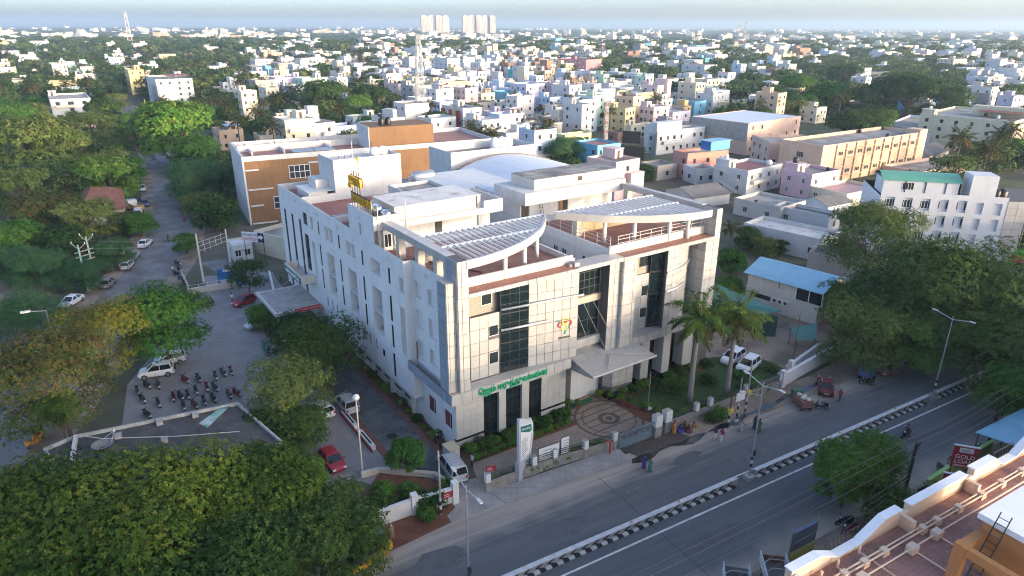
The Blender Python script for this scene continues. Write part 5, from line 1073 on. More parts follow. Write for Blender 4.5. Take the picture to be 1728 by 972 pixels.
for k in range(3):
    o = link('air_conditioner', None, t, (-0.6, D_ * (0.38 + 0.075 * k), Z_ * 0.32)); b = MB(); b.box(0, 0.35, 0, 0.9, 0, 0.75); b.build('casing', mat('white_plastic_tank', (0.66, 0.66, 0.65)), o); b = MB(); b.tube([(-0.02, 0.4, 0.38), (0.02, 0.4, 0.38)], 0.27, 12); b.build('fan_grille', M_DMETAL, o)
win(t, FM((-0.28, D_ * 0.78, Z_ * 0.3), (-1, 0, 0)), 3.4, 0.7, 3, 1, M_DFRAME, M_PANE); win(t, FM((-0.03, D_ * 0.14, Z_ * 0.55), (-1, 0, 0)), 4.2, Z_ * 0.4, 2, 1, M_WFRAME, M_GLASS2, 0.15, name='glazed_front')
b = MB(); b.tube([(-0.05, D_ * 0.55, Z_ * 0.75), (-0.05, D_ * 0.55, Z_)], 0.05, 6); b.build('down_pipe', M_DMETAL, t)
gs = thing('green_roofed_shed', 'long lean-to shed with green sheet roof between hospital and blue hall', 'shed'); gp = [G(1204, 477, 4.2), G(1318, 524, 4.2), G(1288, 531, 3.3), G(1203, 503, 3.3)]
b = MB(); b.poly([gp[3], gp[2], gp[1], gp[0]]); b.poly([p - Vector((0, 0, 0.06)) for p in gp]); b.build('roof', mat('green_tin_sheet', (0.055, 0.19, 0.155), rough=0.5, var=0.08), gs)
b = MB(); b.prism([(gp[3].lerp(gp[0], .1)).xy, (gp[2].lerp(gp[1], .1)).xy, (gp[1].lerp(gp[2], .1)).xy, (gp[0].lerp(gp[3], .1)).xy], 0, 3.2); b.build('wall', mat('green_curtain_wall', (0.02, 0.075, 0.055), var=0.15), gs)
gs = thing('green_awning', 'small dark green awning sheltering tables in the dirt yard', 'awning'); gp = [G(1335, 553, 2.6), G(1380, 545, 2.6), G(1376, 572, 2.2), G(1345, 574, 2.2)]
b = MB(); b.poly([gp[3], gp[2], gp[1], gp[0]]); b.build('sheet', mat('green_tin_sheet', (0.055, 0.19, 0.155)), gs)
for p in gp: b = MB(); b.tube([(p.x, p.y, 0), tuple(p)], 0.05, 5); b.build('post', M_DMETAL, gs)
bld('salmon pink house with clothes drying on its roof', (1161, 259, 303), (1230, 253), (1147, 252), SA, wx=3, wy=2, tanks=0, stair=False)
o = thing('rooftop_cabin', 'blue cabin with pale blue sheet roof on the salmon house', 'cabin', G(1199, 255, 8.6), R(30)); b = MB(); b.box(0, 7.5, 0, 4, 0, 2.6); b.build('wall', paint((0.10, 0.36, 0.42)), o); b = MB(); b.box(-0.5, 8, -0.5, 4.5, 2.6, 2.7); b.build('roof', M_BLUET, o); b = MB(); b.box(-0.04, 0, 0.2, 3.8, 0.1, 2.4); b.build('blue_side', paint((0.04, 0.16, 0.45)), o)
bld('small white house in front of the salmon house', (1176, 285, 312), (1208, 283), (1156, 284), WH, d=7, wx=2, wy=1, tanks=0, stair=False)
gbld('long shed with dark grey sheet roof behind the hospital end', (1172, 334, 352), (1232, 326), (1122, 318), M_WHITE2, M_TIN, 1.6, 'x', d=11)
t, W, D_, Z_ = bld('white house with outside stairs and red roof terrace', (1263, 288, 330), (1320, 276), (1214, 276), WH, wx=4, wy=2, tanks=3, roofm=mat('red_terrace_tile', (0.30, 0.125, 0.105)))
for k in range(2):
    b = MB(); b.poly([(-1.4, D_ * 0.85, 3.2 + k * 3.2), (-1.4, D_ * 0.2, 0.6 + k * 3.2), (-0.05, D_ * 0.2, 0.6 + k * 3.2), (-0.05, D_ * 0.85, 3.2 + k * 3.2)]); b.poly([(-1.4, D_ * 0.85, 4.1 + k * 3.2), (-1.4, D_ * 0.85, 3.1 + k * 3.2), (-1.4, D_ * 0.2, 0.5 + k * 3.2), (-1.4, D_ * 0.2, 1.5 + k * 3.2)]); b.build('outside_stair', paint(WH), t)
bld('pink house with outside stair and two black tanks', (1371, 294, 338), (1418, 286), (1328, 283), (0.62, 0.42, 0.46), wx=3, wy=2, tanks=2)
gbld('small pale blue gabled house', (1398, 348, 368), (1438, 340), (1368, 338), paint(LB), M_TIN, 1.3, 'x', 'house', 'house', d=8)
bld('low white house with scroll ornaments and stained roof', (1388, 404, 430), (1418, 390), (1298, 382), WH, wx=1, wy=4, tanks=0, stair=False, roofm=M_ROOFC, d=16, Z=4.5)
bld('flat house with dark sheet roof by the small trees', (1400, 365, 380), (1420, 358), (1322, 352), WH, wx=1, wy=2, tanks=0, stair=False, roofm=M_TIN, d=13, Z=3.8)
bld('cream house with pink roof terrace and potted plants', (1430, 327, 352), (1492, 315), (1388, 310), CR, wx=3, wy=3, tanks=0, stair=False, roofm=mat('pink_terrace', (0.45, 0.30, 0.30)))
bld('low stained flat-roofed house beside the white stair house', (1318, 350, 372), (1360, 338), (1250, 335), (0.5, 0.48, 0.44), wx=2, wy=2, tanks=1, stair=False, Z=4.0, d=12)
# peach school with its grid front
t, W, D_, Z_ = bld('long peach school building with pilaster grid and parapet posts', (1390, 246, 312), (1562, 222), (1342, 232), paint((0.62, 0.42, 0.29)), name='school_building', cat='school', wx=0, wy=0, tanks=2, stair=False, par=1.0, d=14)
nb = 9
for i in range(nb + 1): b = MB(); x = W * 0.12 + (W * 0.8) * i / nb; b.box(x - 0.2, x + 0.2, -0.45, 0, 0, Z_ - 0.2); b.build('pilaster', paint((0.62, 0.42, 0.29)), t)
for f in range(4): b = MB(); b.box(W * 0.12, W * 0.92, -0.38, 0, Z_ * (f + 0.55) / 4.2, Z_ * (f + 0.55) / 4.2 + 0.22); b.build('ledge', paint((0.62, 0.42, 0.29)), t)
for i in range(nb):
    for f in range(1, 4, 2): win(t, FM((W * 0.12 + W * 0.8 * (i + 0.5) / nb, -0.03, Z_ * (f - 0.15) / 4.2), (0, -1, 0)), W * 0.045, Z_ * 0.11, 3, 1, paint((0.5, 0.4, 0.32)), M_PANE, 0.1, 0.1)
b = MB(); b.box(W * 0.92, W, -0.6, 4.0, 0, Z_ + 0.9); b.build('stair_tower', paint((0.62, 0.42, 0.29)), t); win(t, FM((D_ * 0.0 - 0.03, D_ * 0.5, Z_ * 0.62), (-1, 0, 0)), 2.2, 1.6, 3, 1)
t, W, D_, Z_ = bld('peach school hall with big white sheet roof and grey side', (1264, 208, 262), (1352, 196), (1224, 187), paint((0.60, 0.42, 0.33)), name='school_hall', cat='school', wx=6, wy=3, tanks=0, stair=False, par=0.15, roofm=mat('white_roof_sheet', (0.60, 0.62, 0.65)), d=24)
b = MB(); b.box(-0.3, 0, 0, D_, Z_ * 0.45, Z_ - 0.2); b.build('grey_side', M_CONC, t)
bld('middle wing of the peach school with small square windows', (1300, 240, 282), (1392, 240), (1262, 224), paint((0.58, 0.40, 0.32)), name='school_wing', cat='school', wx=5, wy=3, tanks=0, stair=False, par=0.9, d=16)
bld('low peach school annexe with posts along its roof', (1555, 290, 305), (1640, 275), (1520, 272), paint((0.60, 0.45, 0.34)), name='school_annexe', cat='school', wx=5, wy=1, tanks=0, stair=False, par=0.9, d=12)
# white shop building with green vault
_, _, _, _, Z_ = spot((1704, 334, 448), (1790, 318), (1490, 323)); n, l_ = G(1704, 334, Z_), G(1488, 322, Z_); ay = (l_ - n); D_ = ay.length; rz = math.atan2(-ay.x, ay.y); W = 15.0; take(n, rz, W, D_)
t = thing('shop_building', 'white four-storey building with green curved roof and stair tower', 'building', (n.x, n.y, 0), rz)
b = MB(); ops = []
fm = FM((0, D_, 0), (-1, 0, 0)); fhh = (Z_ - 0.9) / 4
cols = [D_ * k / 7 for k in range(8)]
for c in range(5):
    for f in range(4):
        if c < 5: ops.append((D_ - cols[7 - c] + 0.9 - 0 * c, D_ - cols[6 - c] - 0.5, f * fhh + 0.6, (f + 1) * fhh - 0.15, 0.35, 0))
for c in (5, 6):
    for f in range(4): ops.append((D_ - cols[7 - c] + 0.8, D_ - cols[6 - c] - 0.8, f * fhh + 0.5, (f + 1) * fhh - 0.35, 0.3, 0))
wall_grid(b, fm, 0, D_, 0, Z_, ops); b.box(0.4, W, 0.3, D_ - 0.01, 0, Z_ - 0.9); b.build('wall', mat('bright_white_paint', (0.55, 0.56, 0.575), var=0.05, streak=0.14), t)
for c in range(5):
    for f in range(4):
        u = (ops[c * 4 + f][0] + ops[c * 4 + f][1]) / 2
        if c in (3, 4): 
            for du in (-0.9, 0.9): win(t, fm @ Matrix.Translation((u + du, f * fhh + 1.1, -0.3)), 0.7, 1.3, 1, 1, M_DFRAME, M_PANE, 0.06)
        else:
            win(t, fm @ Matrix.Translation((u, f * fhh + 0.9, -0.3)), 2.2, 1.6, 4, 1, M_WFRAME, M_PANE, 0.1); win(t, fm @ Matrix.Translation((u, f * fhh + 2.7, -0.3)), 2.0, 0.5, 4, 1, M_WFRAME, M_PANE, 0.08, name='transom')
b = MB(); b.box(0.3, W, 0.3, D_, Z_ - 0.95, Z_ - 0.9); b.build('roof', M_RSLAB, t); b = MB(); b.box(0.6, 5.2, D_ * 0.10, D_ * 0.30, Z_ - 0.9, Z_ + 3.6); b.build('stair_tower', mat('bright_white_paint', (0.55, 0.56, 0.575)), t)
b = MB(); y0, y1 = D_ * 0.36, D_ * 1.0; pr = [(1.0 + 7.0 * i / 8, Z_ + 1.9 + 1.2 * math.sin(math.pi * i / 8)) for i in range(9)]
for i in range(8): b.poly([(pr[i][0], y0, pr[i][1]), (pr[i + 1][0], y0, pr[i + 1][1]), (pr[i + 1][0], y1, pr[i + 1][1]), (pr[i][0], y1, pr[i][1])])
b.build('vault_roof', mat('green_roof_sheet', (0.10, 0.30, 0.22), rough=0.5, var=0.07), t); b = MB(); b.box(1.3, 7.5, y0 + 0.4, y1 - 0.4, Z_ - 0.9, Z_ + 1.95); b.build('roof_room', mat('bright_white_paint', (0.55, 0.56, 0.575)), t)
win(t, FM((1.27, D_ * 0.78, Z_ + 0.2), (-1, 0, 0)), 2.0, 1.4, 4, 1); 
for k in range(3): b = MB(); b.box(1.2, 1.3, y0 + 2.5 + k * (y1 - y0) / 4, y0 + 2.65 + k * (y1 - y0) / 4, Z_ - 0.9, Z_ + 1.9); b.build('corner_bead', M_DMETAL, t)
for k in range(2): link('water_tank', tank_mesh(1.0, 2.1, M_TANKB), t, (2.5, D_ * (0.02 + 0.05 * k), Z_ - 0.9))
b = MB(); b.prism([(0.02, 0.0), (1.5, -9.0), (12, -9.0), (12, 0.0)], 0, Z_ - 0.6); b.build('glazed_wing', M_JOINT, t); fmw = FM((0, 0, 0), Vector((-9.0, -1.5, 0))); panels(t, fmw, lin(0, 3.6, 2), lin(0.5, Z_ - 0.7, 9), [M_CLAD]); win(t, fmw @ Matrix.Translation((6.4, 2.5, 0.03)), 5.2, Z_ - 5.5, 4, 4, mat('gold_frame', (0.4, 0.3, 0.1)), M_GLASS2, 0.14, name='curtain_wall')
b = MB(); b.box(0.5, 1.2, -8.9, -1.0, 2.2, 3.2); b.build('green_sign', mat('green_sign', (0.08, 0.45, 0.05)), t); b = MB(); b.box(0.4, 1.1, -8.9, -1.0, 0.8, 2.1); b.build('red_sign', mat('red_sign', (0.45, 0.02, 0.06)), t)
bld('house with black sheet roof beside the blue hall', (1490, 447, 462), (1500, 432), (1395, 440), GY, Z=4.2, d=12, wx=0, wy=0, stair=False, tanks=0, roofm=M_TIN)
bld('long cream wall building behind the rain tree', (1575, 420, 440), (1580, 414), (1505, 440), CR, Z=4.0, d=4, w=18, wx=0, wy=0, stair=False, tanks=0)
# cream apartments
bld('cream apartment block at the right edge with paired windows', (1712, 205, 265), (1760, 190), (1616, 178), (0.56, 0.52, 0.38), name='apartment_block', cat='building', wx=3, wy=6, tanks=4, bands=paint((0.5, 0.46, 0.34)))
bld('white stepped villa behind the peach school', (1570, 225, 250), (1620, 200), (1525, 198), LB, wx=3, wy=3, tanks=1)
gbld('dark long sheet roof behind the school tower', (1570, 263, 272), (1602, 252), (1560, 243), M_WHITE2, M_TIN, 2.0, 'x')
# ---- low building with the dark roof, dish and banner in the lot
LR = [G(75, 757, 4.0), G(128, 735, 4.0), G(400, 680, 4.0), G(475, 745, 4.0), G(420, 830, 4.0), G(150, 860, 4.0)]
t = thing('low_flat_building', 'low building with dark stained flat roof and white parapet beside the scooters', 'building')
b = MB(); b.prism([p.xy for p in LR][::-1], 0, 3.7); b.build('wall', M_WHITE2, t); b = MB(); b.poly([(p.x, p.y, 3.73) for p in LR[::-1]]); b.build('roof', mat('dark_stained_roof', (0.075, 0.072, 0.074), rough=0.95, var=0.3, scale=0.7, col2=(0.16, 0.13, 0.11), c2scale=0.3, c2lo=0.6, c2hi=0.7), t)
M_OLDW = mat('grimy_white', (0.40, 0.39, 0.37), var=0.3, scale=1.2, streak=0.4)
for i in range(len(LR)): p, q_ = LR[i], LR[(i + 1) % len(LR)]; b = MB(); b.beam((p.x, p.y, 3.85), (q_.x, q_.y, 3.85), 0.22, 0.4); b.build('parapet', M_OLDW, t)
p, q_ = G(128, 737, 4.0), G(122, 775, 4.0); b = MB(); b.beam(p, q_, 0.3, 0.5); b.build('parapet', M_WHITE2, t)
for x, y in ((270, 715), (330, 702), (200, 738), (278, 745)): p = G(x, y, 3.74); b = MB(); b.box(-0.3, 0.3, -0.4, 0.4, 0, 0.35); b.build('roof_block', M_CONC, t, (p.x, p.y, 3.74), 0.5)
o = thing('satellite_dish', 'grey satellite dish lying on the dark flat roof', 'dish', G(175, 757, 3.75), 0.3); b = MB(); b.lathe([(0.05, 0.22), (0.5, 0.28), (0.95, 0.5), (1.0, 0.56), (0.95, 0.53), (0.5, 0.32)], 18); b.build('reflector', mat('grey_dish', (0.2, 0.19, 0.18)), o, smooth=True); b = MB(); b.tube([(0.7, 0.2, 0.4), (0.9, 1.0, 1.2)], 0.04, 5); b.tube([(-0.2, 0.9, 0.5), (0.9, 1.0, 1.2)], 0.04, 5); b.build('feed_arm', M_METAL, o); b = MB(); b.lathe([(0.1, 0), (0.14, 0.15), (0.1, 0.3)], 8, 0, (0.9, 1.0, 1.1)); b.build('feed_horn', M_WHITE2, o)
o = thing('roof_cable', 'thin white pipe running over the dark flat roof', 'pipe'); b = MB(); b.tube([G(135, 735, 4.4), G(172, 740, 4.5), G(300, 736, 4.4), G(405, 728, 4.2)], 0.04, 5); b.build('pipe', M_OFFW, o)
bn = [G(336, 714, 3.8), G(350, 722, 3.8), G(390, 683, 3.9), G(382, 680, 3.9)]; b = MB(); b.poly([(p.x, p.y, p.z) for p in bn]); b.poly([(p.x, p.y, p.z - 0.02) for p in bn][::-1])
o = b.build('fallen_banner', mat('green_banner', (0.10, 0.30, 0.22), col2=(0.35, 0.42, 0.42), c2scale=0.9, var=0.1)); tag(o, 'crumpled green and white banner lying on the dark roof', 'banner')
# ---- tiled house and porch on the left
M_RTILE = mat('red_clay_tiles', (0.27, 0.105, 0.065), rough=0.9, var=0.22, scale=0.8, bump=0.5, bscale=5, bricks=(0.5, 0.35, (0.12, 0.05, 0.035), 0.05, (0.32, 0.13, 0.08)))
def hip(label, corners, h, rise, wallm, roofm, name='house'):
    """hipped roof on four eave corners given at height h"""
    c = sum(corners, Vector()) / 4; t = thing(name, label, 'house', (c.x, c.y, 0)); P = [p - Vector((c.x, c.y, 0)) for p in corners]
    ctr = Vector((0, 0, h + rise)); a, b_ = (P[0] + P[3]) / 2, (P[1] + P[2]) / 2; r0, r1 = a.lerp(b_, 0.28), a.lerp(b_, 0.72); r0.z = r1.z = h + rise
    mb = MB(); mb.poly([P[0], P[1], r1, r0]); mb.poly([P[2], P[3], r0, r1]); mb.poly([P[1], P[2], r1]); mb.poly([P[3], P[0], r0]); mb.build('roof', roofm, t)
    mb = MB(); mb.prism([(p * 0.9).xy for p in P], 0, h - 0.05); mb.build('wall', wallm, t); FOOT.append((c.x, c.y, 0, 9, 9)); return t
hip('house with red clay tile roof beside the side road', [G(135, 355, 4.2), G(213, 352, 4.2), G(208, 318, 4.2), G(140, 316, 4.2)], 4.2, 2.6, M_OFFW, M_RTILE)
hip('second red tiled roof half hidden among the trees', [G(118, 280, 4), G(172, 278, 4), G(168, 252, 4), G(128, 250, 4)], 4.0, 2.4, M_OFFW, M_RTILE)
hip('third small red tiled roof near the pink porch', [G(140, 245, 4), G(165, 243, 4), G(160, 225, 4), G(142, 226, 4)], 4.0, 2.0, M_OFFW, M_RTILE)
bld('pink house with porch columns among the left woods', (134, 210, 238), (160, 204), (118, 196), (0.60, 0.42, 0.38), wx=2, wy=2, tanks=0, stair=False, d=10)
# ---- small yard buildings behind the lot (canteen, substation)
t, W, D_, Z_ = bld('small white substation hut behind the lot', (392, 415, 440), (425, 410), (345, 408), (0.5, 0.52, 0.5), Z=3.2, d=5, wx=2, wy=1, tanks=0, stair=False, par=0.3, name='substation_hut', cat='hut', roofm=M_RWHITE)
bld('cream canteen building beside the hospital end wall', (478, 402, 440), (492, 398), (436, 405), CR, Z=4.5, wx=1, wy=1, d=9, w=9, tanks=0, stair=False, name='canteen', cat='building', near=True)
o = thing('canteen_sign', 'white and red canteen board with a blue arrow', 'sign', G(428, 408, 4.5), R(-14)); b = MB(); b.box(-2.3, 2.3, -0.06, 0.06, 0, 1.8); b.build('board', mat('sign_white', (0.66, 0.66, 0.66), var=0.03), o); b = MB(); b.box(1.0, 2.31, -0.075, -0.06, 0, 1.8); b.build('blue_panel', mat('navy_panel', (0.02, 0.025, 0.09), var=0.03), o)
b = MB(); b.prism([(1.15, 0.7), (1.6, 0.7), (1.6, 0.4), (2.15, 0.95), (1.6, 1.5), (1.6, 1.2), (1.15, 1.2)], 0, 0.02); q_ = b.build('arrow', mat('sign_white', (0.66, 0.66, 0.66)), o); q_.matrix_local = FM((0, -0.08, 0), (0, -1, 0))
text('CANTEEN', 0.78, mat('sign_red', (0.5, 0.03, 0.03), var=0), o, FM((-0.65, -0.075, 0.5), (0, -1, 0)), 0.01); text('\u0b95\u0bc7\u0ba3\u0bcd\u0b9f\u0bc0\u0ba9\u0bcd', 0.62, mat('sign_navy', (0.03, 0.03, 0.15), var=0), o, FM((-0.65, -0.075, 1.3), (0, -1, 0)), 0.01)
for x in (-2.0, 2.0): b = MB(); b.tube([(x, 0.1, -4.5), (x, 0.1, 0.1)], 0.07, 6); b.build('post', M_DMETAL, o)
# ================================================================ the town beyond
# ---- buildings one can pick out
bld('pink hotel block with white window frames and roof storey', (989, 101, 131), (1015, 99), (958, 98), paint((0.42, 0.20, 0.22)), name='hotel', cat='hotel', wx=5, wy=7, tanks=1, shades=True, winm=M_WFRAME)
TP = paint((0.60, 0.50, 0.42))
for lab, x0, x1, n_ in (('left of two tall apartment towers on the skyline', 712, 761, 4), ('right of two tall apartment towers on the skyline', 782, 838, 5)):
    p0, p1 = G(x0, 58.5, 0), G(x1, 58.5, 0); W = (p1 - p0).length; t = thing('apartment_tower', lab, 'tower', p0, math.atan2(p1.y - p0.y, p1.x - p0.x), 'twin towers on the skyline')
    hh = (58.5 - 29.5) * mpp(p0)
    for k in range(n_):
        b = MB(); x = W * k / n_; y = (k % 2) * 12; b.box(x, x + W / n_ - 5, y, y + 30, 0, hh - (k % 2) * 4); b.box(x + 4, x + W / n_ - 12, y + 6, y + 20, hh - 5, hh + 4); o = b.build('tower_block', TP if k % 2 == 0 else paint((0.64, 0.60, 0.55)), t)
        b = MB()
        for f in range(22):
            for c in range(4): xx = x + 2 + (W / n_ - 9) * c / 4; b.poly([(xx, y - 0.1, f * hh / 23 + 2), (xx + 3.4, y - 0.1, f * hh / 23 + 2), (xx + 3.4, y - 0.1, f * hh / 23 + 4.2), (xx, y - 0.1, f * hh / 23 + 4.2)])
        stuff(b.build('window_glazing', mat('far_window', (0.2, 0.17, 0.15)), o))
    FOOT.append((p0.x + W / 2, p0.y + 20, 0, W, 60))
marks = [  # label, N, R, L, colour, extra
 ('big white hospital complex below the far towers', (935, 66, 82), (969, 62), (904, 61), WH, dict(wx=10, wy=8)),
 ('long white school with many windows beside the pink hotel', (1050, 112, 128), (1091, 108), (1024, 106), WH, dict(wx=8, wy=6)),
 ('tall white block behind the lattice mast', (755, 98, 141), (776, 97), (733, 96), WH, dict(wx=3, wy=3)),
 ('bright yellow house behind the lattice mast', (668, 134, 154), (700, 132), (658, 131), YE, dict()),
 ('white house with maroon and yellow balcony stripes', (781, 183, 232), (813, 181), (745, 171), WH, dict(wx=2, wy=4)),
 ('lilac house right of the striped white house', (828, 189, 218), (853, 187), (815, 184), LI, dict()),
 ('white windowless block with slim side behind the lilac house', (812, 145, 172), (843, 145), (809, 143), WH, dict(wx=0, wy=2)),
 ('pale yellow house with mint green side before the thorn tree', (954, 228, 272), (998, 226), (941, 226), (0.60, 0.60, 0.34), dict(tanks=0, stair=False, wx=3, wy=0)),
 ('brick red half-built house beside the antenna mast', (1043, 224, 255), (1061, 219), (1021, 220), BRK, dict(tanks=0, stair=False, wx=1, wy=1)),
 ('brown-pink terraced house right of the antenna mast', (1063, 178, 212), (1094, 176), (1040, 170), (0.48, 0.30, 0.27), dict(wx=2, wy=2)),
 ('white four-storey house with square windows', (1109, 168, 202), (1135, 166), (1092, 162), WH, dict(wx=3, wy=3)),
 ('tan house beside the white four-storey house', (1150, 179, 200), (1167, 178), (1135, 176), (0.55, 0.38, 0.18), dict()),
 ('white house with teal roof room', (1198, 163, 190), (1226, 162), (1183, 158), (0.62, 0.60, 0.58), dict()),
 ('pale blue house with white lit side wall', (1232, 170, 190), (1246, 168), (1211, 167), LB, dict(wx=1, wy=1)),
 ('white modern house with balconies behind the salmon house', (1110, 222, 262), (1190, 216), (1088, 220), WH, dict(tanks=2)),
 ('long cream house with a row of small windows', (1065, 211, 235), (1145, 202), (1058, 208), CR, dict(wx=6, wy=1, tanks=1)),
 ('bare cement block wall house before the salmon house', (1110, 280, 305), (1144, 274), (1080, 275), (0.42, 0.37, 0.31), dict(wx=1, wy=1, tanks=0, stair=False)),
 ('white and lilac three-storey house behind the pale green house', (928, 164, 195), (948, 163), (908, 160), LB, dict(wx=2, wy=3)),
 ('lilac narrow house left of the white three-storey house', (899, 165, 192), (908, 164), (888, 164), LI, dict(wx=1, wy=1, d=10)),
 ('olive banded college building with long galleries', (886, 152, 180), (902, 148), (857, 149), (0.40, 0.34, 0.18), dict(wx=3, wy=8, bands=paint((0.55, 0.45, 0.2)))),
 ('cream three-storey house with white bands', (960, 140, 165), (980, 136), (946, 136), CR, dict(bands=paint(WH))),
 ('pale green flat house beside the big coconut palm', (920, 198, 215), (945, 196), (896, 196), MI, dict(tanks=0, stair=False)),
 ('white block with stepped top right of the big coconut palm', (960, 172, 200), (982, 168), (945, 168), LB, dict()),
 ('dark glass office block in the park', (1466, 122, 146), (1500, 118), (1436, 116), paint((0.09, 0.10, 0.11)), dict(wx=8, wy=9, tanks=0, stair=False)),
 ('sky blue house far beyond the white school', (1084, 97, 107), (1098, 96), (1072, 95), (0.15, 0.35, 0.6), dict()),
 ('turquoise tall house behind the striped white house', (868, 118, 140), (872, 116), (856, 114), (0.15, 0.52, 0.55), dict(wx=1, wy=1, d=9)),
 ('long low blue-roofed market beyond the palms', (470, 92, 97), (565, 86), (432, 84), (0.25, 0.33, 0.42), dict(wx=0, wy=0, tanks=0, stair=False, roofm=mat('blue_grey_sheet', (0.28, 0.34, 0.42), rough=0.6))),
 ('white and cream apartment house at the far left', (87, 108, 147), (112, 104), (46, 104), (0.66, 0.61, 0.5), dict(wx=3, wy=4)),
 ('white stepped office with dark glass strips', (84, 168, 204), (152, 158), (44, 160), WH, dict(wx=3, wy=2, wsz=(2.4, 1.8))),
 ('cream house at the left edge', (20, 135, 165), (46, 128), (-5, 128), CR, dict()),
 ('yellow shuttered house beside the side road', (216, 118, 160), (242, 115), (206, 112), (0.62, 0.50, 0.24), dict(tanks=0)),
 ('large white house with red balconies beside the yellow house', (262, 134, 185), (324, 130), (243, 124), WH, dict(wx=4, wy=2)),
 ('long white block above the yellow shuttered house', (212, 98, 112), (315, 95), (206, 96), WH, dict(wx=10, wy=1, d=14)),
 ('long white apartment row at the left skyline', (50, 70, 92), (82, 66), (-20, 70), WH, dict(wx=5, wy=6)),
 ('cream roof houses left of the blue sign hut', (470, 200, 218), (520, 196), (463, 190), CR, dict(tanks=2)),
 ('white hut with blue roof and side behind the annex', (530, 208, 228), (550, 206), (517, 205), WH, dict(tanks=0, stair=False, wx=0, wy=0, roofm=M_BLUET, par=0.1)),
 ('pale house with arched window behind the annex', (596, 198, 222), (640, 194), (582, 193), (0.55, 0.60, 0.52), dict(wx=3)),
 ('bright yellow cube house right of the annex tower', (676, 203, 226), (695, 201), (672, 199), (0.66, 0.56, 0.16), dict(wx=1, wy=1, tanks=0, stair=False)),
 ('white gabled hall beyond the striped house', (815, 142, 150), (835, 140), (800, 138), WH, dict(tanks=0, stair=False)),
 ('white villa with lit front above the palms', (585, 106, 122), (592, 104), (536, 106), WH, dict(wx=2, wy=6, w=22)),
 ('white house with pale roof above the dark rain tree', (700, 95, 104), (715, 92), (676, 90), WH, dict()),
 ('large white apartment house on the right skyline', (1320, 80, 92), (1358, 76), (1306, 78), WH, dict(wx=8)),
 ('white hostel with many windows left of the park', (1000, 60, 70), (1024, 58), (976, 60), CR, dict()),
 ('teal tower house at the right edge', (1722, 150, 172), (1740, 148), (1715, 145), (0.12, 0.45, 0.48), dict(wx=1, wy=1, d=9)),
 ('red and blue roofed house above the cream apartments', (1690, 138, 152), (1710, 135), (1668, 134), WH, dict(roofm=mat('red_sheet', (0.38, 0.1, 0.1)))),
 ('cream hotel with balconies right of the glass office', (1610, 100, 122), (1632, 98), (1582, 100), CR, dict(wx=4, wy=5)),
]
for lab, Np, Rp, Lp, col, kx in marks:
    k = dict(kx); bld(lab, Np, Rp, Lp, col, d=k.pop('d', None), w=k.pop('w', None), dcap=1.3, **k)
# striped balconies of the white house
o = thing('balcony_stripes', 'maroon and yellow balcony panels on the striped white house', 'balcony'); n_, rz_, W, D_, Z_ = spot((781, 183, 232), (813, 181), (745, 171), dcap=1.3); o.location = n_; o.location.z = 0; o.rotation_euler = (0, 0, rz_)
for k, (f0, f1, m_) in enumerate(((0.12, 0.24, paint((0.30, 0.03, 0.08))), (0.3, 0.42, paint((0.6, 0.5, 0.15))), (0.52, 0.6, paint((0.30, 0.03, 0.08))), (0.82, 0.98, paint((0.30, 0.03, 0.08))))): b = MB(); b.box(-0.6, -0.04, D_ * f0, D_ * f1, 1.0, Z_ - 1.2); b.build('panel', m_, o)
# ---- what fills the rest: houses and trees on jittered lots
side_pts = [(p.x, p.y) for p in SIDE]
def blocked(x, y, r_):
    for fx, fy, rz, a, c in FOOT:
        dx, dy = x - fx, y - fy; u = dx * math.cos(rz) + dy * math.sin(rz); v = -dx * math.sin(rz) + dy * math.cos(rz)
        if abs(u) < a + r_ and abs(v) < c + r_: return True
    return False
def zone(px, py):
    """chance of house, tree, palm at a place seen at photo pixel (px, py)"""
    if py > 352: return (0, 0, 0)
    if px > 1170 and py > 200: return (0.02, 0.30, 0.02)
    if px > 985 and py > 240: return (0.12, 0.25, 0.0)
    if px < 420:
        if py > 190: return (0.0, 0.62 if px < 330 else 0.3, 0.0) if px < 340 else (0.10, 0.35, 0.1)
        if py > 110: return (0.10, 0.62, 0.2)
        return (0.10, 0.78, 0.08)
    if 1230 < px < 1640 and 108 < py < 196: return (0.10, 0.82, 0.02)
    if 980 < px < 1240 and 112 < py < 158: return (0.15, 0.7, 0.02)
    if px < 640 and 80 < py < 240: return (0.32, 0.38, 0.22)
    if py > 250: return (0.62, 0.2, 0.02) if px > 1000 else (0.4, 0.35, 0.02)
    if px > 1640 and py > 170: return (0.25, 0.55, 0.08)
    if py > 118: return (0.80, 0.11, 0.05)
    if py > 88: return (0.50, 0.39, 0.05)
    if py > 70: return (0.22, 0.70, 0.05) if px > 650 else (0.11, 0.81, 0.06)
    return (0.05, 0.93, 0.01) if px > 1050 else (0.09, 0.87, 0.02)
q = random.Random(11); houses, trees_, palms = [], [], []
def lots(y0, y1, step):
    ca, sa = math.cos(R(34)), math.sin(R(34)); n_ = int(y1 * 1.6 / step)
    for i in range(-n_, n_):
        for j in range(-n_, n_):
            u, v = i * step + q.uniform(-0.16, 0.16) * step, j * step * 0.92 + q.uniform(-0.16, 0.16) * step
            x, y = u * ca - v * sa, u * sa + v * ca
            if not (y0 <= y < y1) or abs(x) > y * 0.86 + 12: continue
            yield x, y
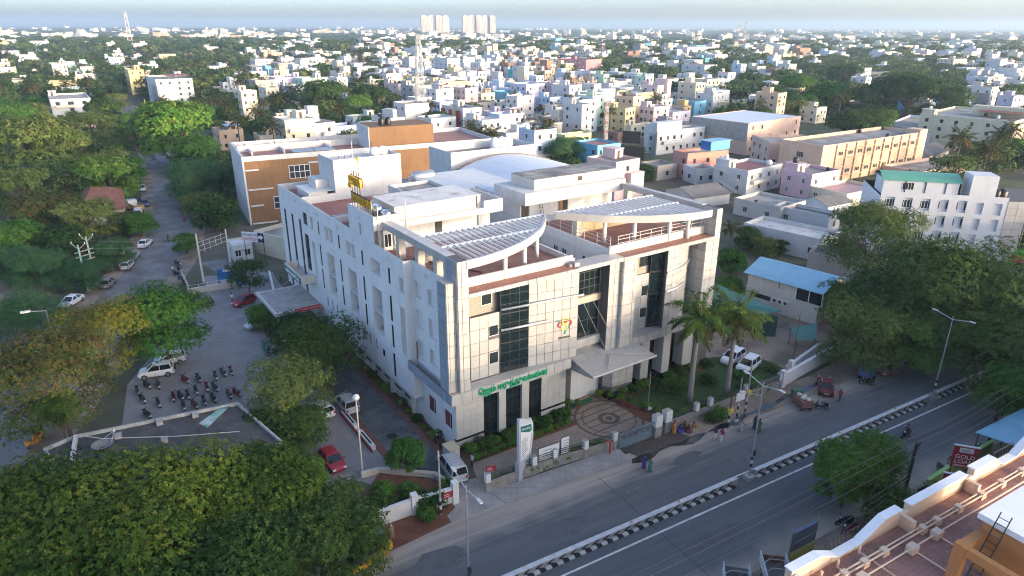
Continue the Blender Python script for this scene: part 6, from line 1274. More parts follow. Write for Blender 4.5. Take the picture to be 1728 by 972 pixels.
for y0, y1, st in ((118, 480, 13.5), (480, 900, 17), (900, 1500, 26)):
    for x, y in lots(y0, y1, st):
        px, py, _ = PX((x, y, 0))
        if not (-90 < px < 1820): continue
        a, c = (x - RO.x) * math.sin(R(60)) + (y - RO.y) * math.cos(R(60)), (x - RO.x) * math.cos(R(60)) - (y - RO.y) * math.sin(R(60))
        if abs(c) < 17 and a > -60: continue
        if min((x - sx) ** 2 + (y - sy) ** 2 for sx, sy in side_pts) < 13 ** 2: continue
        ph, pt, pp = zone(px, py); z = q.random()
        if z < ph:
            if not blocked(x, y, 4.5): houses.append((y, x, st))
        elif z < ph + pt:
            if not blocked(x, y, 3.0): trees_.append((y, x, st))
        elif z < ph + pt + pp:
            if not blocked(x, y, 2.0): palms.append((y, x, st))
houses.sort(); trees_.sort(); palms.sort()
PAL = [(WH, 'white', 26), ((0.57, 0.56, 0.53), 'off-white', 16), (CR, 'cream', 14), ((0.60, 0.56, 0.52), 'pale grey', 8), (LB, 'pale blue', 7), ((0.62, 0.48, 0.45), 'pale pink', 5), (LI, 'lilac', 4), ((0.60, 0.50, 0.28), 'yellow', 5), ((0.58, 0.42, 0.30), 'peach', 4), (MI, 'mint green', 3), ((0.36, 0.34, 0.32), 'bare cement', 6), ((0.30, 0.17, 0.12), 'brick red', 3), ((0.45, 0.55, 0.25), 'lime green', 1), ((0.15, 0.40, 0.55), 'bright blue', 1)]
pal_bag = [i for i, p in enumerate(PAL) for _ in range(p[2])]
LANDM = [('the lattice mast', 703, 150), ('the pink hotel', 985, 112), ('the striped white house', 780, 195), ('the salmon house', 1190, 278), ('the peach school', 1450, 262), ('the glass office block', 1468, 128), ('the brown annex', 560, 262), ('the vaulted hall', 850, 280), ('the antenna mast', 1018, 200), ('the white four-storey house', 1112, 182), ('the dark rain tree', 628, 164), ('the side road', 215, 205), ('the yellow shuttered house', 225, 135), ('the big white hospital complex', 935, 70), ('the olive banded college', 880, 162), ('the school hall', 1290, 215), ('the cream apartment block', 1665, 205), ('the bright yellow house', 680, 142), ('the white stepped villa', 1575, 215), ('the tall white block', 755, 118), ('the pale yellow house', 970, 245), ('the cream hotel', 1608, 110), ('the white apartment row', 30, 80), ('the far towers', 775, 58)]
seen_labels = set()
def where(px, py):
    n_, lx, ly = min(LANDM, key=lambda l: (l[1] - px) ** 2 + 4 * (l[2] - py) ** 2); dx, dy = px - lx, py - ly
    s1 = 'beyond' if dy < -6 else 'before' if dy > 6 else 'of'
    s2 = 'left' if dx < 0 else 'right'
    far = 'far ' if abs(dx) > 55 else 'close ' if abs(dx) < 14 else ''
    return far + s2 + ' ' + s1 + ' ' + n_
def uniq(parts):
    lab = ' '.join(parts[0]); 
    for extra in parts[1] + ('second', 'third', 'fourth', 'fifth', 'sixth', 'seventh', 'eighth', 'ninth', 'tenth'):
        if lab not in seen_labels: break
        lab = ' '.join([extra] + parts[0])
    seen_labels.add(lab); return lab
NUM = {1: 'one-storey', 2: 'two-storey', 3: 'three-storey', 4: 'four-storey', 5: 'five-storey'}
N_IND = 215
def house_dims(st):
    s_ = {13.5: 1.0, 17: 1.2, 26: 1.7}[st] * (1.6 if q.random() < 0.15 else 1); return q.uniform(5.5, 11.5) * s_, q.uniform(6, 12) * s_, q.choice((1, 2, 2, 3, 3, 4)) if st < 20 else q.choice((2, 3, 3, 4, 5))
for i, (y, x, st) in enumerate(houses[:N_IND]):
    w_, d_, nf = house_dims(st); pc = PAL[q.choice(pal_bag)]; h = nf * 3.15 + 0.9; rz = R(34 + 10 * math.sin(x * 0.006 + y * 0.003) + q.choice((0, 0, 0, 6, -6)))
    px, py, _ = PX((x, y, h)); tanks = q.choice((0, 1, 1, 2, 3)); stair = q.random() < 0.6; rf = q.choice((M_RSLAB, M_RSLAB, M_RTERRA, M_RWHITE, M_RWHITE)); rw = {M_RSLAB: 'grey', M_RTERRA: 'red', M_RWHITE: 'white'}[rf]
    tw = ('no tank', 'one tank', 'two tanks', 'three tanks')[tanks]
    lab = uniq(([pc[1], NUM[nf], 'house,', rw, 'roof,', tw + ',', where(px, py)], ('narrow' if w_ < 9 else 'wide', 'deep' if d_ > 9.5 else 'shallow', 'plain', 'boxy', 'simple')))
    t = thing('house', lab, 'house', (x - w_ / 2 * math.cos(rz), y - w_ / 2 * math.sin(rz), 0), rz, 'houses of the town')
    box_house(t, w_, d_, h, paint(pc[0]), nf, q.choice((1, 2, 2, 3)), q.choice((1, 2, 3)), False, stair, tanks, q.choice((0.6, 0.9)), rf, None, paint(WH) if q.random() < 0.12 else None, q=q)
# the rest of the houses as one mass
b = MB(); pm = [paint(p[0]) for p in PAL] + [M_RSLAB, M_RTERRA, M_RWHITE, M_PANE, M_TANKB]; NP = len(PAL)
def far_house(x, y, w_, d_, h, rz, ci, detail):
    A, Bv = Vector((math.cos(rz), math.sin(rz), 0)), Vector((-math.sin(rz), math.cos(rz), 0)); c = Vector((x, y, 0))
    b.obox(c + Vector((0, 0, h / 2)), A * w_ / 2, Bv * d_ / 2, Vector((0, 0, h / 2)), ci)
    b.obox(c + Vector((0, 0, h - 0.25)), A * (w_ / 2 - 0.25), Bv * (d_ / 2 - 0.25), Vector((0, 0, 0.27)), NP + q.choice((0, 0, 1, 2, 2)))
    if q.random() < 0.5: h2 = max(3, h + q.choice((-3, -3, 3))); b.obox(c + A * q.choice((-1, 1)) * w_ * 0.4 - Bv * d_ * q.uniform(0.2, 0.5) + Vector((0, 0, h2 / 2)), A * w_ * 0.3, Bv * d_ * 0.3, Vector((0, 0, h2 / 2)), ci if q.random() < 0.6 else q.choice(pal_bag))
    if q.random() < 0.7: b.obox(c + A * q.choice((-1, 1)) * w_ * 0.25 + Bv * d_ * 0.22 + Vector((0, 0, h + 1.1)), A * w_ * 0.17, Bv * d_ * 0.2, Vector((0, 0, 1.2)), ci)
    if detail:
        if q.random() < 0.6: p = c + A * q.uniform(-0.4, 0.4) * w_ + Bv * q.uniform(-0.4, 0.4) * d_; b.obox(p + Vector((0, 0, h + 0.7)), A * 0.55, Bv * 0.55, Vector((0, 0, 0.7)), NP + 4)
        nf = max(1, int(h / 3.1))
        for f in range(nf):
            for (ax, half, out, n_) in ((A, w_, -Bv * (d_ / 2 + 0.03), q.choice((1, 2, 3))), (Bv, d_, -A * (w_ / 2 + 0.03), q.choice((0, 1, 2, 3)))):
                for k in range(n_):
                    u = ((k + 0.5) / n_ - 0.5) * half; p = c + ax * u + out + Vector((0, 0, f * 3.1 + 1.7)); b.poly([p - ax * 0.6 - Vector((0, 0, 0.65)), p + ax * 0.6 - Vector((0, 0, 0.65)), p + ax * 0.6 + Vector((0, 0, 0.65)), p - ax * 0.6 + Vector((0, 0, 0.65))], NP + 3)
for (y, x, st) in houses[N_IND:]:
    w_, d_, nf = house_dims(st); far_house(x, y, w_, d_, nf * 3.15 + 0.9, R(34 + 10 * math.sin(x * 0.006 + y * 0.003)), q.choice(pal_bag), y < 850)
for k in range(1050):      # the plain up to the horizon
    D2 = 1500 + 5500 * q.random() ** 1.5; a = q.uniform(-0.72, 0.72); cl = math.sin(a * 23) * math.cos(D2 * 0.0021 + a * 5)
    if cl < 0.05 and q.random() < 0.8: continue
    far_house(D2 * math.sin(a), D2 * math.cos(a), q.uniform(14, 34), q.uniform(12, 26), q.choice((8, 10, 12, 16, 20)), q.uniform(0, 1.5), q.choice((0, 0, 0, 1, 1, 2, 2, 5, 8)), False)
o = b.build('distant_houses', pm); stuff(o, 'mass of far white and pastel houses of the town up to the horizon')
# ---- trees of the town
N_T = 150
for i, (y, x, st) in enumerate(trees_[:N_T]):
    Rr = q.uniform(3.0, 6.2); kd = q.choice(('dark', 'green', 'olive', 'far', 'umbrella', 'farolive', 'dark')); px, py, _ = PX((x, y, 5)); cw = {'dark': 'dark green', 'green': 'mid green', 'olive': 'olive', 'far': 'deep green', 'umbrella': 'flat-topped dark', 'farolive': 'dull olive'}[kd]
    place_tree(kd, (x, y), Rr, Rr * q.uniform(0.8, 1.0), uniq(([cw, 'tree', where(px, py)], ('small' if Rr < 4.4 else 'large', 'round', 'bushy', 'leafy', 'dense', 'spreading'))), 'far', 'trees of the town', 'tree', i)
PALM = [palm_meshes('coco%d' % i, 30 + i, 11.0, 20, 3.9, 12, 0.24, ((0.085, 0.095, 0.028), (0.13, 0.105, 0.035)), 0.22, (0.03, -0.05, 0.06)[i], None, (-0.75, 1.15), 1.05, M_BARK) for i in range(3)]
hand_palms = [(460, 212, 1.05, 'tall coconut palm before the cream houses left of the annex'), (430, 185, 1.0, 'coconut palm left of the tall palm'), (385, 178, 1.0, 'coconut palm right of the big bright dome tree'), (443, 172, 0.95, 'coconut palm behind the tall palm'), (330, 168, 1.0, 'coconut palm above the bright dome tree'), (270, 168, 0.9, 'coconut palm before the large white house'), (470, 152, 1.0, 'coconut palm of the grove left of the dark tree'), (502, 135, 1.0, 'coconut palm at the top of the grove'), (545, 125, 0.95, 'coconut palm before the white villa'), (571, 120, 0.9, 'coconut palm right of the white villa side'), (613, 133, 0.9, 'coconut palm before the pale houses'), (928, 214, 1.2, 'big coconut palm beside the pale yellow house'), (793, 212, 1.0, 'left one of two yellowish palms behind the tank building'), (812, 222, 1.0, 'right one of two yellowish palms behind the tank building'), (727, 175, 0.9, 'coconut palm right of the lattice mast'), (788, 160, 0.8, 'coconut palm before the white windowless block'), (1622, 232, 1.25, 'big coconut palm right of the school tower'), (1668, 250, 1.0, 'coconut palm before the cream apartment block'), (1712, 218, 1.15, 'coconut palm at the right edge'), (1283, 172, 0.9, 'coconut palm before the park'), (950, 97, 0.9, 'coconut palm left of the pink hotel'), (205, 128, 0.9, 'coconut palm left of the yellow shuttered house'), (412, 125, 0.9, 'coconut palm above the market roof'), (1690, 225, 1.0, 'second coconut palm near the right edge'), (1235, 385, 0.62, 'small coconut palm at the hospital end')]
for i, (x, y, sc, lab) in enumerate(hand_palms): place_palm(PALM[i % 3], G(x, y, 11.0 * sc), lab, 'coconut_palm', sc)
for i, (y, x, st) in enumerate(palms[:70]): px, py, _ = PX((x, y, 11)); place_palm(PALM[i % 3], (x, y), uniq((['coconut palm', where(px, py)], ('slender', 'tall', 'leaning', 'bushy'))), 'coconut_palm', q.uniform(0.8, 1.15), 'coconut palms of the town')
def scatter(name, pts, me, label):
    """one mass of instanced crowns: points with a size and a turn each"""
    src = bpy.data.objects.new(name + '_source', me)
    pm_ = bpy.data.meshes.new(name); pm_.from_pydata([(p[0], p[1], p[2]) for p in pts], [], []); a = pm_.attributes.new('size', 'FLOAT_VECTOR', 'POINT'); a.data.foreach_set('vector', [c for p in pts for c in (p[3], p[3], p[4])]); a2 = pm_.attributes.new('turn', 'FLOAT_VECTOR', 'POINT'); a2.data.foreach_set('vector', [c for p in pts for c in (0, 0, p[5])])
    o = link(name, pm_); md = o.modifiers.new('scatter', 'NODES'); ng = bpy.data.node_groups.new(name, 'GeometryNodeTree'); md.node_group = ng
    ng.interface.new_socket('Geometry', in_out='INPUT', socket_type='NodeSocketGeometry'); ng.interface.new_socket('Geometry', in_out='OUTPUT', socket_type='NodeSocketGeometry')
    N, L = ng.nodes, ng.links; gi, go = N.new('NodeGroupInput'), N.new('NodeGroupOutput'); oi = N.new('GeometryNodeObjectInfo'); oi.inputs['Object'].default_value = src; ip = N.new('GeometryNodeInstanceOnPoints')
    s1, s2 = N.new('GeometryNodeInputNamedAttribute'), N.new('GeometryNodeInputNamedAttribute')
    for s_, nm in ((s1, 'size'), (s2, 'turn')): s_.data_type = 'FLOAT_VECTOR'; s_.inputs['Name'].default_value = nm
    e2r = N.new('FunctionNodeEulerToRotation'); L.new(s2.outputs[0], e2r.inputs[0])
    L.new(gi.outputs[0], ip.inputs['Points']); L.new(oi.outputs['Geometry'], ip.inputs['Instance']); L.new(s1.outputs[0], ip.inputs['Scale']); L.new(e2r.outputs[0], ip.inputs['Rotation']); L.new(ip.outputs[0], go.inputs[0])
    return stuff(o, label)
pts = [[], []]
for (y, x, st) in trees_[N_T:]:
    Rr = q.uniform(4.5, 9.0) * (1 if st < 20 else 1.5); pts[q.random() < 0.4].append((x, y, Rr * 0.75, Rr, Rr * q.uniform(0.8, 1.05), q.uniform(0, 6.28)))
for k in range(5200):
    D2 = 1450 + 5000 * q.random() ** 1.7; a = q.uniform(-0.72, 0.72); cl = math.sin(a * 23) * math.cos(D2 * 0.0021 + a * 5)
    if cl > 0.35 and q.random() < 0.6: continue
    Rr = q.uniform(9, 24); pts[q.random() < 0.3].append((D2 * math.sin(a), D2 * math.cos(a), Rr * 0.2, Rr, q.uniform(5, 9), q.uniform(0, 6.28)))
scatter('distant_trees', pts[0], tree_meshes('far', 'vfar', 0)[0], 'mass of dark green trees between the far houses'); scatter('distant_woods', pts[1], tree_meshes('farolive', 'vfar', 1)[0], 'mass of olive trees between the far houses')
scatter('distant_palms', [(x, y, 0, s_, s_, q.uniform(0, 6.28)) for (y, x, st) in palms[70:] for s_ in (q.uniform(0.85, 1.2),)], PALM[0][0], 'coconut palm crowns scattered over the far town')
# ---- masts
def mast(label, base, h, w0, w1, n_, m_, name='lattice_mast', extra=True):
    t = thing(name, label, 'mast', (base[0], base[1], 0), 0.4); b = MB(); br = 0.018 + w0 * 0.014
    def cn(k, f): wv = (w0 + (w1 - w0) * f) / 2; return Vector(((-1, 1, 1, -1)[k] * wv, (-1, -1, 1, 1)[k] * wv, h * f))
    for k in range(4): L_ = MB(); L_.tube([cn(k, 0), cn(k, 1)], w0 * 0.035 + 0.03, 4); L_.build('leg', m_[0], t)
    for i in range(n_):
        f0, f1 = i / n_, (i + 1) / n_
        for k in range(4): k2 = (k + 1) % 4; b.tube([cn(k, f0), cn(k2, f1)], br, 3, i % 2 * (len(m_) - 1), False); b.tube([cn(k2, f0), cn(k, f1)], br, 3, i % 2 * (len(m_) - 1), False); b.tube([cn(k, f1), cn(k2, f1)], 0.05, 3, 0, False)
    b.build('bracing', list(m_), t)
    if extra:
        for i in range(14): a = MB(); z = h * (0.45 + 0.5 * (i / 14)); an = i * 2.1; wv = (w0 + (w1 - w0) * z / h) * 0.75 + 0.2; a.box(-0.14, 0.14, -0.1, 0.1, -0.9, 0.9); a.build('antenna', M_WHITE2, t, (wv * math.cos(an), wv * math.sin(an), z), an)
    return t
M_RW = mat('red_mast_paint', (0.42, 0.10, 0.06), var=0.1); M_WW = mat('white_mast_paint', (0.6, 0.58, 0.56), var=0.1)
pb = G(712, 228); hm = 32.0
mast('tall grey lattice telecom mast behind the annex', pb, 38.5, 4.2, 1.2, 18, [mat('pale_steel', (0.42, 0.42, 0.41), rough=0.6, var=0.1)]); FOOT.append((pb.x, pb.y, 0, 4, 4))
pb = G(1019, 292); mast('red and white antenna mast with a dish on top', pb, 21.0, 0.9, 0.7, 16, [M_WW, M_RW], extra=False)
t = thing('mast_dish', 'white round dish on top of the red and white antenna mast', 'dish', (pb.x, pb.y, 21.0)); b = MB(); b.lathe([(0.05, 0.0), (0.7, 0.12), (1.15, 0.4), (1.1, 0.42), (0.6, 0.18)], 16); o = b.build('reflector', M_WHITE2, t); o.rotation_euler = (R(75), 0, 0.3); o.location = (0, -0.4, 1.4); b = MB(); b.tube([(0, 0, 0), (0, 0, 1.6)], 0.08, 5); b.build('bracket', M_METAL, t)
mast('far lattice mast left of the skyline', G(222, 82), 62, 8, 2.5, 12, [M_WW, M_RW], extra=False); mast('thin far red mast right of the pink hotel', G(1244, 88), 44, 5, 2, 10, [M_WW, M_RW], extra=False); mast('second thin far mast beside the red one', G(1253, 88), 50, 5, 2, 10, [M_WW, M_RW], extra=False)
# black billboards behind the hospital
t = thing('billboard_frame', 'two black billboard backs one above the other', 'billboard', G(1052, 300), R(-20))
for z0, z1, x0, x1 in ((10.2, 13.6, -1.0, 4.2), (5.6, 9.4, -2.6, 5.6)): b = MB(); b.box(x0, x1, -0.1, 0.1, z0, z1); b.build('board', M_BLACK, t)
for x in (-0.6, 1.5, 3.8): b = MB(); b.tube([(x, 0.3, 0), (x, 0.3, 13.4)], 0.1, 5); b.build('post', M_DMETAL, t)
ORDW = ('first', 'second', 'third', 'fourth', 'fifth', 'sixth', 'seventh', 'eighth', 'ninth', 'tenth', 'eleventh', 'twelfth', 'thirteenth', 'fourteenth', 'fifteenth', 'sixteenth')
# ================================================================ street furniture and the hospital's front
ROADO = Vector((RO.x, RO.y, 0))
def rthing(name, label, cat, group=None): return thing(name, label, cat, ROADO, ROAD_RZ, group)      # local x along the road, y = -across
# ---- median barrier with chevrons and black and white kerb blocks
MD = rthing('median_barrier', 'long road median barrier with black chevrons and checkered kerb', 'barrier')
M_MW = mat('barrier_white', (0.56, 0.56, 0.55), var=0.15, scale=1.5, streak=0.15); M_MG = mat('barrier_grey', (0.33, 0.33, 0.33), var=0.15, scale=1.5); M_MB = mat('barrier_black', (0.02, 0.02, 0.022), var=0.2, scale=2)
cv = MB(); h0, h1, hm_ = 0.17, 0.64, 0.405
cv.prism([(-0.15, hm_), (0.42, h0), (0.72, h0), (0.22, hm_), (0.72, h1), (0.42, h1)], 0, 0.02); CVM = cv.mesh('chevron', M_MB)
kb = {}
for nm_, m_ in (('w', M_MW), ('b', M_MB)): k = MB(); k.box(0, 0.565, -0.30, 0, 0, 0.16); kb[nm_] = k.mesh('kerb_block', m_)
for a0, a1 in ((-62.0, -1.7), (0.9, 30.4), (32.2, 75)):
    b = MB(); b.box(a0, a1, -0.12, 0.20, 0.0, 0.68); b.build('barrier_body', M_MG, MD); b = MB(); b.box(a0, a1, -0.14, 0.30, 0.68, 0.76); b.build('coping', M_MW, MD)
    n_ = int((a1 - a0) / 1.15)
    for i in range(n_):
        o = link('chevron', CVM, MD); o.matrix_local = FM((a0 + 0.3 + i * 1.15, -0.12, 0), (0, -1, 0))
        link('kerb_block', kb['w'], MD, (a0 + i * 1.15, -0.125, 0)); link('kerb_block', kb['b'], MD, (a0 + i * 1.15 + 0.575, -0.125, 0))
for a in (-44, -29.5, -14.8, -9.2, 14, 24): o = thing('reflector_stud', 'small orange reflector on the median coping, %s' % {-44: 'lowest in the picture', -29.5: 'second from the bottom edge', -14.8: 'third from the bottom edge', -9.2: 'nearest below the middle lamp post', 14: 'first above the middle lamp post', 24: 'last before the trees'}[a], 'reflector', RP(a, -0.1, 0.76)); b = MB(); b.box(-0.1, 0.1, -0.05, 0.05, 0, 0.1); b.build('body', mat('orange_reflector', (0.6, 0.25, 0.03)), o)
# ---- lamp posts on the median
def lamp_post(a, lab):
    t = rthing('lamp_post', lab, 'lamp post', 'median lamp posts'); t.location = RP(a, 0.05)
    b = MB(); b.box(-0.45, 0.45, -0.4, 0.4, 0, 0.45); b.build('base', M_CONC, t); b = MB(); b.tube([(0, 0, 0.4), (0, 0, 5.5), (0, 0, 10.9)], [0.11, 0.08, 0.045], 8); b.build('pole', M_METAL, t)
    for z, m_ in ((1.5, M_MB), (1.9, M_MW), (2.3, M_MB)): b = MB(); b.tube([(0, 0, z), (0, 0, z + 0.35)], 0.135, 8); b.build('painted_band', m_, t)
    b = MB(); b.box(-0.12, 0.12, -0.3, -0.1, 2.9, 3.5); b.build('junction_box', M_DMETAL, t)
    for s in (-1, 1):
        b = MB(); b.tube([(0, 0, 10.5), (0.0, s * 1.9, 10.95)], 0.045, 6); o = b.build('arm', M_METAL, t); b = MB(); b.box(-0.13, 0.13, min(s * 1.8, s * 2.4), max(s * 1.8, s * 2.4), 10.92, 11.0); b.build('lamp_head', mat('lamp_head_grey', (0.42, 0.43, 0.44)), o)
lamp_post(-31, 'median lamp post cut off by the bottom edge'); lamp_post(0, 'median lamp post in the gap of the chevrons'); lamp_post(31.4, 'median lamp post before the dark trees')
# ---- compound wall along the pavement: stone base, pillars, black rails
M_STONE = mat('grey_wall_stone', (0.27, 0.25, 0.225), rough=0.9, var=0.15, scale=1.2, rand=0.12); M_PIL = mat('pillar_white', (0.62, 0.62, 0.61), var=0.06, streak=0.15)
def fence(label, pts, pil, base=0.95, top=1.9, rails=4, pilh=2.05, pw=0.5, railm=None):
    t = rthing('compound_wall', label, 'wall')
    for i in range(len(pts) - 1):
        p, q_ = Vector((pts[i][0], -pts[i][1], 0)), Vector((pts[i + 1][0], -pts[i + 1][1], 0)); L_ = (q_ - p).length; d = (q_ - p) / L_; fm = FM(p, (d.y, -d.x, 0))
        b = MB(); b.beam(p + Vector((0, 0, base / 2)), q_ + Vector((0, 0, base / 2)), 0.26, base - 0.02); b.build('wall_core', M_JOINT, t); panels(t, fm @ Matrix.Translation((0, 0, 0.12)), lin(0, L_, max(1, round(L_ / 1.05))), [0.0, base * 0.5, base], [M_STONE], thick=0.06, gap=0.03, name='stone'); b = MB(); b.beam(p + Vector((0, 0, base + 0.03)), q_ + Vector((0, 0, base + 0.03)), 0.36, 0.08); b.build('coping', M_STONE, t)
        for k in range(rails): z = base + 0.2 + (top - base - 0.25) * k / max(1, rails - 1); b = MB(); b.tube([p + Vector((0, 0, z)), q_ + Vector((0, 0, z))], 0.035, 5); b.build('rail', railm or M_DMETAL, t)
    for a, c in pil: b = MB(); b.box(a - pw / 2, a + pw / 2, -c - pw / 2, -c + pw / 2, 0, base + 0.15, 1); b.box(a - pw / 2, a + pw / 2, -c - pw / 2, -c + pw / 2, base + 0.15, pilh, 0); b.box(a - pw * 0.4, a + pw * 0.4, -c - pw * 0.4, -c + pw * 0.4, pilh, pilh + 0.06, 2); b.build('pillar', [M_PIL, M_STONE, M_CONC], t)
    return t
fence('low stone wall with black rails and white pillars before the hospital forecourt', [(-23.4, -11.15), (-16.0, -11.35), (-8.4, -10.75)], [(-23.4, -11.15), (-18.1, -11.3), (-15.6, -11.35), (-12.0, -11.05), (-8.4, -10.75)])
fence('stone wall with white pillars before the lawn and royal palms', [(-1.3, -10.75), (5.4, -10.95), (17.6, -11.1)], [(3.4, -10.9), (5.6, -10.95), (11.5, -11.0), (17.6, -11.1)])
# main gate and its pillars
GT = rthing('main_gate', 'closed blue-grey sliding gate with panels between stone pillars', 'gate'); M_GATE = mat('blue_grey_gate', (0.14, 0.19, 0.23), var=0.12, rough=0.5); gy = 10.35
b = MB(); b.box(-8.1, -2.2, gy - 0.04, gy + 0.04, 0.15, 0.95); b.build('lower_panel', M_GATE, GT)
for z in (0.12, 1.0, 1.85): b = MB(); b.box(-8.1, -2.2, gy - 0.06, gy + 0.06, z, z + 0.1); b.build('rail', M_GATE, GT)
for i in range(8): b = MB(); b.box(-8.1 + i * 0.83, -8.0 + i * 0.83, gy - 0.05, gy + 0.05, 0.05, 1.95); b.build('post', M_GATE, GT)
for i in range(30): b = MB(); b.box(-8.0 + i * 0.194, -7.97 + i * 0.194, gy - 0.02, gy + 0.02, 1.1, 1.85); b.build('bar', M_GATE, GT)
GP = rthing('gate_pillar', 'square gate pillar with white upper half beside the sliding gate', 'pillar'); b = MB(); b.box(-3.4, -2.5, 10.0, 10.75, 0, 1.35, 1); b.box(-3.4, -2.5, 10.0, 10.75, 1.35, 2.7, 0); b.box(-3.3, -2.6, 10.1, 10.65, 2.7, 2.78, 2); b.build('shaft', [M_PIL, M_STONE, M_CONC], GP)
GP = rthing('gate_pillar', 'square gate pillar with white upper half beside the seated women', 'pillar'); b = MB(); b.box(-1.8, -0.9, 10.2, 10.95, 0, 1.35, 1); b.box(-1.8, -0.9, 10.2, 10.95, 1.35, 2.7, 0); b.box(-1.7, -1.0, 10.3, 10.85, 2.7, 2.78, 2); b.build('shaft', [M_PIL, M_STONE, M_CONC], GP)
b = MB(); b.tube([(-9.4, 10.2, 0), (-9.4, 10.2, 1.3), (-9.55, 10.2, 1.6), (-9.9, 10.3, 1.75)], 0.1, 8); o = b.build('red_pipe', mat('red_pipe', (0.4, 0.03, 0.04)), None, ROADO, ROAD_RZ); tag(o, 'bent red standpipe beside the end of the pavement wall', 'pipe')
# white wall past the lawn and the dirt yard wall
def plain_wall(label, pts, h, m_, th=0.25, name='compound_wall', pil=(), cope=None):
    t = thing(name, label, 'wall')
    for i in range(len(pts) - 1): p, q_ = pts[i], pts[i + 1]; b = MB(); b.beam((p.x, p.y, h / 2), (q_.x, q_.y, h / 2), th, h); b.build('wall_section', m_, t); b = MB(); b.beam((p.x, p.y, h + 0.05), (q_.x, q_.y, h + 0.05), th + 0.12, 0.1); b.build('coping', cope or m_, t)
    for p, hh in pil: b = MB(); b.box(-0.3, 0.3, -0.3, 0.3, 0, hh); b.build('pillar', m_, t, (p.x, p.y, 0), ROAD_RZ)
    return t
plain_wall('white compound wall with broad end pillar beside the dirt yard', [RP(18.0, -11.0), RP(31, -13.3)], 1.7, M_PIL, 0.3, pil=[(RP(18.0, -11.0), 2.3), (RP(20.6, -12.0), 2.6)])
plain_wall('second inner white wall with dark rail behind the dirt yard', [RP(20.6, -12.6), RP(30, -15.0)], 1.4, M_PIL, 0.25)
o = thing('sheet_gate', 'grey sheet metal gate beside the white end pillar', 'gate', RP(13.5, -11.2), ROAD_RZ); 
for k in range(4): b = MB(); b.box(k * 1.05, k * 1.05 + 1.0, -0.04, 0.04, 0.1, 1.7); b.build('sheet', mat('grey_sheet', (0.2, 0.2, 0.2), var=0.15), o)
plain_wall('white garden wall below the clipped shrubs at the corner', [G(640, 890), G(700, 868), G(768, 848)], 1.7, M_PIL, 0.25, pil=[(G(700, 868), 2.3), (G(768, 848), 2.4)])
plain_wall('low curved kerb wall behind the corner flower bed', [G(610, 806), G(640, 798), G(735, 806), G(752, 818)], 0.5, M_OFFW, 0.3)
plain_wall('thin boundary wall of the transformer yard', [G(318, 497), G(400, 484), G(403, 470)], 0.9, M_OFFW, 0.25)
plain_wall('low kerb wall at the far corner of the lot', [G(430, 500), G(463, 497), G(455, 463)], 0.6, M_PIL, 0.25)
# ---- totem sign, boards
TS = rthing('totem_sign', 'tall white totem sign with green arc on a grey plinth', 'sign'); TS.location = RP(-19.0, -11.6); TS.rotation_euler = (0, 0, ROAD_RZ + R(28))
b = MB(); b.box(-1.35, 1.0, -0.22, 0.25, 0, 2.2); b.build('plinth', mat('grey_plinth', (0.36, 0.38, 0.41), var=0.05), TS)
b = MB(); b.prism([(-1.25, 2.2), (0.75, 2.2), (0.95, 3.6), (1.15, 4.9), (0.95, 5.9), (-1.2, 7.1), (-1.3, 7.0)], -0.14, 0.14); o = b.build('panel', mat('grey_panel', (0.45, 0.47, 0.50)), TS); o.matrix_local = FM((0, 0.0, 0), (0, -1, 0))
b = MB(); b.prism([(-1.1, 2.25), (0.45, 2.25), (0.75, 3.6), (0.95, 4.8), (0.8, 5.6), (-1.1, 6.3)], 0, 0.06); o = b.build('face', mat('sign_white', (0.66, 0.66, 0.66)), TS); o.matrix_local = FM((0, -0.15, 0), (0, -1, 0))
b = MB(); b.prism([(-1.08, 5.6), (0.6, 4.75), (0.92, 4.85), (0.78, 5.55), (-1.08, 6.25)], 0, 0.05); o = b.build('green_arc', mat('teal_board', (0.01, 0.13, 0.12)), TS); o.matrix_local = FM((0, -0.18, 0), (0, -1, 0))
text('GEM HOSPITAL', 0.26, mat('white_lettering', (0.7, 0.7, 0.7)), TS, FM((-0.15, -0.24, 5.5), (0, -1, 0)) @ Matrix.Rotation(R(-20), 4, 'Z'), 0.01)
def print_lines(parent, fm, w_, h_, n_, m_, seed=1):
    r_ = random.Random(seed)
    for i in range(n_): b = MB(); L_ = w_ * r_.uniform(0.5, 0.95); b.box(-w_ / 2, -w_ / 2 + L_, -h_ * (i + 0.5) / n_ - 0.025, -h_ * (i + 0.5) / n_ + 0.025, 0, 0.01); o = b.build('print_line', m_, parent); o.matrix_local = fm
M_INK = mat('dark_print', (0.10, 0.12, 0.15), var=0)
print_lines(TS, FM((-0.25, -0.22, 4.6), (0, -1, 0)), 1.4, 2.2, 10, M_INK)
b = MB(); b.tube([(0.95, 0.0, 2.2), (1.25, -0.05, 3.9), (1.3, 0, 5.2), (0.9, 0, 6.0)], 0.16, 8); b.build('white_frame', M_PIL, TS)
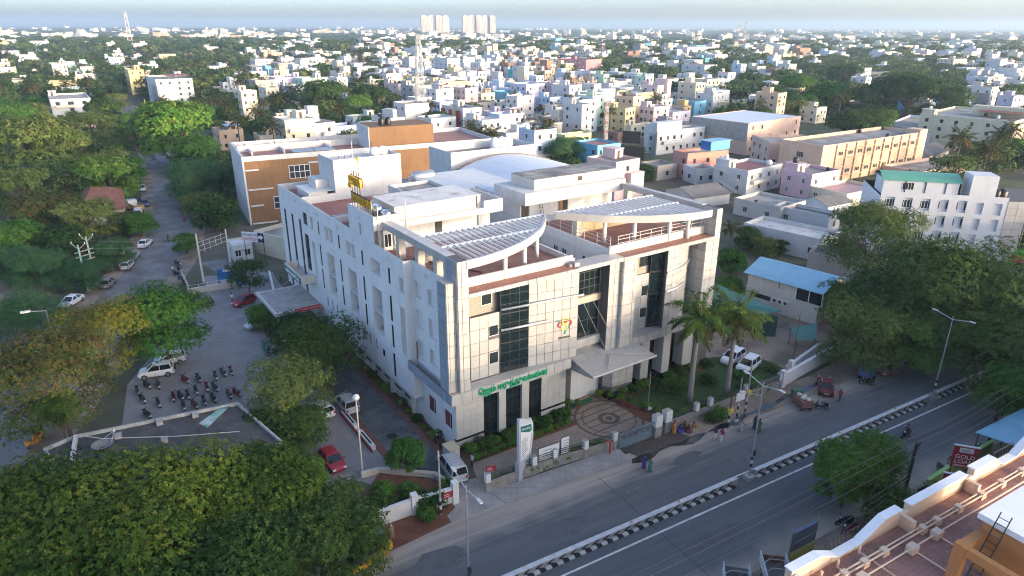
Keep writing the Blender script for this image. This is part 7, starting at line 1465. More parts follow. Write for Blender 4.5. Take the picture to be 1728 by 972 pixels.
for nm_, a0, a1, z0, z1, lab, nl in (('notice_board', -17.4, -14.9, 1.1, 2.6, 'landscape white notice board on the fence rails', 3), ('notice_board', -14.7, -13.7, 0.5, 3.0, 'upright white notice board with dark edge beside the landscape board', 6)):
    o = rthing(nm_, lab, 'board'); b = MB(); b.box(a0, a1, 11.5, 11.6, z0, z1); b.build('panel', M_DMETAL, o); b = MB(); b.box(a0 + 0.04, a1 - 0.04, 11.46, 11.5, z0 + 0.04, z1 - 0.04); b.build('face', mat('sign_white', (0.66, 0.66, 0.66)), o); o.location = o.location + Vector((-0.05 * 1, -0.1, 0))
    print_lines(o, FM(((a0 + a1) / 2 + 0.15, 11.45, z1 - 0.25), (0, -1, 0)), (a1 - a0) * 0.7, z1 - z0 - 0.5, nl, M_INK, nl)
    for x in (a0 + 0.1, a1 - 0.1): b = MB(); b.tube([(x, 11.62, 0), (x, 11.62, z1)], 0.04, 5); b.build('post', M_DMETAL, o)
for lab, pos, rz in (('small dark red sign on the forecourt wall end', RP(-23.0, -11.2, 2.1), 0.2), ('small red no parking plate on the garden wall', G(756, 840, 1.9), 0.5)):
    o = thing('red_plate', lab, 'sign', pos, rz); b = MB(); b.box(-0.5, 0.5, -0.03, 0.03, 0, 0.6); b.build('plate', mat('maroon_plate', (0.28, 0.02, 0.03)), o); print_lines(o, FM((0, -0.04, 0.5), (0, -1, 0)), 0.7, 0.4, 2, mat('sign_white', (0.66, 0.66, 0.66)), 3)
# ---- poles
def pole(label, base, h, r_=0.1, m_=None, name='pole', cat='pole', bands=False):
    t = thing(name, label, cat, (base[0], base[1], 0), ROAD_RZ); b = MB(); b.tube([(0, 0, 0), (0, 0, h)], [r_, r_ * 0.75], 8); b.build('shaft', m_ or M_METAL, t)
    if bands:
        for z, mm in ((0.3, M_MB), (0.75, M_MW), (1.2, M_MB), (1.65, M_MW)): b = MB(); b.tube([(0, 0, z), (0, 0, z + 0.42)], r_ + 0.012, 8); b.build('painted_band', mm, t)
    return t
t = pole('cream garden lamp pole with white globe in the lot', G(612, 800), 8.4, 0.09, M_OFFW, 'garden_lamp', 'lamp'); b = MB(); b.lathe([(0.1, 0), (0.3, 0.2), (0.36, 0.42), (0.25, 0.66), (0.05, 0.75)], 12, 0, (0, 0, 8.35)); b.build('globe', M_WHITE2, t, smooth=True)
t = pole('thin flagpole on a white block in the garden', G(1093, 690), 5.0, 0.05, M_METAL, 'flagpole', 'flagpole'); b = MB(); b.box(-0.35, 0.35, -0.35, 0.35, 0, 0.25); b.build('block', M_PIL, t)
t = pole('grey utility pole with cables beside the garden wall plate', G(744, 870), 7.0, 0.11, M_CONC, bands=True); b = MB(); b.tube([(0, 0, 4.2), (1.2, 0.8, 0)], 0.02, 4); b.build('stay_wire', M_DMETAL, t)
t = pole('banded pole with yellow box nearest the seated women', G(1228, 722), 4.4, 0.11, mat('rusty_brown_pole', (0.09, 0.05, 0.035)), bands=True); b = MB(); b.box(-0.3, 0.3, -0.3, 0.1, 2.0, 2.5); b.build('yellow_box', mat('yellow_box', (0.5, 0.36, 0.08)), t)
t = pole('banded pole carrying a white sign plate', G(1243, 706), 5.2, 0.1, bands=True); b = MB(); b.box(-0.7, 0.7, -0.17, -0.12, 2.4, 3.5); b.build('plate', mat('sign_white', (0.66, 0.66, 0.66)), t)
t = pole('banded pole with yellow box beside the shrubs', G(1257, 698), 6.8, 0.1, bands=True); b = MB(); b.box(-0.3, 0.3, -0.3, 0.1, 2.6, 3.1); b.build('yellow_box', mat('yellow_box', (0.5, 0.36, 0.08)), t)
t = pole('pavement light pole with leaning arm before the dusty verge', G(1276, 712), 3.6, 0.07); b = MB(); b.tube([(0, 0, 3.4), (-2.2, 0.6, 4.2)], 0.05, 5); b.build('arm', M_METAL, t); b = MB(); b.box(-2.6, -2.1, 0.4, 0.8, 4.15, 4.3); b.build('lamp_head', M_WHITE2, t)
t = pole('rusty thin pole in the dirt yard', G(1336, 615), 7.5, 0.06, mat('rusty_pipe', (0.2, 0.1, 0.06)))
t = pole('street lamp leaning over the yellow tree', G(108, 640), 9.5, 0.09); b = MB(); b.tube([(0, 0, 9.4), (-1.6, -0.3, 9.75)], 0.05, 5); b.build('arm', M_METAL, t); b = MB(); b.box(-2.5, -1.5, -0.5, -0.1, 9.7, 9.88); b.build('lamp_head', M_WHITE2, t)
t = pole('dark wooden pole with a lamp in the thorn trees', G(46, 560), 7.0, 0.11, M_BARK)
M_GREENP = mat('pale_green_pole', (0.22, 0.42, 0.36), var=0.1, col2=(0.42, 0.42, 0.34), c2scale=0.3)
TR = thing('transformer_station', 'pair of pale green poles carrying a transformer beside the side road', 'transformer'); pA, pB = G(149, 491), G(163, 480)
for p, h in ((pA, 8.1), (pB, 8.6)):
    b = MB(); b.tube([p, p + Vector((0, 0, h))], [0.2, 0.13], 8); b.build('pole', M_GREENP, TR)
    for s in (-1, 1): b = MB(); b.tube([p + Vector((0, 0, h - 0.8)), p + Vector((s * 1.1, 0.2, h + 0.15))], 0.07, 5); b.build('bracket', mat('rusty_arm', (0.36, 0.28, 0.2)), TR); b = MB(); b.lathe([(0.05, 0), (0.11, 0.1), (0.06, 0.3)], 6, 0, p + Vector((s * 1.1, 0.2, h + 0.15))); b.build('insulator', M_PIL, TR)
for z in (5.0, 5.8, 6.6): b = MB(); b.beam(pA + Vector((-0.8, 0, z)), pB + Vector((0.8, 0, z)), 0.14, 0.14); b.build('cross_beam', mat('rusty_arm', (0.36, 0.28, 0.2)), TR)
c_ = (pA + pB) / 2; b = MB(); b.box(-0.6, 0.6, -0.5, 0.5, 2.6, 4.0); b.build('transformer', mat('grey_transformer', (0.2, 0.23, 0.26)), TR, c_)
for k in range(5): b = MB(); b.box(-0.5 + k * 0.22, -0.42 + k * 0.22, -0.75, -0.5, 2.7, 3.8); b.build('cooling_fin', mat('grey_transformer', (0.2, 0.23, 0.26)), TR, c_)
for k in range(3): b = MB(); b.lathe([(0.08, 0), (0.12, 0.15), (0.06, 0.5)], 6, 0, (-0.35 + k * 0.35, 0, 4.0)); b.build('bushing', M_BLACK, TR, c_)
SU = thing('switchyard', 'steel switchyard frame on two pale poles behind the lot', 'switchyard'); p1, p2 = G(345, 482), G(390, 452)
for p, h in ((p1, 9.3), (p2, 7.4)): b = MB(); b.tube([p, p + Vector((0, 0, h))], [0.2, 0.14], 8); b.build('pole', M_OFFW, SU)
for z in (5.6, 6.4, 7.1): b = MB(); b.tube([p1 + Vector((0, 0, z + 0.6)), p2 + Vector((0, 0, z - 0.4))], 0.06, 5); b.build('beam', M_OFFW, SU)
for k in range(4): b = MB(); p = p1.lerp(p2, 0.2 + 0.2 * k); b.tube([p + Vector((0, 0, 5.4)), p + Vector((0, 0, 7.2))], 0.05, 5); b.build('strut', M_OFFW, SU)
o = thing('yard_fence', 'mesh fence with posts round the transformer yard', 'fence'); fp = [G(308, 470), G(322, 500), G(398, 486), G(392, 455)]
for i in range(3):
    for k in range(5): p = fp[i].lerp(fp[i + 1], k / 5); b = MB(); b.tube([p, p + Vector((0, 0, 1.9))], 0.05, 5); b.build('post', M_OFFW, o)
    for z in (0.9, 1.4, 1.85): b = MB(); b.tube([fp[i] + Vector((0, 0, z)), fp[i + 1] + Vector((0, 0, z))], 0.03, 4); b.build('rail', M_OFFW, o)
o = thing('blue_notice_hoarding', 'blue hoarding with white picture on the yard fence', 'hoarding', G(370, 486), R(12)); b = MB(); b.box(0, 4.6, -0.1, 0, 0.3, 3.4); b.build('panel', mat('blue_hoarding', (0.02, 0.10, 0.30), col2=(0.03, 0.22, 0.42), c2scale=0.5), o); b = MB(); b.box(0.4, 2.6, -0.13, -0.1, 0.6, 1.5); b.build('picture', mat('pale_picture', (0.45, 0.52, 0.6), var=0.3, scale=2.5), o); b = MB(); b.box(1.0, 4.5, -0.13, -0.1, 2.9, 3.3); b.build('title_strip', mat('sign_white', (0.66, 0.66, 0.66)), o)
o = thing('road_hoarding', 'white and red hoarding board beside the parked cars of the side road', 'hoarding', G(200, 447), R(-8)); b = MB(); b.box(-1.9, 1.9, -0.08, 0, 1.4, 4.6); b.build('panel', mat('sign_white', (0.66, 0.66, 0.66)), o); b = MB(); b.box(-1.9, 1.9, -0.11, -0.08, 4.0, 4.6); b.build('red_strip', mat('sign_red', (0.5, 0.03, 0.03)), o); b = MB(); b.box(-1.8, -0.6, -0.11, -0.08, 1.5, 2.4); b.build('orange_patch', mat('orange_patch', (0.55, 0.2, 0.05)), o); b = MB(); b.box(-0.5, 1.8, -0.11, -0.08, 1.6, 2.2); b.build('tan_patch', mat('tan_patch', (0.5, 0.35, 0.2)), o)
print_lines(o, FM((0, -0.1, 3.9), (0, -1, 0)), 3.0, 1.3, 3, M_INK, 5)
for x in (-1.7, 1.7): b = MB(); b.tube([(x, 0.05, 0), (x, 0.05, 4.5)], 0.06, 5); b.build('post', M_DMETAL, o)
o = thing('cream_cabinet', 'cream electrical cabinet at the hospital corner', 'cabinet', HP(-0.9, -0.2), H_RZ); b = MB(); b.box(-0.6, 0.6, -0.9, 0.6, 0, 1.3); b.build('body', M_OFFW, o); b = MB(); b.box(-0.66, 0.66, -0.96, 0.66, 1.3, 1.38); b.build('lid', mat('cream_lid', (0.5, 0.42, 0.26)), o)
LB_ = thing('lot_divider', 'red and white kerb strip with grilles beside the driveway', 'divider', HA, H_RZ)
for k in range(2): b = MB(); b.box(-7.4, -6.9, 5.2 + k * 4.8, 9.0 + k * 4.8, 0.03, 0.55); b.build('block', M_PIL, LB_); b = MB(); b.box(-7.5, -7.42, 4.8 + k * 4.8, 9.4 + k * 4.8, 0.03, 0.4); b.build('red_kerb', mat('red_kerb_paint', (0.36, 0.03, 0.03)), LB_); b = MB(); b.box(-7.25, -7.05, 5.8 + k * 4.8, 8.4 + k * 4.8, 0.55, 0.58); b.build('grille', M_BLACK, LB_)
for s, t_ in ((-4.4, 6.6), (-4.4, 1.6), (-5.2, -1.5)): o = thing('drain_grate', 'dark square drain grate in the cobbled driveway, %s' % {6.6: 'farthest from the van', 1.6: 'middle one', -1.5: 'small one nearest the van'}[t_], 'grate', HP(s, t_, 0.04), H_RZ); b = MB(); b.box(-0.55, 0.55, -0.5, 0.5, 0, 0.02); b.build('plate', M_BLACK, o)
# ---- wires
def wire(label, pts, sag=0.6, r_=0.018):
    b = MB(); out = []
    for i in range(len(pts) - 1):
        for k in range(8): f = k / 8; p = Vector(pts[i]).lerp(Vector(pts[i + 1]), f); p.z -= sag * 4 * f * (1 - f); out.append(p)
    out.append(Vector(pts[-1])); b.tube(out, r_, 4, 0, False); o = b.build('overhead_wire', mat('wire', (0.22, 0.21, 0.2), var=0)); tag(o, label, 'wire')
# ---- clipped shrubs and bed plants
SHR = [crown_mesh(k, 1.0, 260, 0.20, 300 + i)[0] for i, k in enumerate(('green', 'dark', 'bright', 'olive'))]
def shrub(label, pos, r_, kind=0, sq=0.9, group=None, name='shrub'):
    t = thing(name, label, 'shrub', (pos[0], pos[1], 0.05), rng.uniform(0, 6), group); o = link('foliage', SHR[kind], t, (0, 0, r_ * 0.62 * sq)); o.scale = (r_, r_, r_ * sq)
    b = MB(); b.tube([(0, 0, -0.05), (0, 0, r_ * 0.7)], 0.05, 5); b.build('stem', M_BARK, t); return t
for i, s in enumerate((1.2, 2.6, 4.2, 5.6, 7.4, 9.6, 11.2, 12.6, 13.6)): shrub('clipped round shrub under the green letters, %s from the corner' % ORDW[i], HP(s, -0.9 - 0.3 * (i % 2)), (0.95, 1.2, 0.8, 1.05)[i % 4], i % 2)
for i in range(16): shrub('low bedding plant in the front flower bed, %s from the corner' % ORDW[i], HP(1.0 + i * 0.8, -2.2), 0.5, (2, 3, 0)[i % 3], 0.9, 'bedding plants of the front bed', 'bedding_plant')
for i in range(10): shrub('hedge plant behind the pavement fence, %s from the totem end' % ORDW[i], RP(-22.6 + i * 1.45, -11.75), 0.8, (2, 0, 0)[i % 3], 0.8, 'hedge plants of the pavement fence', 'hedge_plant')
for i in range(12): shrub('hedge plant behind the lawn fence, %s from the gate' % ORDW[i], RP(-0.4 + i * 1.45, -11.5), 0.85, (0, 0, 2)[i % 3], 0.85, 'hedge plants of the lawn fence', 'hedge_plant')
for i, (s, t_) in enumerate(((22.8, -0.6), (24.2, -1.2), (25.8, -1.1), (28.0, -1.2), (30.0, -1.3), (32.2, -1.2), (34.5, -1.1), (36.8, -1.6))): shrub('shrub in the bed under the right wing, %s from the entrance' % ORDW[i], HP(s, t_), 0.8 + 0.15 * (i % 3), i % 2)
shrub('big dark round bush in the middle of the lawn', HP(28.6, -3.6), 1.9, 1, 0.75); shrub('dark spiky bush behind the flagpole', HP(33.5, -4.8), 1.1, 1)
for i, (x, y, r_) in enumerate(((655, 838, 1.3), (690, 830, 1.1), (728, 850, 1.5), (720, 868, 1.1), (640, 822, 0.8), (755, 830, 1.0), (640, 862, 1.6))): shrub('%s in the corner flower bed' % ('big pale green shrub', 'round clipped ball shrub', 'leafy dark shrub over the wall', 'tall green shrub outside the wall', 'small shrub at the bed tip', 'cone-shaped green shrub at the wall end', 'dense dark shrub under the big trees')[i], G(x, y + 8), r_, (2, 0, 1, 0, 0, 0, 1)[i], 1.4 if i == 5 else 0.95)
for i in range(11): shrub('leafy plant along the hospital flank, %s from the front corner' % ORDW[i], HP(-0.75, 1.5 + i * 2.1), 0.5 + 0.25 * (i % 2), (1, 2, 0)[i % 3], 0.8, 'plants along the hospital flank', 'bed_plant')
for i, (x, y, r_) in enumerate(((1215, 708, 1.2), (1200, 712, 0.9), (1270, 660, 1.4), (1255, 665, 1.1), (1245, 640, 1.0), (1300, 625, 0.9))): shrub('%s' % ('round green bush on the dusty verge', 'spiky yucca-like bush beside the seated women', 'tall shrub at the lawn end', 'shrub beside the sign poles', 'shrub behind the white cars', 'weedy bush in the dirt yard')[i], G(x, y), r_, (0, 1, 0, 1, 0, 3)[i])
for i, (s, t_) in enumerate(((15.2, 0.6), (16.2, -0.2), (19.6, 0.2), (20.6, -0.6), (21.2, -1.9), (21.6, -3.2), (22.4, -5.0), (22.9, -6.4))):
    o = thing('potted_plant', 'potted fern by the entrance steps, %s from the stair side' % ORDW[i], 'plant', HP(s, t_), 0); b = MB(); b.lathe([(0.2, 0), (0.28, 0.35), (0.3, 0.4)], 10); b.build('pot', mat('clay_pot', (0.26, 0.09, 0.05)), o); l_ = link('foliage', SHR[(2, 0)[i % 2]], o, (0, 0, 0.75)); l_.scale = (0.55, 0.55, 0.5)
# ================================================================ the terrace building at the lower right, its yard and the added shading row
TB = rthing('terrace_building', 'orange building with tiled roof terrace and white-topped parapet, lower right corner', 'building')
M_OR = paint((0.42, 0.19, 0.065), var=0.07, streak=0.1); M_CRP = paint((0.66, 0.49, 0.36), var=0.05, streak=0.12); M_COP = mat('white_coping', (0.72, 0.73, 0.74), var=0.06)
M_DECK = mat('maroon_terrace_tiles', (0.30, 0.15, 0.12), rough=0.8, var=0.2, scale=0.6, bricks=(0.33, 0.33, (0.18, 0.10, 0.085), 0.012, (0.34, 0.175, 0.14)), col2=(0.23, 0.13, 0.11), c2scale=0.5)
ZT = 13.0
def tb(name, a0, a1, c0, c1, z0, z1, m_, parent=None): b = MB(); b.box(a0, a1, -c1, -c0, z0, z1); return b.build(name, m_, parent or TB)
tb('body', -20.6, 16, 19.3, 40, 0, ZT - 0.02, M_OR); tb('terrace_floor', -20.2, 15.8, 19.5, 39.8, ZT - 0.02, ZT, M_DECK)
def parapet(a0, a1, h0, h1, m_=None, c=19.0):
    b = MB(); y0, y1 = -c - 0.42, -c
    b.v = [(a0, y0, ZT - 0.3), (a1, y0, ZT - 0.3), (a1, y1, ZT - 0.3), (a0, y1, ZT - 0.3), (a0, y0, ZT + h0), (a1, y0, ZT + h1), (a1, y1, ZT + h1), (a0, y1, ZT + h0)]
    b.f = [(4, 5, 6, 7), (0, 1, 5, 4), (1, 2, 6, 5), (2, 3, 7, 6), (3, 0, 4, 7), (3, 2, 1, 0)]; b.m = [0] * 6; b.build('parapet', m_ or M_CRP, TB)
    b = MB(); b.v = [(a0 - 0.03, y0 - 0.05, ZT + h0), (a1 + 0.03, y0 - 0.05, ZT + h1), (a1 + 0.03, y1 + 0.08, ZT + h1), (a0 - 0.03, y1 + 0.08, ZT + h0), (a0 - 0.03, y0 - 0.05, ZT + h0 + 0.08), (a1 + 0.03, y0 - 0.05, ZT + h1 + 0.08), (a1 + 0.03, y1 + 0.08, ZT + h1 + 0.08), (a0 - 0.03, y1 + 0.08, ZT + h0 + 0.08)]
    b.f = [(4, 5, 6, 7), (0, 1, 5, 4), (1, 2, 6, 5), (2, 3, 7, 6), (3, 0, 4, 7), (3, 2, 1, 0)]; b.m = [0] * 6; b.build('coping', M_COP, TB)
for a0, a1, h0, h1 in ((-20.6, -18.2, 1.0, 1.0), (-18.2, -16.6, 1.0, 0.25), (-16.6, -14.3, 0.22, 0.22), (-14.3, -12.3, 0.25, 1.15), (-12.3, -10.6, 1.15, 1.15), (-9.6, -3.4, 1.1, 1.1), (-2.4, 0.2, 1.15, 1.15), (0.2, 1.4, 1.15, 0.25), (1.4, 3.4, 0.22, 0.22), (3.4, 5.2, 0.25, 1.15), (5.2, 15.9, 1.15, 1.15)): parapet(a0, a1, h0, h1)
for a in (-10.6, -3.4): tb('parapet_return', a, a + 1.0, 19.15, 19.42, ZT - 0.3, ZT + 0.75, M_CRP); tb('parapet_pier', a - 0.05, a + 0.25, 19.0, 20.3, ZT, ZT + 0.85, M_CRP)
tb('side_parapet', -20.6, -20.2, 19.45, 39.8, ZT - 0.3, ZT + 0.7, M_OR); tb('side_coping', -20.65, -20.15, 19.5, 39.9, ZT + 0.7, ZT + 0.78, M_COP)
for a0, a1 in ((-17.0, -14.0), (1.0, 3.8)):      # iron scroll railings at the gaps
    o = link('railing', None, TB, (0, -18.9, ZT + 0.3))
    for z in (0, 0.75): b = MB(); b.tube([(a0, 0, z), (a1, 0, z)], 0.035, 5); b.build('rail', M_BLACK, o)
    for k in range(9): b = MB(); x = a0 + (a1 - a0) * k / 8; b.tube([(x, 0, 0), (x + 0.1, 0.04, 0.25), (x - 0.1, 0, 0.5), (x, 0, 0.75)], 0.022, 4); b.build('baluster', M_BLACK, o)
for i, a in enumerate((-19.3, -17.4, -15.6, -13.75, -9.9, -8.4, -6.0, -3.3, -0.8, 1.8, 4.5)): b = MB(); b.box(-0.28, 0.28, -0.2, 0.2, 0, 0.28); b.box(-0.2, 0.2, -0.2, 0.2, 0.28, 0.45); b.build('pipe_block', M_CRP, TB, (a, -20.5, ZT)); 
for i, a in enumerate((-12.1, -9.6, -16.8)): b = MB(); b.box(-0.3, 0.3, -0.25, 0.25, 0, 0.5); b.build('pipe_block', M_CRP, TB, (a, -21.2, ZT))
for c, z in ((20.38, 0.33), (20.62, 0.33), (21.2, 0.3)): b = MB(); b.tube([(-19.8, -c, ZT + z), (8, -c, ZT + z)], 0.055, 6); b.build('pipe', M_CRP, TB)
for a, c0, c1 in ((-15.0, 19.9, 22.4), (-17.2, 19.9, 21.4), (-9.6, 21.2, 24.5), (-12.1, 21.2, 27.0)): b = MB(); b.tube([(a, -c0, ZT + 0.2), (a, -c1, ZT + 0.2)], 0.05, 6); b.build('pipe', M_CRP, TB)
for a, c in ((-17.0, 19.8), (-14.9, 19.7), (-18.6, 19.9), (-5.0, 22.3), (-4.7, 22.3)): b = MB(); b.tube([(a, -c, ZT), (a, -c, ZT + 0.55)], 0.08, 7); b.build('vent_stub', M_CRP, TB)
tb('roof_room', -10.2, -3.5, 23.5, 33, ZT, 16.3, M_OR); tb('roof_room_slab', -10.45, -3.2, 23.25, 33.2, 16.3, 16.65, M_COP); tb('beam', -12.3, -10.2, 23.4, 23.9, 15.0, 15.6, M_OR); tb('beam_post', -12.6, -12.1, 23.35, 23.95, ZT, 15.62, M_OR); tb('beam', -12.55, -12.15, 23.95, 33, 15.05, 15.58, M_OR)
o = link('ladder', None, TB, (0, 0, 0))
for c in (24.2, 24.75): b = MB(); b.tube([(-12.6, -c, ZT), (-10.3, -c, 17.3)], 0.035, 5); b.build('stile', M_BLACK, o)
for k in range(13): f = 0.05 + k * 0.074; b = MB(); x = -12.6 + 2.3 * f; z = ZT + 4.3 * f; b.tube([(x, -24.2, z), (x, -24.75, z)], 0.025, 4); b.build('rung', M_BLACK, o)
# yard in front: green wall, signs, hoarding, shed, poles
sheet('front_yard', [RP(-30, 9.0), RP(60, 9.0), RP(60, 19.5), RP(-30, 19.5)], 0.03, M_SAND)
plain_wall('light green compound wall beside the gold loan signs', [RP(13.0, 10.0), RP(17.6, 9.7), RP(25.5, 9.5)], 1.5, paint((0.36, 0.55, 0.18)), 0.25)
for lab, p, rz in (('red gold loan sign board standing by the green wall', RP(17.6, 10.6), ROAD_RZ - R(48)), ('second red gold loan board lower beside the motorbikes', RP(12.2, 12.6), ROAD_RZ - R(48))):
    o = thing('gold_loan_sign', lab, 'sign', p, rz); b = MB(); b.box(-1.05, 1.05, -0.1, 0.1, 1.7, 4.1); b.build('panel', mat('crimson_sign', (0.30, 0.015, 0.03), var=0.04), o); b = MB(); b.box(-1.1, 1.1, -0.12, 0.12, 4.1, 4.18); b.build('top_edge', M_PIL, o); b = MB(); b.box(-0.6, 0.6, -0.13, -0.1, 3.45, 3.95); b.build('white_plate', mat('sign_white', (0.66, 0.66, 0.66)), o)
    M_WL = mat('white_lettering', (0.7, 0.7, 0.7))
    if 'second' not in lab: text('GOLD', 0.62, M_WL, o, FM((0.0, -0.12, 2.95), (0, -1, 0)), 0.01); text('LOAN', 0.62, M_WL, o, FM((0.0, -0.12, 2.4), (0, -1, 0)), 0.01); print_lines(o, FM((0, -0.11, 2.08), (0, -1, 0)), 1.7, 0.25, 2, M_WL, 2)
    else: print_lines(o, FM((0, -0.11, 3.3), (0, -1, 0)), 1.7, 1.5, 6, M_WL, 4)
    print_lines(o, FM((0, -0.135, 3.85), (0, -1, 0)), 0.9, 0.3, 2, M_INK, 6)
    for x in (-0.9, 0.9): b = MB(); b.tube([(x, 0, 0), (x, 0, 1.75)], 0.05, 5); b.build('post', M_DMETAL, o)
o = rthing('yellow_hoarding', 'yellow-green hoarding with blue-grey back beside the terrace building', 'hoarding'); o.location = RP(-4.6, 9.8); b = MB(); b.box(-1.5, 1.5, -0.05, 0.2, 1.3, 3.2, 0); b.box(-1.5, 1.5, -0.08, 0.1, 0.3, 1.3, 1); b.build('panel', [mat('blue_grey_back', (0.13, 0.17, 0.25)), mat('yellow_green_face', (0.42, 0.45, 0.12))], o)
for x in (-1.6, 1.6): b = MB(); b.tube([(x, 0.08, 0), (x, 0.08, 3.6)], 0.06, 5); b.build('post', M_METAL, o)
o = rthing('blue_stall_roof', 'stall with corrugated blue roof at the right edge', 'stall'); b = MB(); b.poly([(21.8, -9.2, 3.6), (21.8, -13.5, 4.2), (40, -13.5, 4.2), (40, -9.2, 3.6)][::-1]); b.poly([(21.8, -9.2, 3.55), (21.8, -13.5, 4.15), (40, -13.5, 4.15), (40, -9.2, 3.55)]); b.build('roof', M_BLUET, o)
for x in (22.2, 28, 34): b = MB(); b.tube([(x, -9.4, 0), (x, -9.4, 3.6)], 0.06, 5); b.build('post', M_DMETAL, o)
b = MB(); b.box(22.0, 38, -13.4, -13.2, 0, 4.1); b.build('back_wall', paint((0.1, 0.2, 0.1)), o)
UP_ = []
for lab, a, c, h in (('dark wooden utility pole beside the light green tree', 8.0, 10.6, 7.7), ('dark utility pole with cross arms by the blue stall', 26.3, 8.9, 6.2)):
    t = pole(lab, RP(a, c), h, 0.17, mat('tarred_wood', (0.022, 0.016, 0.013), var=0.2), 'utility_pole'); UP_.append(RP(a, c, h))
    for z in (h - 0.5,) if a < 20 else (h - 0.6, h - 2.2, h - 3.4): 
        for s in (-1, 1): b = MB(); b.tube([(0, 0, z - 0.5), (s * 1.0, s * 0.2, z + 0.1)], 0.06, 5); b.build('cross_arm', mat('tarred_wood', (0.022, 0.016, 0.013)), t)
for k, off in enumerate(((-0.9, 0.1), (0.0, 0.45), (0.9, 0.1))):
    wire('overhead wire %s of the street poles' % ('road-side', 'middle', 'house-side')[k], [RP(-45, 10.6 + off[0], 7.2 + off[1]), RP(8.0, 10.6 + off[0], 7.4 + off[1]), RP(26.3, 8.9 + off[0], 6.0 + off[1]), RP(70, 8.5 + off[0], 7.5 + off[1])], 0.5)
for k in range(3): wire('lower service wire %s crossing before the terrace parapet' % ('first', 'second', 'third')[k], [RP(8, 10.7, 4.6 - 0.5 * k), RP(-34, 12.5 + k, 5.2 - 0.6 * k)], 0.5)
wire('thin service wire crossing the side road', [pA + Vector((0, 0, 7.6)), p1 + Vector((0, 0, 8.6))], 0.8); wire('second service wire across the side road', [pB + Vector((0, 0, 7.9)), p2 + Vector((0, 0, 7.0))], 0.8)
# unseen row of houses added on this side to shade the hospital and trees
for i, (a, w_, h, c0, col) in enumerate(((18, 13, 14.5, 17, CR), (33, 14, 15.5, 16, WH), (49, 12, 13.0, 17, PK), (63, 16, 15.5, 16, LB), (81, 14, 13.5, 17, PE), (97, 15, 14, 16, WH), (-52, 26, 20, 30, CR), (114, 15, 13, 16, CR))):
    p = RP(a, c0 + 14); t = thing('shading_street_house', ('cream', 'white', 'pink', 'pale blue', 'peach', 'second white', 'second cream', 'third cream')[i] + ' house of the unseen row added beside the road for its shade', 'house', p, ROAD_RZ, 'unseen row added for its shade')
    box_house(t, w_, 14, h, paint(col), None, 4, 3, False, True, 2, 0.9)
# ================================================================ vehicles
M_TYRE = mat('tyre_rubber', (0.015, 0.015, 0.016), rough=0.85, var=0.1); M_RIM = mat('alloy_rim', (0.35, 0.36, 0.37), rough=0.35, metal=0.7, var=0.05)
M_CGL = mat('car_glass', (0.012, 0.016, 0.02), rough=0.08, var=0, spec=0.6); M_TAIL = mat('tail_light', (0.35, 0.01, 0.01), rough=0.25, var=0); M_HEAD = mat('head_light', (0.6, 0.62, 0.64), rough=0.15, var=0); M_PLATE = mat('number_plate', (0.6, 0.6, 0.58), var=0)
CARP = {  # body stations (x, half width, top z), belt corner x rear/front, roof x rear/front, roof z, roof half width, wheel r
 'hatch': ([(-1.9, 0.70, 0.72), (-1.82, 0.80, 0.98), (-1.2, 0.84, 1.0), (0.5, 0.84, 0.97), (1.0, 0.83, 0.92), (1.65, 0.79, 0.8), (1.9, 0.66, 0.58)], (-1.78, 0.95), (-1.45, 0.2), 1.47, 0.60, 0.30),
 'sedan': ([(-2.2, 0.70, 0.75), (-2.1, 0.80, 0.95), (-1.4, 0.84, 0.98), (0.6, 0.85, 0.96), (1.1, 0.84, 0.9), (1.95, 0.80, 0.78), (2.2, 0.66, 0.58)], (-1.55, 1.05), (-0.95, 0.25), 1.45, 0.58, 0.31),
 'suv': ([(-2.1, 0.72, 0.82), (-2.02, 0.85, 1.08), (-1.3, 0.89, 1.1), (0.6, 0.89, 1.08), (1.05, 0.88, 1.04), (1.8, 0.84, 0.95), (2.05, 0.7, 0.66)], (-1.95, 1.05), (-1.72, 0.3), 1.68, 0.66, 0.35),
 'van': ([(-2.25, 0.76, 0.85), (-2.2, 0.86, 1.1), (-1.4, 0.88, 1.12), (1.1, 0.88, 1.1), (1.55, 0.86, 1.0), (2.05, 0.82, 0.9), (2.25, 0.7, 0.62)], (-2.15, 1.6), (-2.0, 0.75), 1.85, 0.70, 0.32),
}
_wh = {}
def wheel_meshes(r_):
    if r_ not in _wh:
        a = MB(); a.tube([(0, -0.1, 0), (0, -0.06, 0), (0, 0.06, 0), (0, 0.1, 0)], [r_ * 0.9, r_, r_, r_ * 0.9], 16); b = MB(); b.tube([(0, -0.112, 0), (0, 0.112, 0)], r_ * 0.6, 10)
        for k in range(5): b.box(-0.02, 0.02, -0.12, 0.12, 0.02, r_ * 0.58)
        _wh[r_] = (a.mesh('wheel', M_TYRE), b.mesh('rim', M_RIM))
    return _wh[r_]
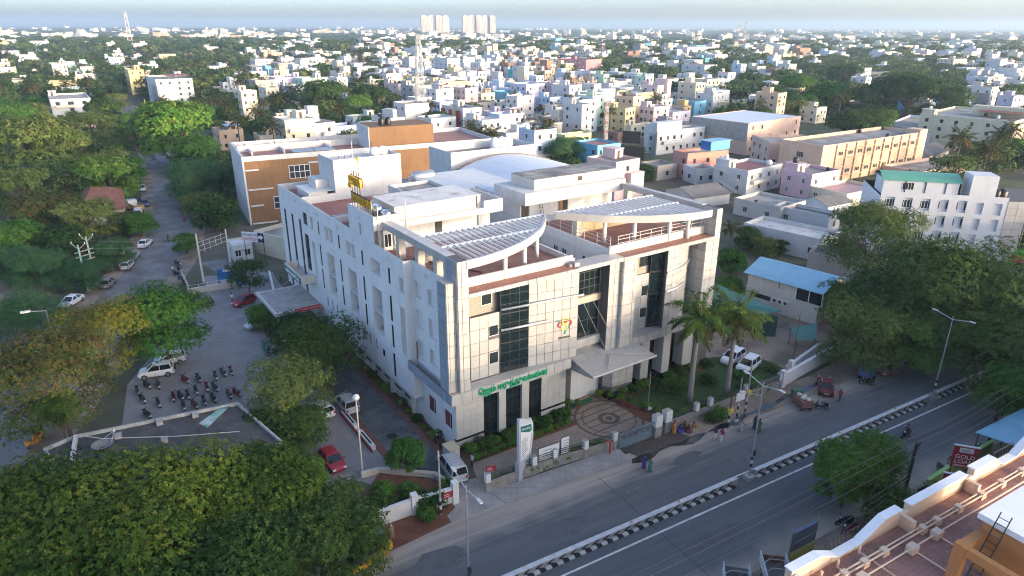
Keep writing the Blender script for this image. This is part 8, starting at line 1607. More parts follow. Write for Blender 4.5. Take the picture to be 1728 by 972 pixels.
def car(label, front, rear, kind, col, cat='car', name='parked_car', rack=False, spare=False):
    """stands between the two ground points"""
    f, r_ = Vector(front), Vector(rear); c = (f + r_) / 2; d = f - r_; rz = math.atan2(d.y, d.x)
    st, belt, roof, rzt, rw, wr = CARP[kind]; pm_ = mat('car_paint_%02x%02x%02x' % tuple(int(255 * v) for v in col), col, rough=0.28, var=0.03, spec=0.6)
    t = thing(name, label, cat, (c.x, c.y, 0.04), rz)
    rings = []
    for x, hw, zt in st:
        zb = 0.28 if abs(x) < abs(st[0][0]) - 0.15 else 0.36
        rings.append([(x, -hw * 0.93, zb), (x, -hw, zb + 0.15), (x, -hw, zt - 0.14), (x, -hw * 0.93, zt - 0.02), (x, -hw * 0.6, zt), (x, hw * 0.6, zt), (x, hw * 0.93, zt - 0.02), (x, hw, zt - 0.14), (x, hw, zb + 0.15), (x, hw * 0.93, zb)])
    b = MB(); b.loft([list(reversed(q_)) for q_ in rings]); b.build('body', pm_, t, smooth=False)
    zb_ = st[2][2] - 0.02; bw = st[2][1] - 0.05
    B0, B1, R0, R1 = belt[0], belt[1], roof[0], roof[1]
    P = {'rl': (B0, bw, zb_), 'rr': (B0, -bw, zb_), 'fl': (B1, bw, zb_ - 0.06), 'fr': (B1, -bw, zb_ - 0.06)}; T = {'rl': (R0, rw, rzt), 'rr': (R0, -rw, rzt), 'fl': (R1, rw, rzt - 0.02), 'fr': (R1, -rw, rzt - 0.02)}
    for nm_, a, c_ in (('windscreen', 'fr', 'fl'), ('rear_window', 'rl', 'rr'), ('side_window', 'fl', 'rl'), ('side_window', 'rr', 'fr')): g_ = MB(); g_.poly([P[a], P[c_], T[c_], T[a]]); g_.build(nm_, M_CGL, t)
    rb = MB(); rb.loft([[(R0 - 0.06, -rw - 0.03, rzt - 0.02), (R1 + 0.06, -rw - 0.03, rzt - 0.05), (R1 + 0.06, rw + 0.03, rzt - 0.05), (R0 - 0.06, rw + 0.03, rzt - 0.02)], [(R0 + 0.1, -rw + 0.12, rzt + 0.06), (R1 - 0.12, -rw + 0.12, rzt + 0.04), (R1 - 0.12, rw - 0.12, rzt + 0.04), (R0 + 0.1, rw - 0.12, rzt + 0.06)]]); rb.build('roof', pm_, t)
    for k in ('rl', 'rr', 'fl', 'fr'): pb_ = MB(); pb_.beam(P[k], T[k], 0.09, 0.1); pb_.build('pillar', pm_, t)
    for s in (-1, 1): pb_ = MB(); xm = (B0 + B1) / 2 - 0.1; pb_.beam((xm, s * bw, zb_), (xm, s * rw, rzt), 0.06, 0.12); pb_.build('pillar', pm_, t)
    wm = wheel_meshes(wr)
    for x in (st[0][0] + 0.72, st[-1][0] - 0.74):
        for s in (-1, 1): o = link('wheel', wm[0], t, (x, s * (st[2][1] - 0.06), wr)); link('rim', wm[1], o)
    for s in (-1, 1):
        l_ = MB(); l_.box(st[-1][0] - 0.12, st[-1][0] + 0.01, s * 0.56 - 0.15, s * 0.56 + 0.15, 0.58, 0.72); l_.build('headlight', M_HEAD, t); l_ = MB(); l_.box(st[0][0] - 0.03, st[0][0] + 0.12, s * 0.66 - 0.1, s * 0.66 + 0.1, 0.66, 0.9); l_.build('tail_light', M_TAIL, t)
        l_ = MB(); l_.box(B1 - 0.25, B1 - 0.1, s * (bw + 0.12) - 0.07, s * (bw + 0.12) + 0.07, zb_, zb_ + 0.12); l_.build('mirror', pm_, t)
    l_ = MB(); l_.box(st[0][0] - 0.03, st[0][0] + 0.1, -0.26, 0.26, 0.5, 0.62); l_.build('number_plate', M_PLATE, t); l_ = MB(); l_.box(st[0][0] - 0.04, st[0][0] + 0.2, -0.72, 0.72, 0.36, 0.5); l_.build('bumper', pm_ if kind != 'van' else M_PIL, t)
    if rack:
        for s in (-1, 1): l_ = MB(); l_.tube([(R0 + 0.2, s * rw * 0.8, rzt + 0.14), (R1 - 0.2, s * rw * 0.8, rzt + 0.14)], 0.025, 5); l_.build('roof_rail', M_METAL, t)
        for k in range(5): l_ = MB(); x = R0 + 0.3 + k * 0.5; l_.box(x, x + 0.05, -rw * 0.8, rw * 0.8, rzt + 0.1, rzt + 0.14); l_.build('rack_bar', M_METAL, t)
    if spare: l_ = link('spare_wheel', wm[0], t, (st[0][0] - 0.14, 0, 0.85)); l_.rotation_euler = (0, 0, R(90)); link('cover', wm[1], l_)
    return t
CW, CS, CRD, CMR, CGR, CDK, CBL = (0.66, 0.67, 0.68), (0.40, 0.41, 0.43), (0.26, 0.012, 0.025), (0.13, 0.015, 0.02), (0.16, 0.165, 0.17), (0.025, 0.027, 0.03), (0.03, 0.05, 0.13)
def seg(fx, fy, rx, ry, L_=4.0):
    f, r_ = G(fx, fy), G(rx, ry); c = (f + r_) / 2; d = (f - r_).normalized() * L_ / 2; return c + d, c - d
for lab, s_, k, col, kw in (
 ('white crossover with spare wheel parked beside the scooters', seg(238, 638, 292, 630, 4.1), 'suv', CW, dict(spare=True)), ('white hatchback parked behind the white crossover', seg(262, 616, 314, 608), 'hatch', CW, {}),
 ('silver wagon parked under the yellowish tree', seg(574, 676, 597, 702, 4.5), 'suv', CS, dict(rack=True)), ('white car mostly hidden by the yellowish tree', seg(535, 690, 553, 706), 'hatch', CW, {}),
 ('red hatchback nose towards the flower bed', seg(574, 800, 550, 772), 'hatch', CRD, {}), ('silver van with roof rack at the hospital entrance', seg(752, 782, 774, 814, 4.5), 'van', CS, dict(rack=True)),
 ('white car behind the second royal palm', seg(1225, 618, 1246, 604), 'suv', CW, {}), ('white car nearest the dirt yard wall, nose to the lawn', seg(1250, 632, 1272, 616), 'suv', CW, {}),
 ('maroon saloon parked on the dusty verge', seg(1390, 648, 1393, 668, 4.3), 'sedan', CMR, {}), ('dark red car in the shade of the rain trees', seg(1494, 622, 1492, 634, 4.0), 'hatch', CMR, {}),
 ('white saloon farthest up the left kerb of the side road', seg(251, 411, 240, 420, 4.2), 'sedan', CW, {}), ('silver saloon behind the white saloon on the side road', seg(230, 432, 219, 443, 4.2), 'sedan', CS, {}), ('silver hatchback third in the side road row', seg(221, 447, 211, 458, 4.0), 'hatch', CS, {}), ('grey hatchback beside the transformer poles', seg(189, 476, 177, 490, 4.0), 'hatch', CGR, {}),
 ('dark blue car parked by the tiled house lorry', seg(247, 353, 243, 342, 4.0), 'hatch', CBL, {}), ('white van parked beside the tiled house', seg(233, 372, 235, 362, 4.2), 'van', CW, {}), ('dark car at the kerb below the white van', seg(256, 378, 250, 369, 4.0), 'sedan', CDK, {}), ('white car at the kerb farthest behind the lorry', seg(242, 326, 239, 318, 4.0), 'hatch', CW, {}),
 ('red hatchback under the canteen tree', seg(402, 518, 422, 510), 'hatch', CRD, {}), ('silver hatchback under the small round tree', seg(424, 556, 448, 548), 'hatch', CS, {}), ('black car half under the deep green tree', seg(330, 520, 348, 516), 'hatch', CDK, {}), ('dark car beside the out patient canopy steps', seg(468, 548, 480, 538), 'hatch', CDK, {}), ('white car under the yellow flowering tree', seg(112, 520, 132, 508), 'sedan', CW, {}),
 ('dark red car beyond the shaded trees on the main road', seg(1500, 603, 1520, 597), 'sedan', CMR, {}), ('white car on the distant side road', seg(205, 205, 208, 210, 4.0), 'hatch', CW, {}), ('grey car on the distant side road bend', seg(203, 196, 200, 191, 4.0), 'hatch', CGR, {})): car(lab, s_[0], s_[1], k, col, **kw)
# lorry by the tiled house
o = thing('lorry', 'lorry with tan load bed and white cab by the tiled house', 'lorry', G(230, 356), math.atan2(*(lambda d: (d.y, d.x))(G(222, 349) - G(238, 357)))); b = MB(); b.box(1.4, 3.2, -1.0, 1.0, 0.5, 2.4); b.build('cab', paint((0.5, 0.55, 0.6)), o); b = MB()
for q_ in ((-3, 1.2, -1.1, -1.0, 0.9, 1.9), (-3, 1.2, 1.0, 1.1, 0.9, 1.9), (-3, -2.9, -1.0, 1.0, 0.9, 1.9), (-3, 1.2, -1.0, 1.0, 0.8, 0.95)): b.box(*q_)
b.build('load_bed', paint((0.35, 0.22, 0.09)), o); g_ = MB(); g_.box(3.2, 3.23, -0.85, 0.85, 1.5, 2.2); g_.build('windscreen', M_CGL, o)
for x in (-2.2, 2.2):
    for s in (-1, 1): w_ = link('wheel', wheel_meshes(0.35)[0], o, (x, s * 0.95, 0.4)); link('rim', wheel_meshes(0.35)[1], w_)
# goods trucks at the lower edge
for lab, p, rz_, brown in (('goods truck with white side boards at the bottom edge', RP(-8.0, 9.6), ROAD_RZ + R(52), True), ('goods truck with slatted sides left at the bottom edge', RP(-11.6, 9.0), ROAD_RZ + R(48), False)):
    o = thing('goods_truck', lab, 'truck', p, rz_); b = MB(); b.box(-4.5, 0.2, -0.95, 0.95, 0.7, 0.85); b.build('load_bed', paint((0.16, 0.14, 0.13)), o)
    for s in (-1, 1): b = MB(); b.box(-4.5, 0.2, s * 0.98 - 0.03, s * 0.98 + 0.03, 0.85, 1.9); b.build('side_board', mat('truck_white', (0.5, 0.52, 0.54), lines=None, var=0.12, scale=2), o)
    b = MB(); b.box(0.15, 0.22, -0.95, 0.95, 0.85, 1.5); b.build('tail_board', paint((0.25, 0.12, 0.06)) if brown else paint((0.3, 0.3, 0.3)), o)
    for k in range(4): b = MB(); b.tube([(-4.2 + k * 1.0, -0.95, 1.9), (-4.2 + k * 1.0, -0.6, 2.3), (-4.2 + k * 1.0, 0.6, 2.3), (-4.2 + k * 1.0, 0.95, 1.9)], 0.035, 5); b.build('hoop', M_METAL, o)
    for x in (-3.6, -0.6):
        for s in (-1, 1): w_ = link('wheel', wheel_meshes(0.35)[0], o, (x, s * 0.85, 0.35)); link('rim', wheel_meshes(0.35)[1], w_)
# ---- auto rickshaws
def rickshaw(label, p, rz, col):
    o = thing('auto_rickshaw', label, 'rickshaw', p, rz); b = MB(); b.loft([[(-1.2, -0.62, 0.3), (-1.2, 0.62, 0.3), (-1.2, 0.62, 0.95), (-1.2, -0.62, 0.95)], [(0.3, -0.62, 0.3), (0.3, 0.62, 0.3), (0.3, 0.62, 0.8), (0.3, -0.62, 0.8)], [(1.2, -0.28, 0.4), (1.2, 0.28, 0.4), (1.2, 0.28, 0.95), (1.2, -0.28, 0.95)]][::-1]); b.build('body', paint(col), o)
    b = MB(); b.loft([[(-1.25, -0.64, 1.0), (-1.25, 0.64, 1.0), (-1.1, 0.6, 1.65), (-1.1, -0.6, 1.65)], [(-0.4, -0.64, 1.2), (-0.4, 0.64, 1.2), (-0.4, 0.6, 1.75), (-0.4, -0.6, 1.75)], [(0.75, -0.5, 1.55), (0.75, 0.5, 1.55), (0.7, 0.48, 1.7), (0.7, -0.48, 1.7)]][::-1]); b.build('hood', mat('black_canvas', (0.02, 0.02, 0.02)), o)
    g_ = MB(); g_.poly([(0.95, -0.4, 0.95), (0.95, 0.4, 0.95), (0.72, 0.45, 1.6), (0.72, -0.45, 1.6)]); g_.build('windscreen', M_CGL, o); b = MB(); b.box(-0.9, -0.3, -0.5, 0.5, 0.8, 0.95); b.build('seat', M_BLACK, o)
    for x, y in ((-0.8, -0.55), (-0.8, 0.55), (1.05, 0)): w_ = link('wheel', wheel_meshes(0.3)[0], o, (x, y, 0.22)); w_.scale = (0.72,) * 3; link('rim', wheel_meshes(0.3)[1], w_)
    for s in (-1, 1): b = MB(); b.tube([(0.9, s * 0.42, 0.95), (0.72, s * 0.46, 1.6)], 0.03, 5); b.build('frame_bar', paint((0.5, 0.3, 0.03)), o)
    return o
rickshaw('yellow auto rickshaw half hidden by the dark tree at the road edge', G(640, 938), R(40), (0.5, 0.28, 0.02)); rickshaw('second yellow auto rickshaw deep under the canopy', G(615, 958), R(36), (0.5, 0.28, 0.02)); rickshaw('orange auto rickshaw facing the camera on the left road', G(58, 748), R(-80), (0.5, 0.22, 0.04))
o = thing('goods_cart', 'three-wheeled goods cart loaded with sacks on the verge', 'cart', G(1352, 686), ROAD_RZ + R(70)); b = MB(); b.box(-1.2, 0.9, -0.7, 0.7, 0.5, 1.25); b.build('box', paint((0.22, 0.10, 0.09)), o); b = MB(); b.box(0.9, 1.6, -0.55, 0.55, 0.4, 1.6); b.build('cab', paint((0.05, 0.13, 0.09)), o)
for k in range(4): b = MB(); b.lathe([(0.05, 0), (0.32, 0.12), (0.3, 0.3), (0.06, 0.42)], 8, 0, (-0.8 + k * 0.42, (-0.2, 0.2)[k % 2], 1.2)); b.build('sack', mat('pale_sack', (0.5, 0.47, 0.38)), o)
for x, y in ((-0.8, -0.6), (-0.8, 0.6), (1.3, 0)): w_ = link('wheel', wheel_meshes(0.3)[0], o, (x, y, 0.28)); link('rim', wheel_meshes(0.3)[1], w_)
o = thing('blue_cart', 'blue covered push cart in the shade of the verge trees', 'cart', G(1462, 640), ROAD_RZ); b = MB(); b.box(-0.9, 0.9, -0.6, 0.6, 0.6, 1.5); b.build('box', paint((0.08, 0.14, 0.32)), o); b = MB(); b.box(-1.0, 1.0, -0.8, 0.8, 1.9, 1.95); b.build('canopy', paint((0.10, 0.18, 0.42)), o)
for x, y in ((-0.6, -0.55), (-0.6, 0.55), (0.6, -0.55), (0.6, 0.55)): w_ = link('wheel', wheel_meshes(0.3)[0], o, (x, y, 0.3)); b = MB(); b.tube([(x, y, 0.5), (x, y, 1.9)], 0.03, 5); b.build('post', M_DMETAL, o)
o = thing('litter_bin', 'blue litter bin on two posts at the road edge', 'bin', G(641, 908), 0.5); b = MB(); b.loft([[(-0.3, -0.25, 0.4), (0.3, -0.25, 0.4), (0.3, 0.25, 0.4), (-0.3, 0.25, 0.4)], [(-0.4, -0.32, 1.15), (0.4, -0.32, 1.15), (0.4, 0.32, 1.15), (-0.4, 0.32, 1.15)]]); b.build('tub', paint((0.05, 0.16, 0.5)), o)
for s in (-0.42, 0.42): b = MB(); b.tube([(s, 0, 0), (s, 0, 1.25)], 0.03, 5); b.build('post', M_DMETAL, o)
# ---- scooters and motorbikes
def make_scooter(col, moto=False):
    parts = {}; pm_ = mat('scooter_paint_%02x%02x%02x' % tuple(int(255 * v) for v in col), col, rough=0.3, var=0.03)
    b = MB(); b.loft([[(-0.85, -0.1, 0.55), (-0.85, 0.1, 0.55), (-0.85, 0.1, 0.75), (-0.85, -0.1, 0.75)], [(-0.4, -0.2, 0.35), (-0.4, 0.2, 0.35), (-0.4, 0.18, 0.78), (-0.4, -0.18, 0.78)], [(0.05, -0.17, 0.25), (0.05, 0.17, 0.25), (0.05, 0.15, 0.62 if moto else 0.36), (0.05, -0.15, 0.62 if moto else 0.36)], [(0.4, -0.18, 0.28), (0.4, 0.18, 0.28), (0.42, 0.18, 0.75 if moto else 0.5), (0.42, -0.18, 0.75 if moto else 0.5)]][::-1]); parts['body'] = (b.mesh('body', pm_), None)
    b = MB(); b.loft([[(0.42, -0.2, 0.3), (0.48, -0.2, 0.3), (0.48, 0.2, 0.3), (0.42, 0.2, 0.3)], [(0.36, -0.18, 0.95), (0.46, -0.18, 0.95), (0.46, 0.18, 0.95), (0.36, 0.18, 0.95)]]); parts['front_shield'] = (b.mesh('front_shield', pm_), None)
    b = MB(); b.box(-0.75, 0.02, -0.15, 0.15, 0.78, 0.87); parts['seat'] = (b.mesh('seat', M_BLACK), None)
    b = MB(); b.tube([(0.35, -0.36, 1.05), (0.4, 0, 1.0), (0.35, 0.36, 1.05)], 0.025, 5); b.tube([(0.4, 0, 1.0), (0.62, 0, 0.3)], 0.035, 5); parts['handlebar'] = (b.mesh('handlebar', M_DMETAL), None)
    b = MB(); b.box(-0.95, -0.9, -0.12, 0.12, 0.45, 0.6); parts['number_plate'] = (b.mesh('number_plate', M_PLATE), None)
    b = MB(); b.box(0.44, 0.52, -0.09, 0.09, 0.82, 0.97); parts['headlight'] = (b.mesh('headlight', M_HEAD), None)
    return parts
SCOOT = [make_scooter(c, m_) for c, m_ in (((0.03, 0.03, 0.035), False), ((0.06, 0.065, 0.07), False), ((0.16, 0.02, 0.02), True), ((0.02, 0.03, 0.06), True))]
SCN = ('black scooter', 'grey scooter', 'dark red motorbike', 'dark blue motorbike')
def scooter(label, p, rz, k):
    o = thing('scooter' if k < 2 else 'motorbike', label, 'scooter' if k < 2 else 'motorbike', (p.x, p.y, 0.035), rz, 'two-wheelers of the lot')
    for nm_, (me, _) in SCOOT[k].items(): link(nm_, me, o)
    for x in (-0.62, 0.64): w_ = link('wheel', wheel_meshes(0.3)[0], o, (x, 0, 0.27)); w_.scale = (0.88, 0.55, 0.88); link('rim', wheel_meshes(0.3)[1], w_)
    for s in (-1, 1): b = MB(); b.lathe([(0.03, 0), (0.07, 0.03), (0.03, 0.07)], 6, 0, (0.38, s * 0.3, 1.12)); b.build('mirror', M_DMETAL, o)
    o.rotation_euler = (R(rng.uniform(-6, 6)), 0, rz); return o
ORD = ('first', 'second', 'third', 'fourth', 'fifth', 'sixth', 'seventh', 'eighth', 'ninth', 'tenth', 'eleventh', 'twelfth')
lotsc = [(995, 665), (1070, 662), (1250, 630), (1340, 620), (1455, 605), (1510, 580), (1565, 570), (1330, 700), (1400, 680), (1455, 680), (1175, 745), (1220, 740), (1275, 730), (1075, 785), (965, 760), (1240, 806), (1315, 798), (1380, 772), (1445, 752), (1545, 728), (1600, 716), (930, 705), (998, 862)]
hd = G(244, 646) - G(253.5, 661); HDZ = math.atan2(hd.y, hd.x)
rows = [('in the back row of the lot', sorted([s_ for s_ in lotsc if s_[1] <= 665 and s_[0] > 940])), ('in the middle row of the lot', sorted([s_ for s_ in lotsc if 665 < s_[1] <= 790 and s_ not in [(1380, 772), (1445, 752), (1545, 728), (1600, 716)]])), ('half hidden by the white parapet', sorted([(1240, 806), (1315, 798), (1380, 772), (1445, 752), (1545, 728), (1600, 716), (998, 862)]))]
n_ = 0
for rl, lst in rows:
    for i, (x, y) in enumerate(lst): k = n_ % 4; scooter('%s %s, %s from the left' % (SCN[k], rl, ORD[i]), G(x / 4, 486 + y / 4 + 3), HDZ + rng.uniform(-0.25, 0.25), k); n_ += 1
for i, (x, y, dz, k, lab) in enumerate(((300, 448, 0.3, 0, 'black scooter at the side road corner, farthest up'), (304, 458, 0.3, 3, 'dark blue motorbike at the side road corner'), (299, 466, 0.4, 3, 'dark blue motorbike beside the man in white at the corner'), (306, 474, 0.4, 1, 'grey scooter with red plate beside the yard fence'), (312, 482, 0.2, 0, 'black scooter nearest the lot at the yard fence'), (742, 742, 2.0, 0, 'black and white scooter at the hospital corner'), (1424, 886, 1.0, 3, 'motorbike under the street tree'), (1432, 900, 1.2, 2, 'motorbike with silver wheel before the orange parapet'), (1562, 832, 0.9, 3, 'black motorbike beside the lower gold loan board'), (1574, 826, 0.8, 0, 'black scooter under the lower gold loan board'), (1590, 800, 2.6, 1, 'grey scooter parked beside the gold loan sign'), (1655, 762, 0.8, 3, 'motorbike beside the green wall end'), (1384, 690, 0.5, 0, 'fallen black motorbike behind the goods cart'), (1462, 650, 0.6, 0, 'dark scooter beside the blue cart'), (1538, 618, 0.6, 0, 'dark scooter deep in the shade of the rain trees'), (500, 545, 1.2, 0, 'scooter beside the canopy steps'), (460, 600, 1.2, 0, 'dark scooter at the lot kerb under the small tree'))): scooter(lab, G(x, y), HDZ + dz, k)
# ================================================================ people
def person(label, p, rz, pose, top, low, skirt=False, h=1.66, hair=(0.015, 0.012, 0.01), skin=(0.20, 0.11, 0.07), sleeve=0.6, z0=0.04, drape=None, cap=None):
    k = h / 1.72; t = thing('person', label, 'person', (p.x, p.y, z0), rz); V, E, Rd = [], [], []
    def v(x, y, z, r_, par=None):
        V.append((x * k, y * k, z * k)); Rd.append(r_ * k)
        if par is not None: E.append((par, len(V) - 1))
        return len(V) - 1
    sit = pose == 'sit'; ride = pose == 'ride'; dz = -0.72 if sit else (-0.12 if ride else 0.0); ln = 0.10 if (sit or ride) else 0.0; w = pose == 'walk'
    pel = v(0, 0, 0.94 + dz, 0.13); sp = v(ln * 0.5, 0, 1.16 + dz, 0.12, pel); ch = v(ln, 0, 1.34 + dz, 0.14, sp); nk = v(ln * 1.3, 0, 1.48 + dz, 0.052, ch); hd_ = v(ln * 1.5 + 0.015, 0, 1.58 + dz, 0.088, nk); v(ln * 1.5 + 0.02, 0, 1.67 + dz, 0.07, hd_)
    no = v(ln * 1.5 + 0.10, 0, 1.58 + dz, 0.018, hd_); J = {}
    for s in (-1, 1):
        hp = v(0, s * 0.09, 0.88 + dz, 0.085, pel)
        if sit: kn = v(0.36, s * 0.24, 0.26, 0.062, hp); an = v(0.16, s * -0.06, 0.10, 0.042, kn); v(0.26, s * -0.12, 0.07, 0.035, an)
        elif ride: kn = v(0.42, s * 0.16, 0.70, 0.062, hp); an = v(0.36, s * 0.17, 0.30, 0.042, kn); v(0.52, s * 0.17, 0.27, 0.035, an)
        else: f = s * 0.16 if w else s * 0.02; kn = v(f * 0.9 + 0.03, s * 0.09, 0.49, 0.06, hp); an = v(f * 1.4 - (0.06 if w and s < 0 else 0), s * 0.09, 0.09, 0.04, kn); v(f * 1.4 + 0.14, s * 0.1, 0.045, 0.035, an)
        sh = v(ln, s * 0.17, 1.40 + dz, 0.062, ch); f = -s * 0.14 if w else 0.02
        if sit: el = v(0.12, s * 0.26, 1.14 + dz, 0.044, sh); wr_ = v(0.30, s * 0.14, 0.98 + dz, 0.032, el); dv = Vector((0.07, -s * 0.02, -0.02))
        elif ride: el = v(0.22, s * 0.26, 1.08 + dz, 0.044, sh); wr_ = v(0.42, s * 0.30, 1.00 + dz, 0.032, el); dv = Vector((0.07, 0, -0.03))
        else: el = v(f * 0.6 - 0.02, s * 0.23, 1.13, 0.044, sh); wr_ = v(f * 1.5 + 0.06, s * 0.24, 0.90, 0.032, el); dv = Vector((0.02, 0, -0.08))
        q_ = Vector(V[wr_]) / k + dv; pm_ = v(*q_, 0.034, wr_); u = dv.normalized(); sd = Vector((0, 0, 1)).cross(u) if abs(u.z) < 0.9 else Vector((1, 0, 0))
        for j in range(4): tp = q_ + u * (0.075, 0.085, 0.08, 0.062)[j] + sd * (0.03 - 0.02 * j); mdp = q_ + u * 0.045 + sd * (0.026 - 0.018 * j); m1 = v(*mdp, 0.0095, pm_); v(*tp, 0.008, m1)
        m1 = v(*(q_ + sd * 0.04 - u * 0.01), 0.0105, pm_); v(*(q_ + sd * 0.055 + u * 0.03), 0.009, m1); J[s] = (sh, el, hp, kn, an)
    me = bpy.data.meshes.new('body'); me.from_pydata(V, E, []); me.materials.append(paint(skin, var=0.03, streak=0)); o = link('body', me, t); md = o.modifiers.new('skin', 'SKIN'); md.use_smooth_shade = True
    for i, sv in enumerate(me.skin_vertices[0].data): sv.radius = (Rd[i], Rd[i]); sv.use_root = (i == 0)
    ss = o.modifiers.new('subdivision', 'SUBSURF'); ss.levels = 1; ss.render_levels = 1
    P = lambda i: Vector(V[i])
    c = MB(); tm = paint(top, var=0.06, streak=0)
    def ell(c_, a, b_, n__=10): return [(c_.x + a * k * math.cos(6.283 * j / n__), c_.y + b_ * k * math.sin(6.283 * j / n__), c_.z) for j in range(n__)]
    zs = P(pel) + Vector((0, 0, -0.05 * k)); c.loft([ell(zs, 0.16, 0.19), ell(P(sp), 0.14, 0.17), ell(P(ch), 0.15, 0.20), ell(P(ch) + Vector((0, 0, 0.1 * k)), 0.09, 0.13)])
    for s in (-1, 1): a, e_ = P(J[s][0]), P(J[s][1]); c.tube([a - Vector((0, s * 0.05 * k, 0)), a.lerp(e_, 0.3), a.lerp(e_, sleeve + 0.3)], [0.075 * k, 0.072 * k, 0.06 * k], 8)
    c.build('shirt' if not skirt else 'blouse', tm, t); c = MB(); lm = paint(low, var=0.06, streak=0)
    if skirt and not sit: c.loft([ell(zs + Vector((0, 0, 0.06 * k)), 0.16, 0.185), ell(Vector((0, 0, 0.62 * k)), 0.20, 0.22), ell(Vector((0.02, 0, 0.07)), 0.25, 0.27)])
    elif skirt: c.loft([ell(zs + Vector((0, 0, 0.08 * k)), 0.18, 0.2), ell(Vector((0.14, 0, 0.2 * k)), 0.34, 0.36), ell(Vector((0.18, 0, 0.03)), 0.42, 0.42)])
    else:
        c.loft([ell(zs - Vector((0, 0, 0.06 * k)), 0.13, 0.17), ell(zs + Vector((0, 0, 0.1 * k)), 0.15, 0.18)])
        for s in (-1, 1): c.tube([P(J[s][2]), P(J[s][3]), P(J[s][4])], [0.105 * k, 0.08 * k, 0.062 * k], 8)
    c.build('skirt' if skirt else 'trousers', lm, t)
    if drape: c = MB(); c.loft([ell(P(ch) + Vector((0.02, 0.1 * k, 0.1 * k)), 0.10, 0.07), ell(P(sp) + Vector((0.03, -0.02, 0)), 0.165, 0.19), ell(zs + Vector((-0.02, 0, -0.15 * k)), 0.19, 0.21)]); c.build('sari_drape', paint(drape, var=0.06, streak=0), t)
    c = MB(); hc_ = P(hd_) + Vector((-0.015, 0, 0.03 * k)); c.lathe([(0.085 * k, -0.05 * k), (0.102 * k, 0.0), (0.1 * k, 0.06 * k), (0.06 * k, 0.115 * k), (0.01, 0.128 * k)], 10, 0, hc_)
    if skirt: c.tube([hc_ + Vector((-0.08 * k, 0, 0)), hc_ + Vector((-0.12 * k, 0, -0.12 * k)), hc_ + Vector((-0.12 * k, 0, -0.3 * k))], [0.05 * k, 0.04 * k, 0.015], 6)
    c.build('hair', paint(hair if not cap else cap, var=0.02, streak=0), t)
    return t
TO = lambda fx, fy, tx, ty: math.atan2((G(tx, ty) - G(fx, fy)).y, (G(tx, ty) - G(fx, fy)).x)
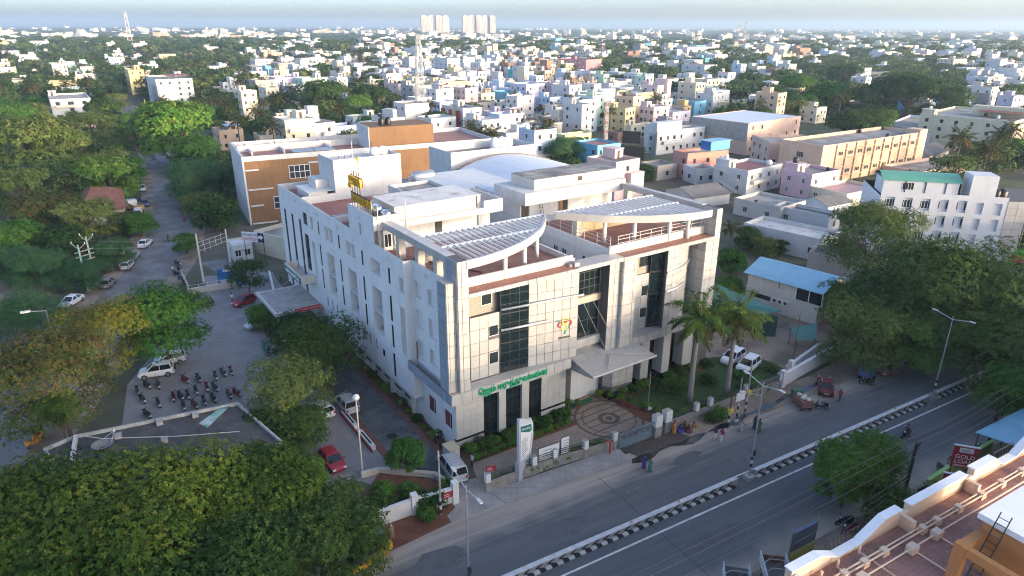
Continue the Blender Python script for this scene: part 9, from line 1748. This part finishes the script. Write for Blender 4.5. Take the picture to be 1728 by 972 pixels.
for lab, x, y, dx, dy, pose, top, low, kw in (
 ('guard in khaki with white cap at the road edge', 662, 912, 10, 6, 'stand', (0.24, 0.19, 0.11), (0.24, 0.18, 0.10), dict(cap=(0.5, 0.48, 0.42))), ('guard in pale shirt standing at the forecourt corner', 797, 788, -8, 4, 'stand', (0.42, 0.45, 0.50), (0.03, 0.035, 0.06), {}),
 ('woman in purple sari walking on the road edge', 1086, 790, 10, -5, 'walk', (0.07, 0.04, 0.20), (0.06, 0.04, 0.22), dict(skirt=True, drape=(0.07, 0.045, 0.24))), ('woman in teal sari beside the woman in purple', 1096, 796, 10, -5, 'walk', (0.04, 0.20, 0.19), (0.04, 0.16, 0.16), dict(skirt=True, drape=(0.05, 0.24, 0.22))),
 ('schoolgirl in dark tunic and white trousers walking', 1206, 742, -10, 4, 'walk', (0.06, 0.04, 0.12), (0.55, 0.55, 0.58), {}), ('schoolgirl in crimson tunic and white trousers walking', 1217, 745, -10, 4, 'walk', (0.32, 0.02, 0.10), (0.58, 0.58, 0.6), {}),
 ('woman in orange sari standing by the gate pillar', 1137, 731, 6, 8, 'stand', (0.40, 0.05, 0.06), (0.45, 0.19, 0.04), dict(skirt=True, drape=(0.50, 0.24, 0.06))), ('seated woman in blue sari beside the gate pillar', 1147, 727, 4, 10, 'sit', (0.03, 0.04, 0.28), (0.03, 0.04, 0.30), dict(skirt=True)), ('seated woman in dark sari second in the row', 1154, 722, 4, 10, 'sit', (0.12, 0.06, 0.03), (0.10, 0.05, 0.04), dict(skirt=True)), ('seated woman in maroon sari third in the row', 1161, 728, 4, 10, 'sit', (0.14, 0.03, 0.04), (0.12, 0.03, 0.05), dict(skirt=True)), ('seated woman in orange and cream at the end of the row', 1170, 724, 4, 10, 'sit', (0.42, 0.16, 0.05), (0.40, 0.28, 0.18), dict(skirt=True)),
 ('man in white shirt squatting on the verge', 1241, 716, 4, 10, 'sit', (0.55, 0.55, 0.55), (0.14, 0.03, 0.03), {}), ('woman in grey sari walking past the squatting man', 1249, 728, 10, -6, 'walk', (0.20, 0.20, 0.24), (0.30, 0.32, 0.36), dict(skirt=True, drape=(0.34, 0.34, 0.38))), ('person in dark blue beside the lamp pole', 1273, 724, 10, -6, 'walk', (0.03, 0.05, 0.10), (0.03, 0.05, 0.09), dict(skirt=True)), ('woman in green sari beside the person in dark blue', 1280, 729, 10, -6, 'walk', (0.06, 0.14, 0.06), (0.06, 0.12, 0.05), dict(skirt=True)),
 ('man in red shirt walking beside the maroon car', 1416, 677, -8, 6, 'walk', (0.36, 0.02, 0.03), (0.03, 0.03, 0.04), {}), ('nurse in teal uniform on the red walkway', 554, 552, 6, 10, 'stand', (0.04, 0.22, 0.20), (0.03, 0.04, 0.06), {}), ('guard in dark uniform under the canopy edge', 488, 542, 6, 10, 'stand', (0.03, 0.03, 0.07), (0.02, 0.02, 0.04), {}), ('person in mint green crossing the lot', 445, 592, 2, 10, 'walk', (0.12, 0.36, 0.34), (0.10, 0.30, 0.30), dict(skirt=True)), ('man in olive shirt walking on the far lot', 475, 476, 2, 10, 'walk', (0.12, 0.13, 0.09), (0.02, 0.02, 0.025), {}), ('man in white shirt beside the red hatchback', 393, 511, 2, 10, 'stand', (0.58, 0.58, 0.58), (0.10, 0.11, 0.13), {}), ('woman in turquoise dress by the yard wall', 347, 492, 2, 10, 'walk', (0.03, 0.22, 0.30), (0.03, 0.26, 0.36), dict(skirt=True)), ('man in white at the motorbikes of the corner', 293, 462, 8, 0, 'stand', (0.6, 0.6, 0.62), (0.05, 0.05, 0.07), {}), ('person in dark clothes on the cobbled driveway', 676, 694, 4, 10, 'walk', (0.07, 0.09, 0.09), (0.03, 0.06, 0.06), {}), ('woman in red at the edge of the side road', 312, 374, 2, 10, 'stand', (0.30, 0.04, 0.06), (0.28, 0.04, 0.06), dict(skirt=True))):
    person(lab, G(x, y), TO(x, y, x + dx, y + dy), pose, top, low, **kw)
for lab, x, y, tx, ty, col, k in (('rider on a white scooter on the side road', 285, 408, 284, 416, (0.05, 0.05, 0.06), 0), ('rider in purple on a motorbike on the main road', 1527, 738, 1512, 746, (0.12, 0.08, 0.16), 3), ('rider in white helmet on a motorbike near the right edge', 1693, 692, 1675, 700, (0.04, 0.04, 0.05), 3), ('rider with tan helmet waiting beside the gold loan sign', 1602, 790, 1592, 800, (0.04, 0.035, 0.03), 0)):
    p = G(x, y); rz = TO(x, y, tx, ty); scooter('two-wheeler under the ' + lab, p, rz, k); person(lab, p - Vector((math.cos(rz), math.sin(rz), 0)) * 0.3, rz, 'ride', col, (0.03, 0.03, 0.035), cap=(0.5, 0.5, 0.48) if 'helmet' in lab else None, z0=0.06)
o = thing('headlamp', 'lit headlamp of the motorbike near the right edge', 'lamp', G(1690, 693)); p = TO(1693, 692, 1675, 700); o.rotation_euler = (0, 0, p); b = MB(); b.lathe([(0.02, -0.02), (0.09, 0.0), (0.09, 0.03)], 10); l_ = b.build('lens', mat('lit_lamp', (0.8, 0.7, 0.5), emit=(1.0, 0.8, 0.5, 6.0)), o, (0.55, 0, 0.95)); l_.rotation_euler = (0, R(90), 0)
# ================================================================ the air: pale haze over the plain
b = MB(); b.box(-16000, 16000, -900, 17000, -1.0, 110.0)
_m = bpy.data.materials.new('haze_air'); _m.use_nodes = True; _n = _m.node_tree.nodes; _n.clear()
_v = _n.new('ShaderNodeVolumePrincipled'); _v.inputs['Color'].default_value = (0.58, 0.74, 0.86, 1); _v.inputs['Density'].default_value = 1.8e-4; _v.inputs['Anisotropy'].default_value = 0.25
_o = _n.new('ShaderNodeOutputMaterial'); _m.node_tree.links.new(_v.outputs[0], _o.inputs['Volume'])
stuff(b.build('haze', _m), 'pale blue haze hanging over the far plain')
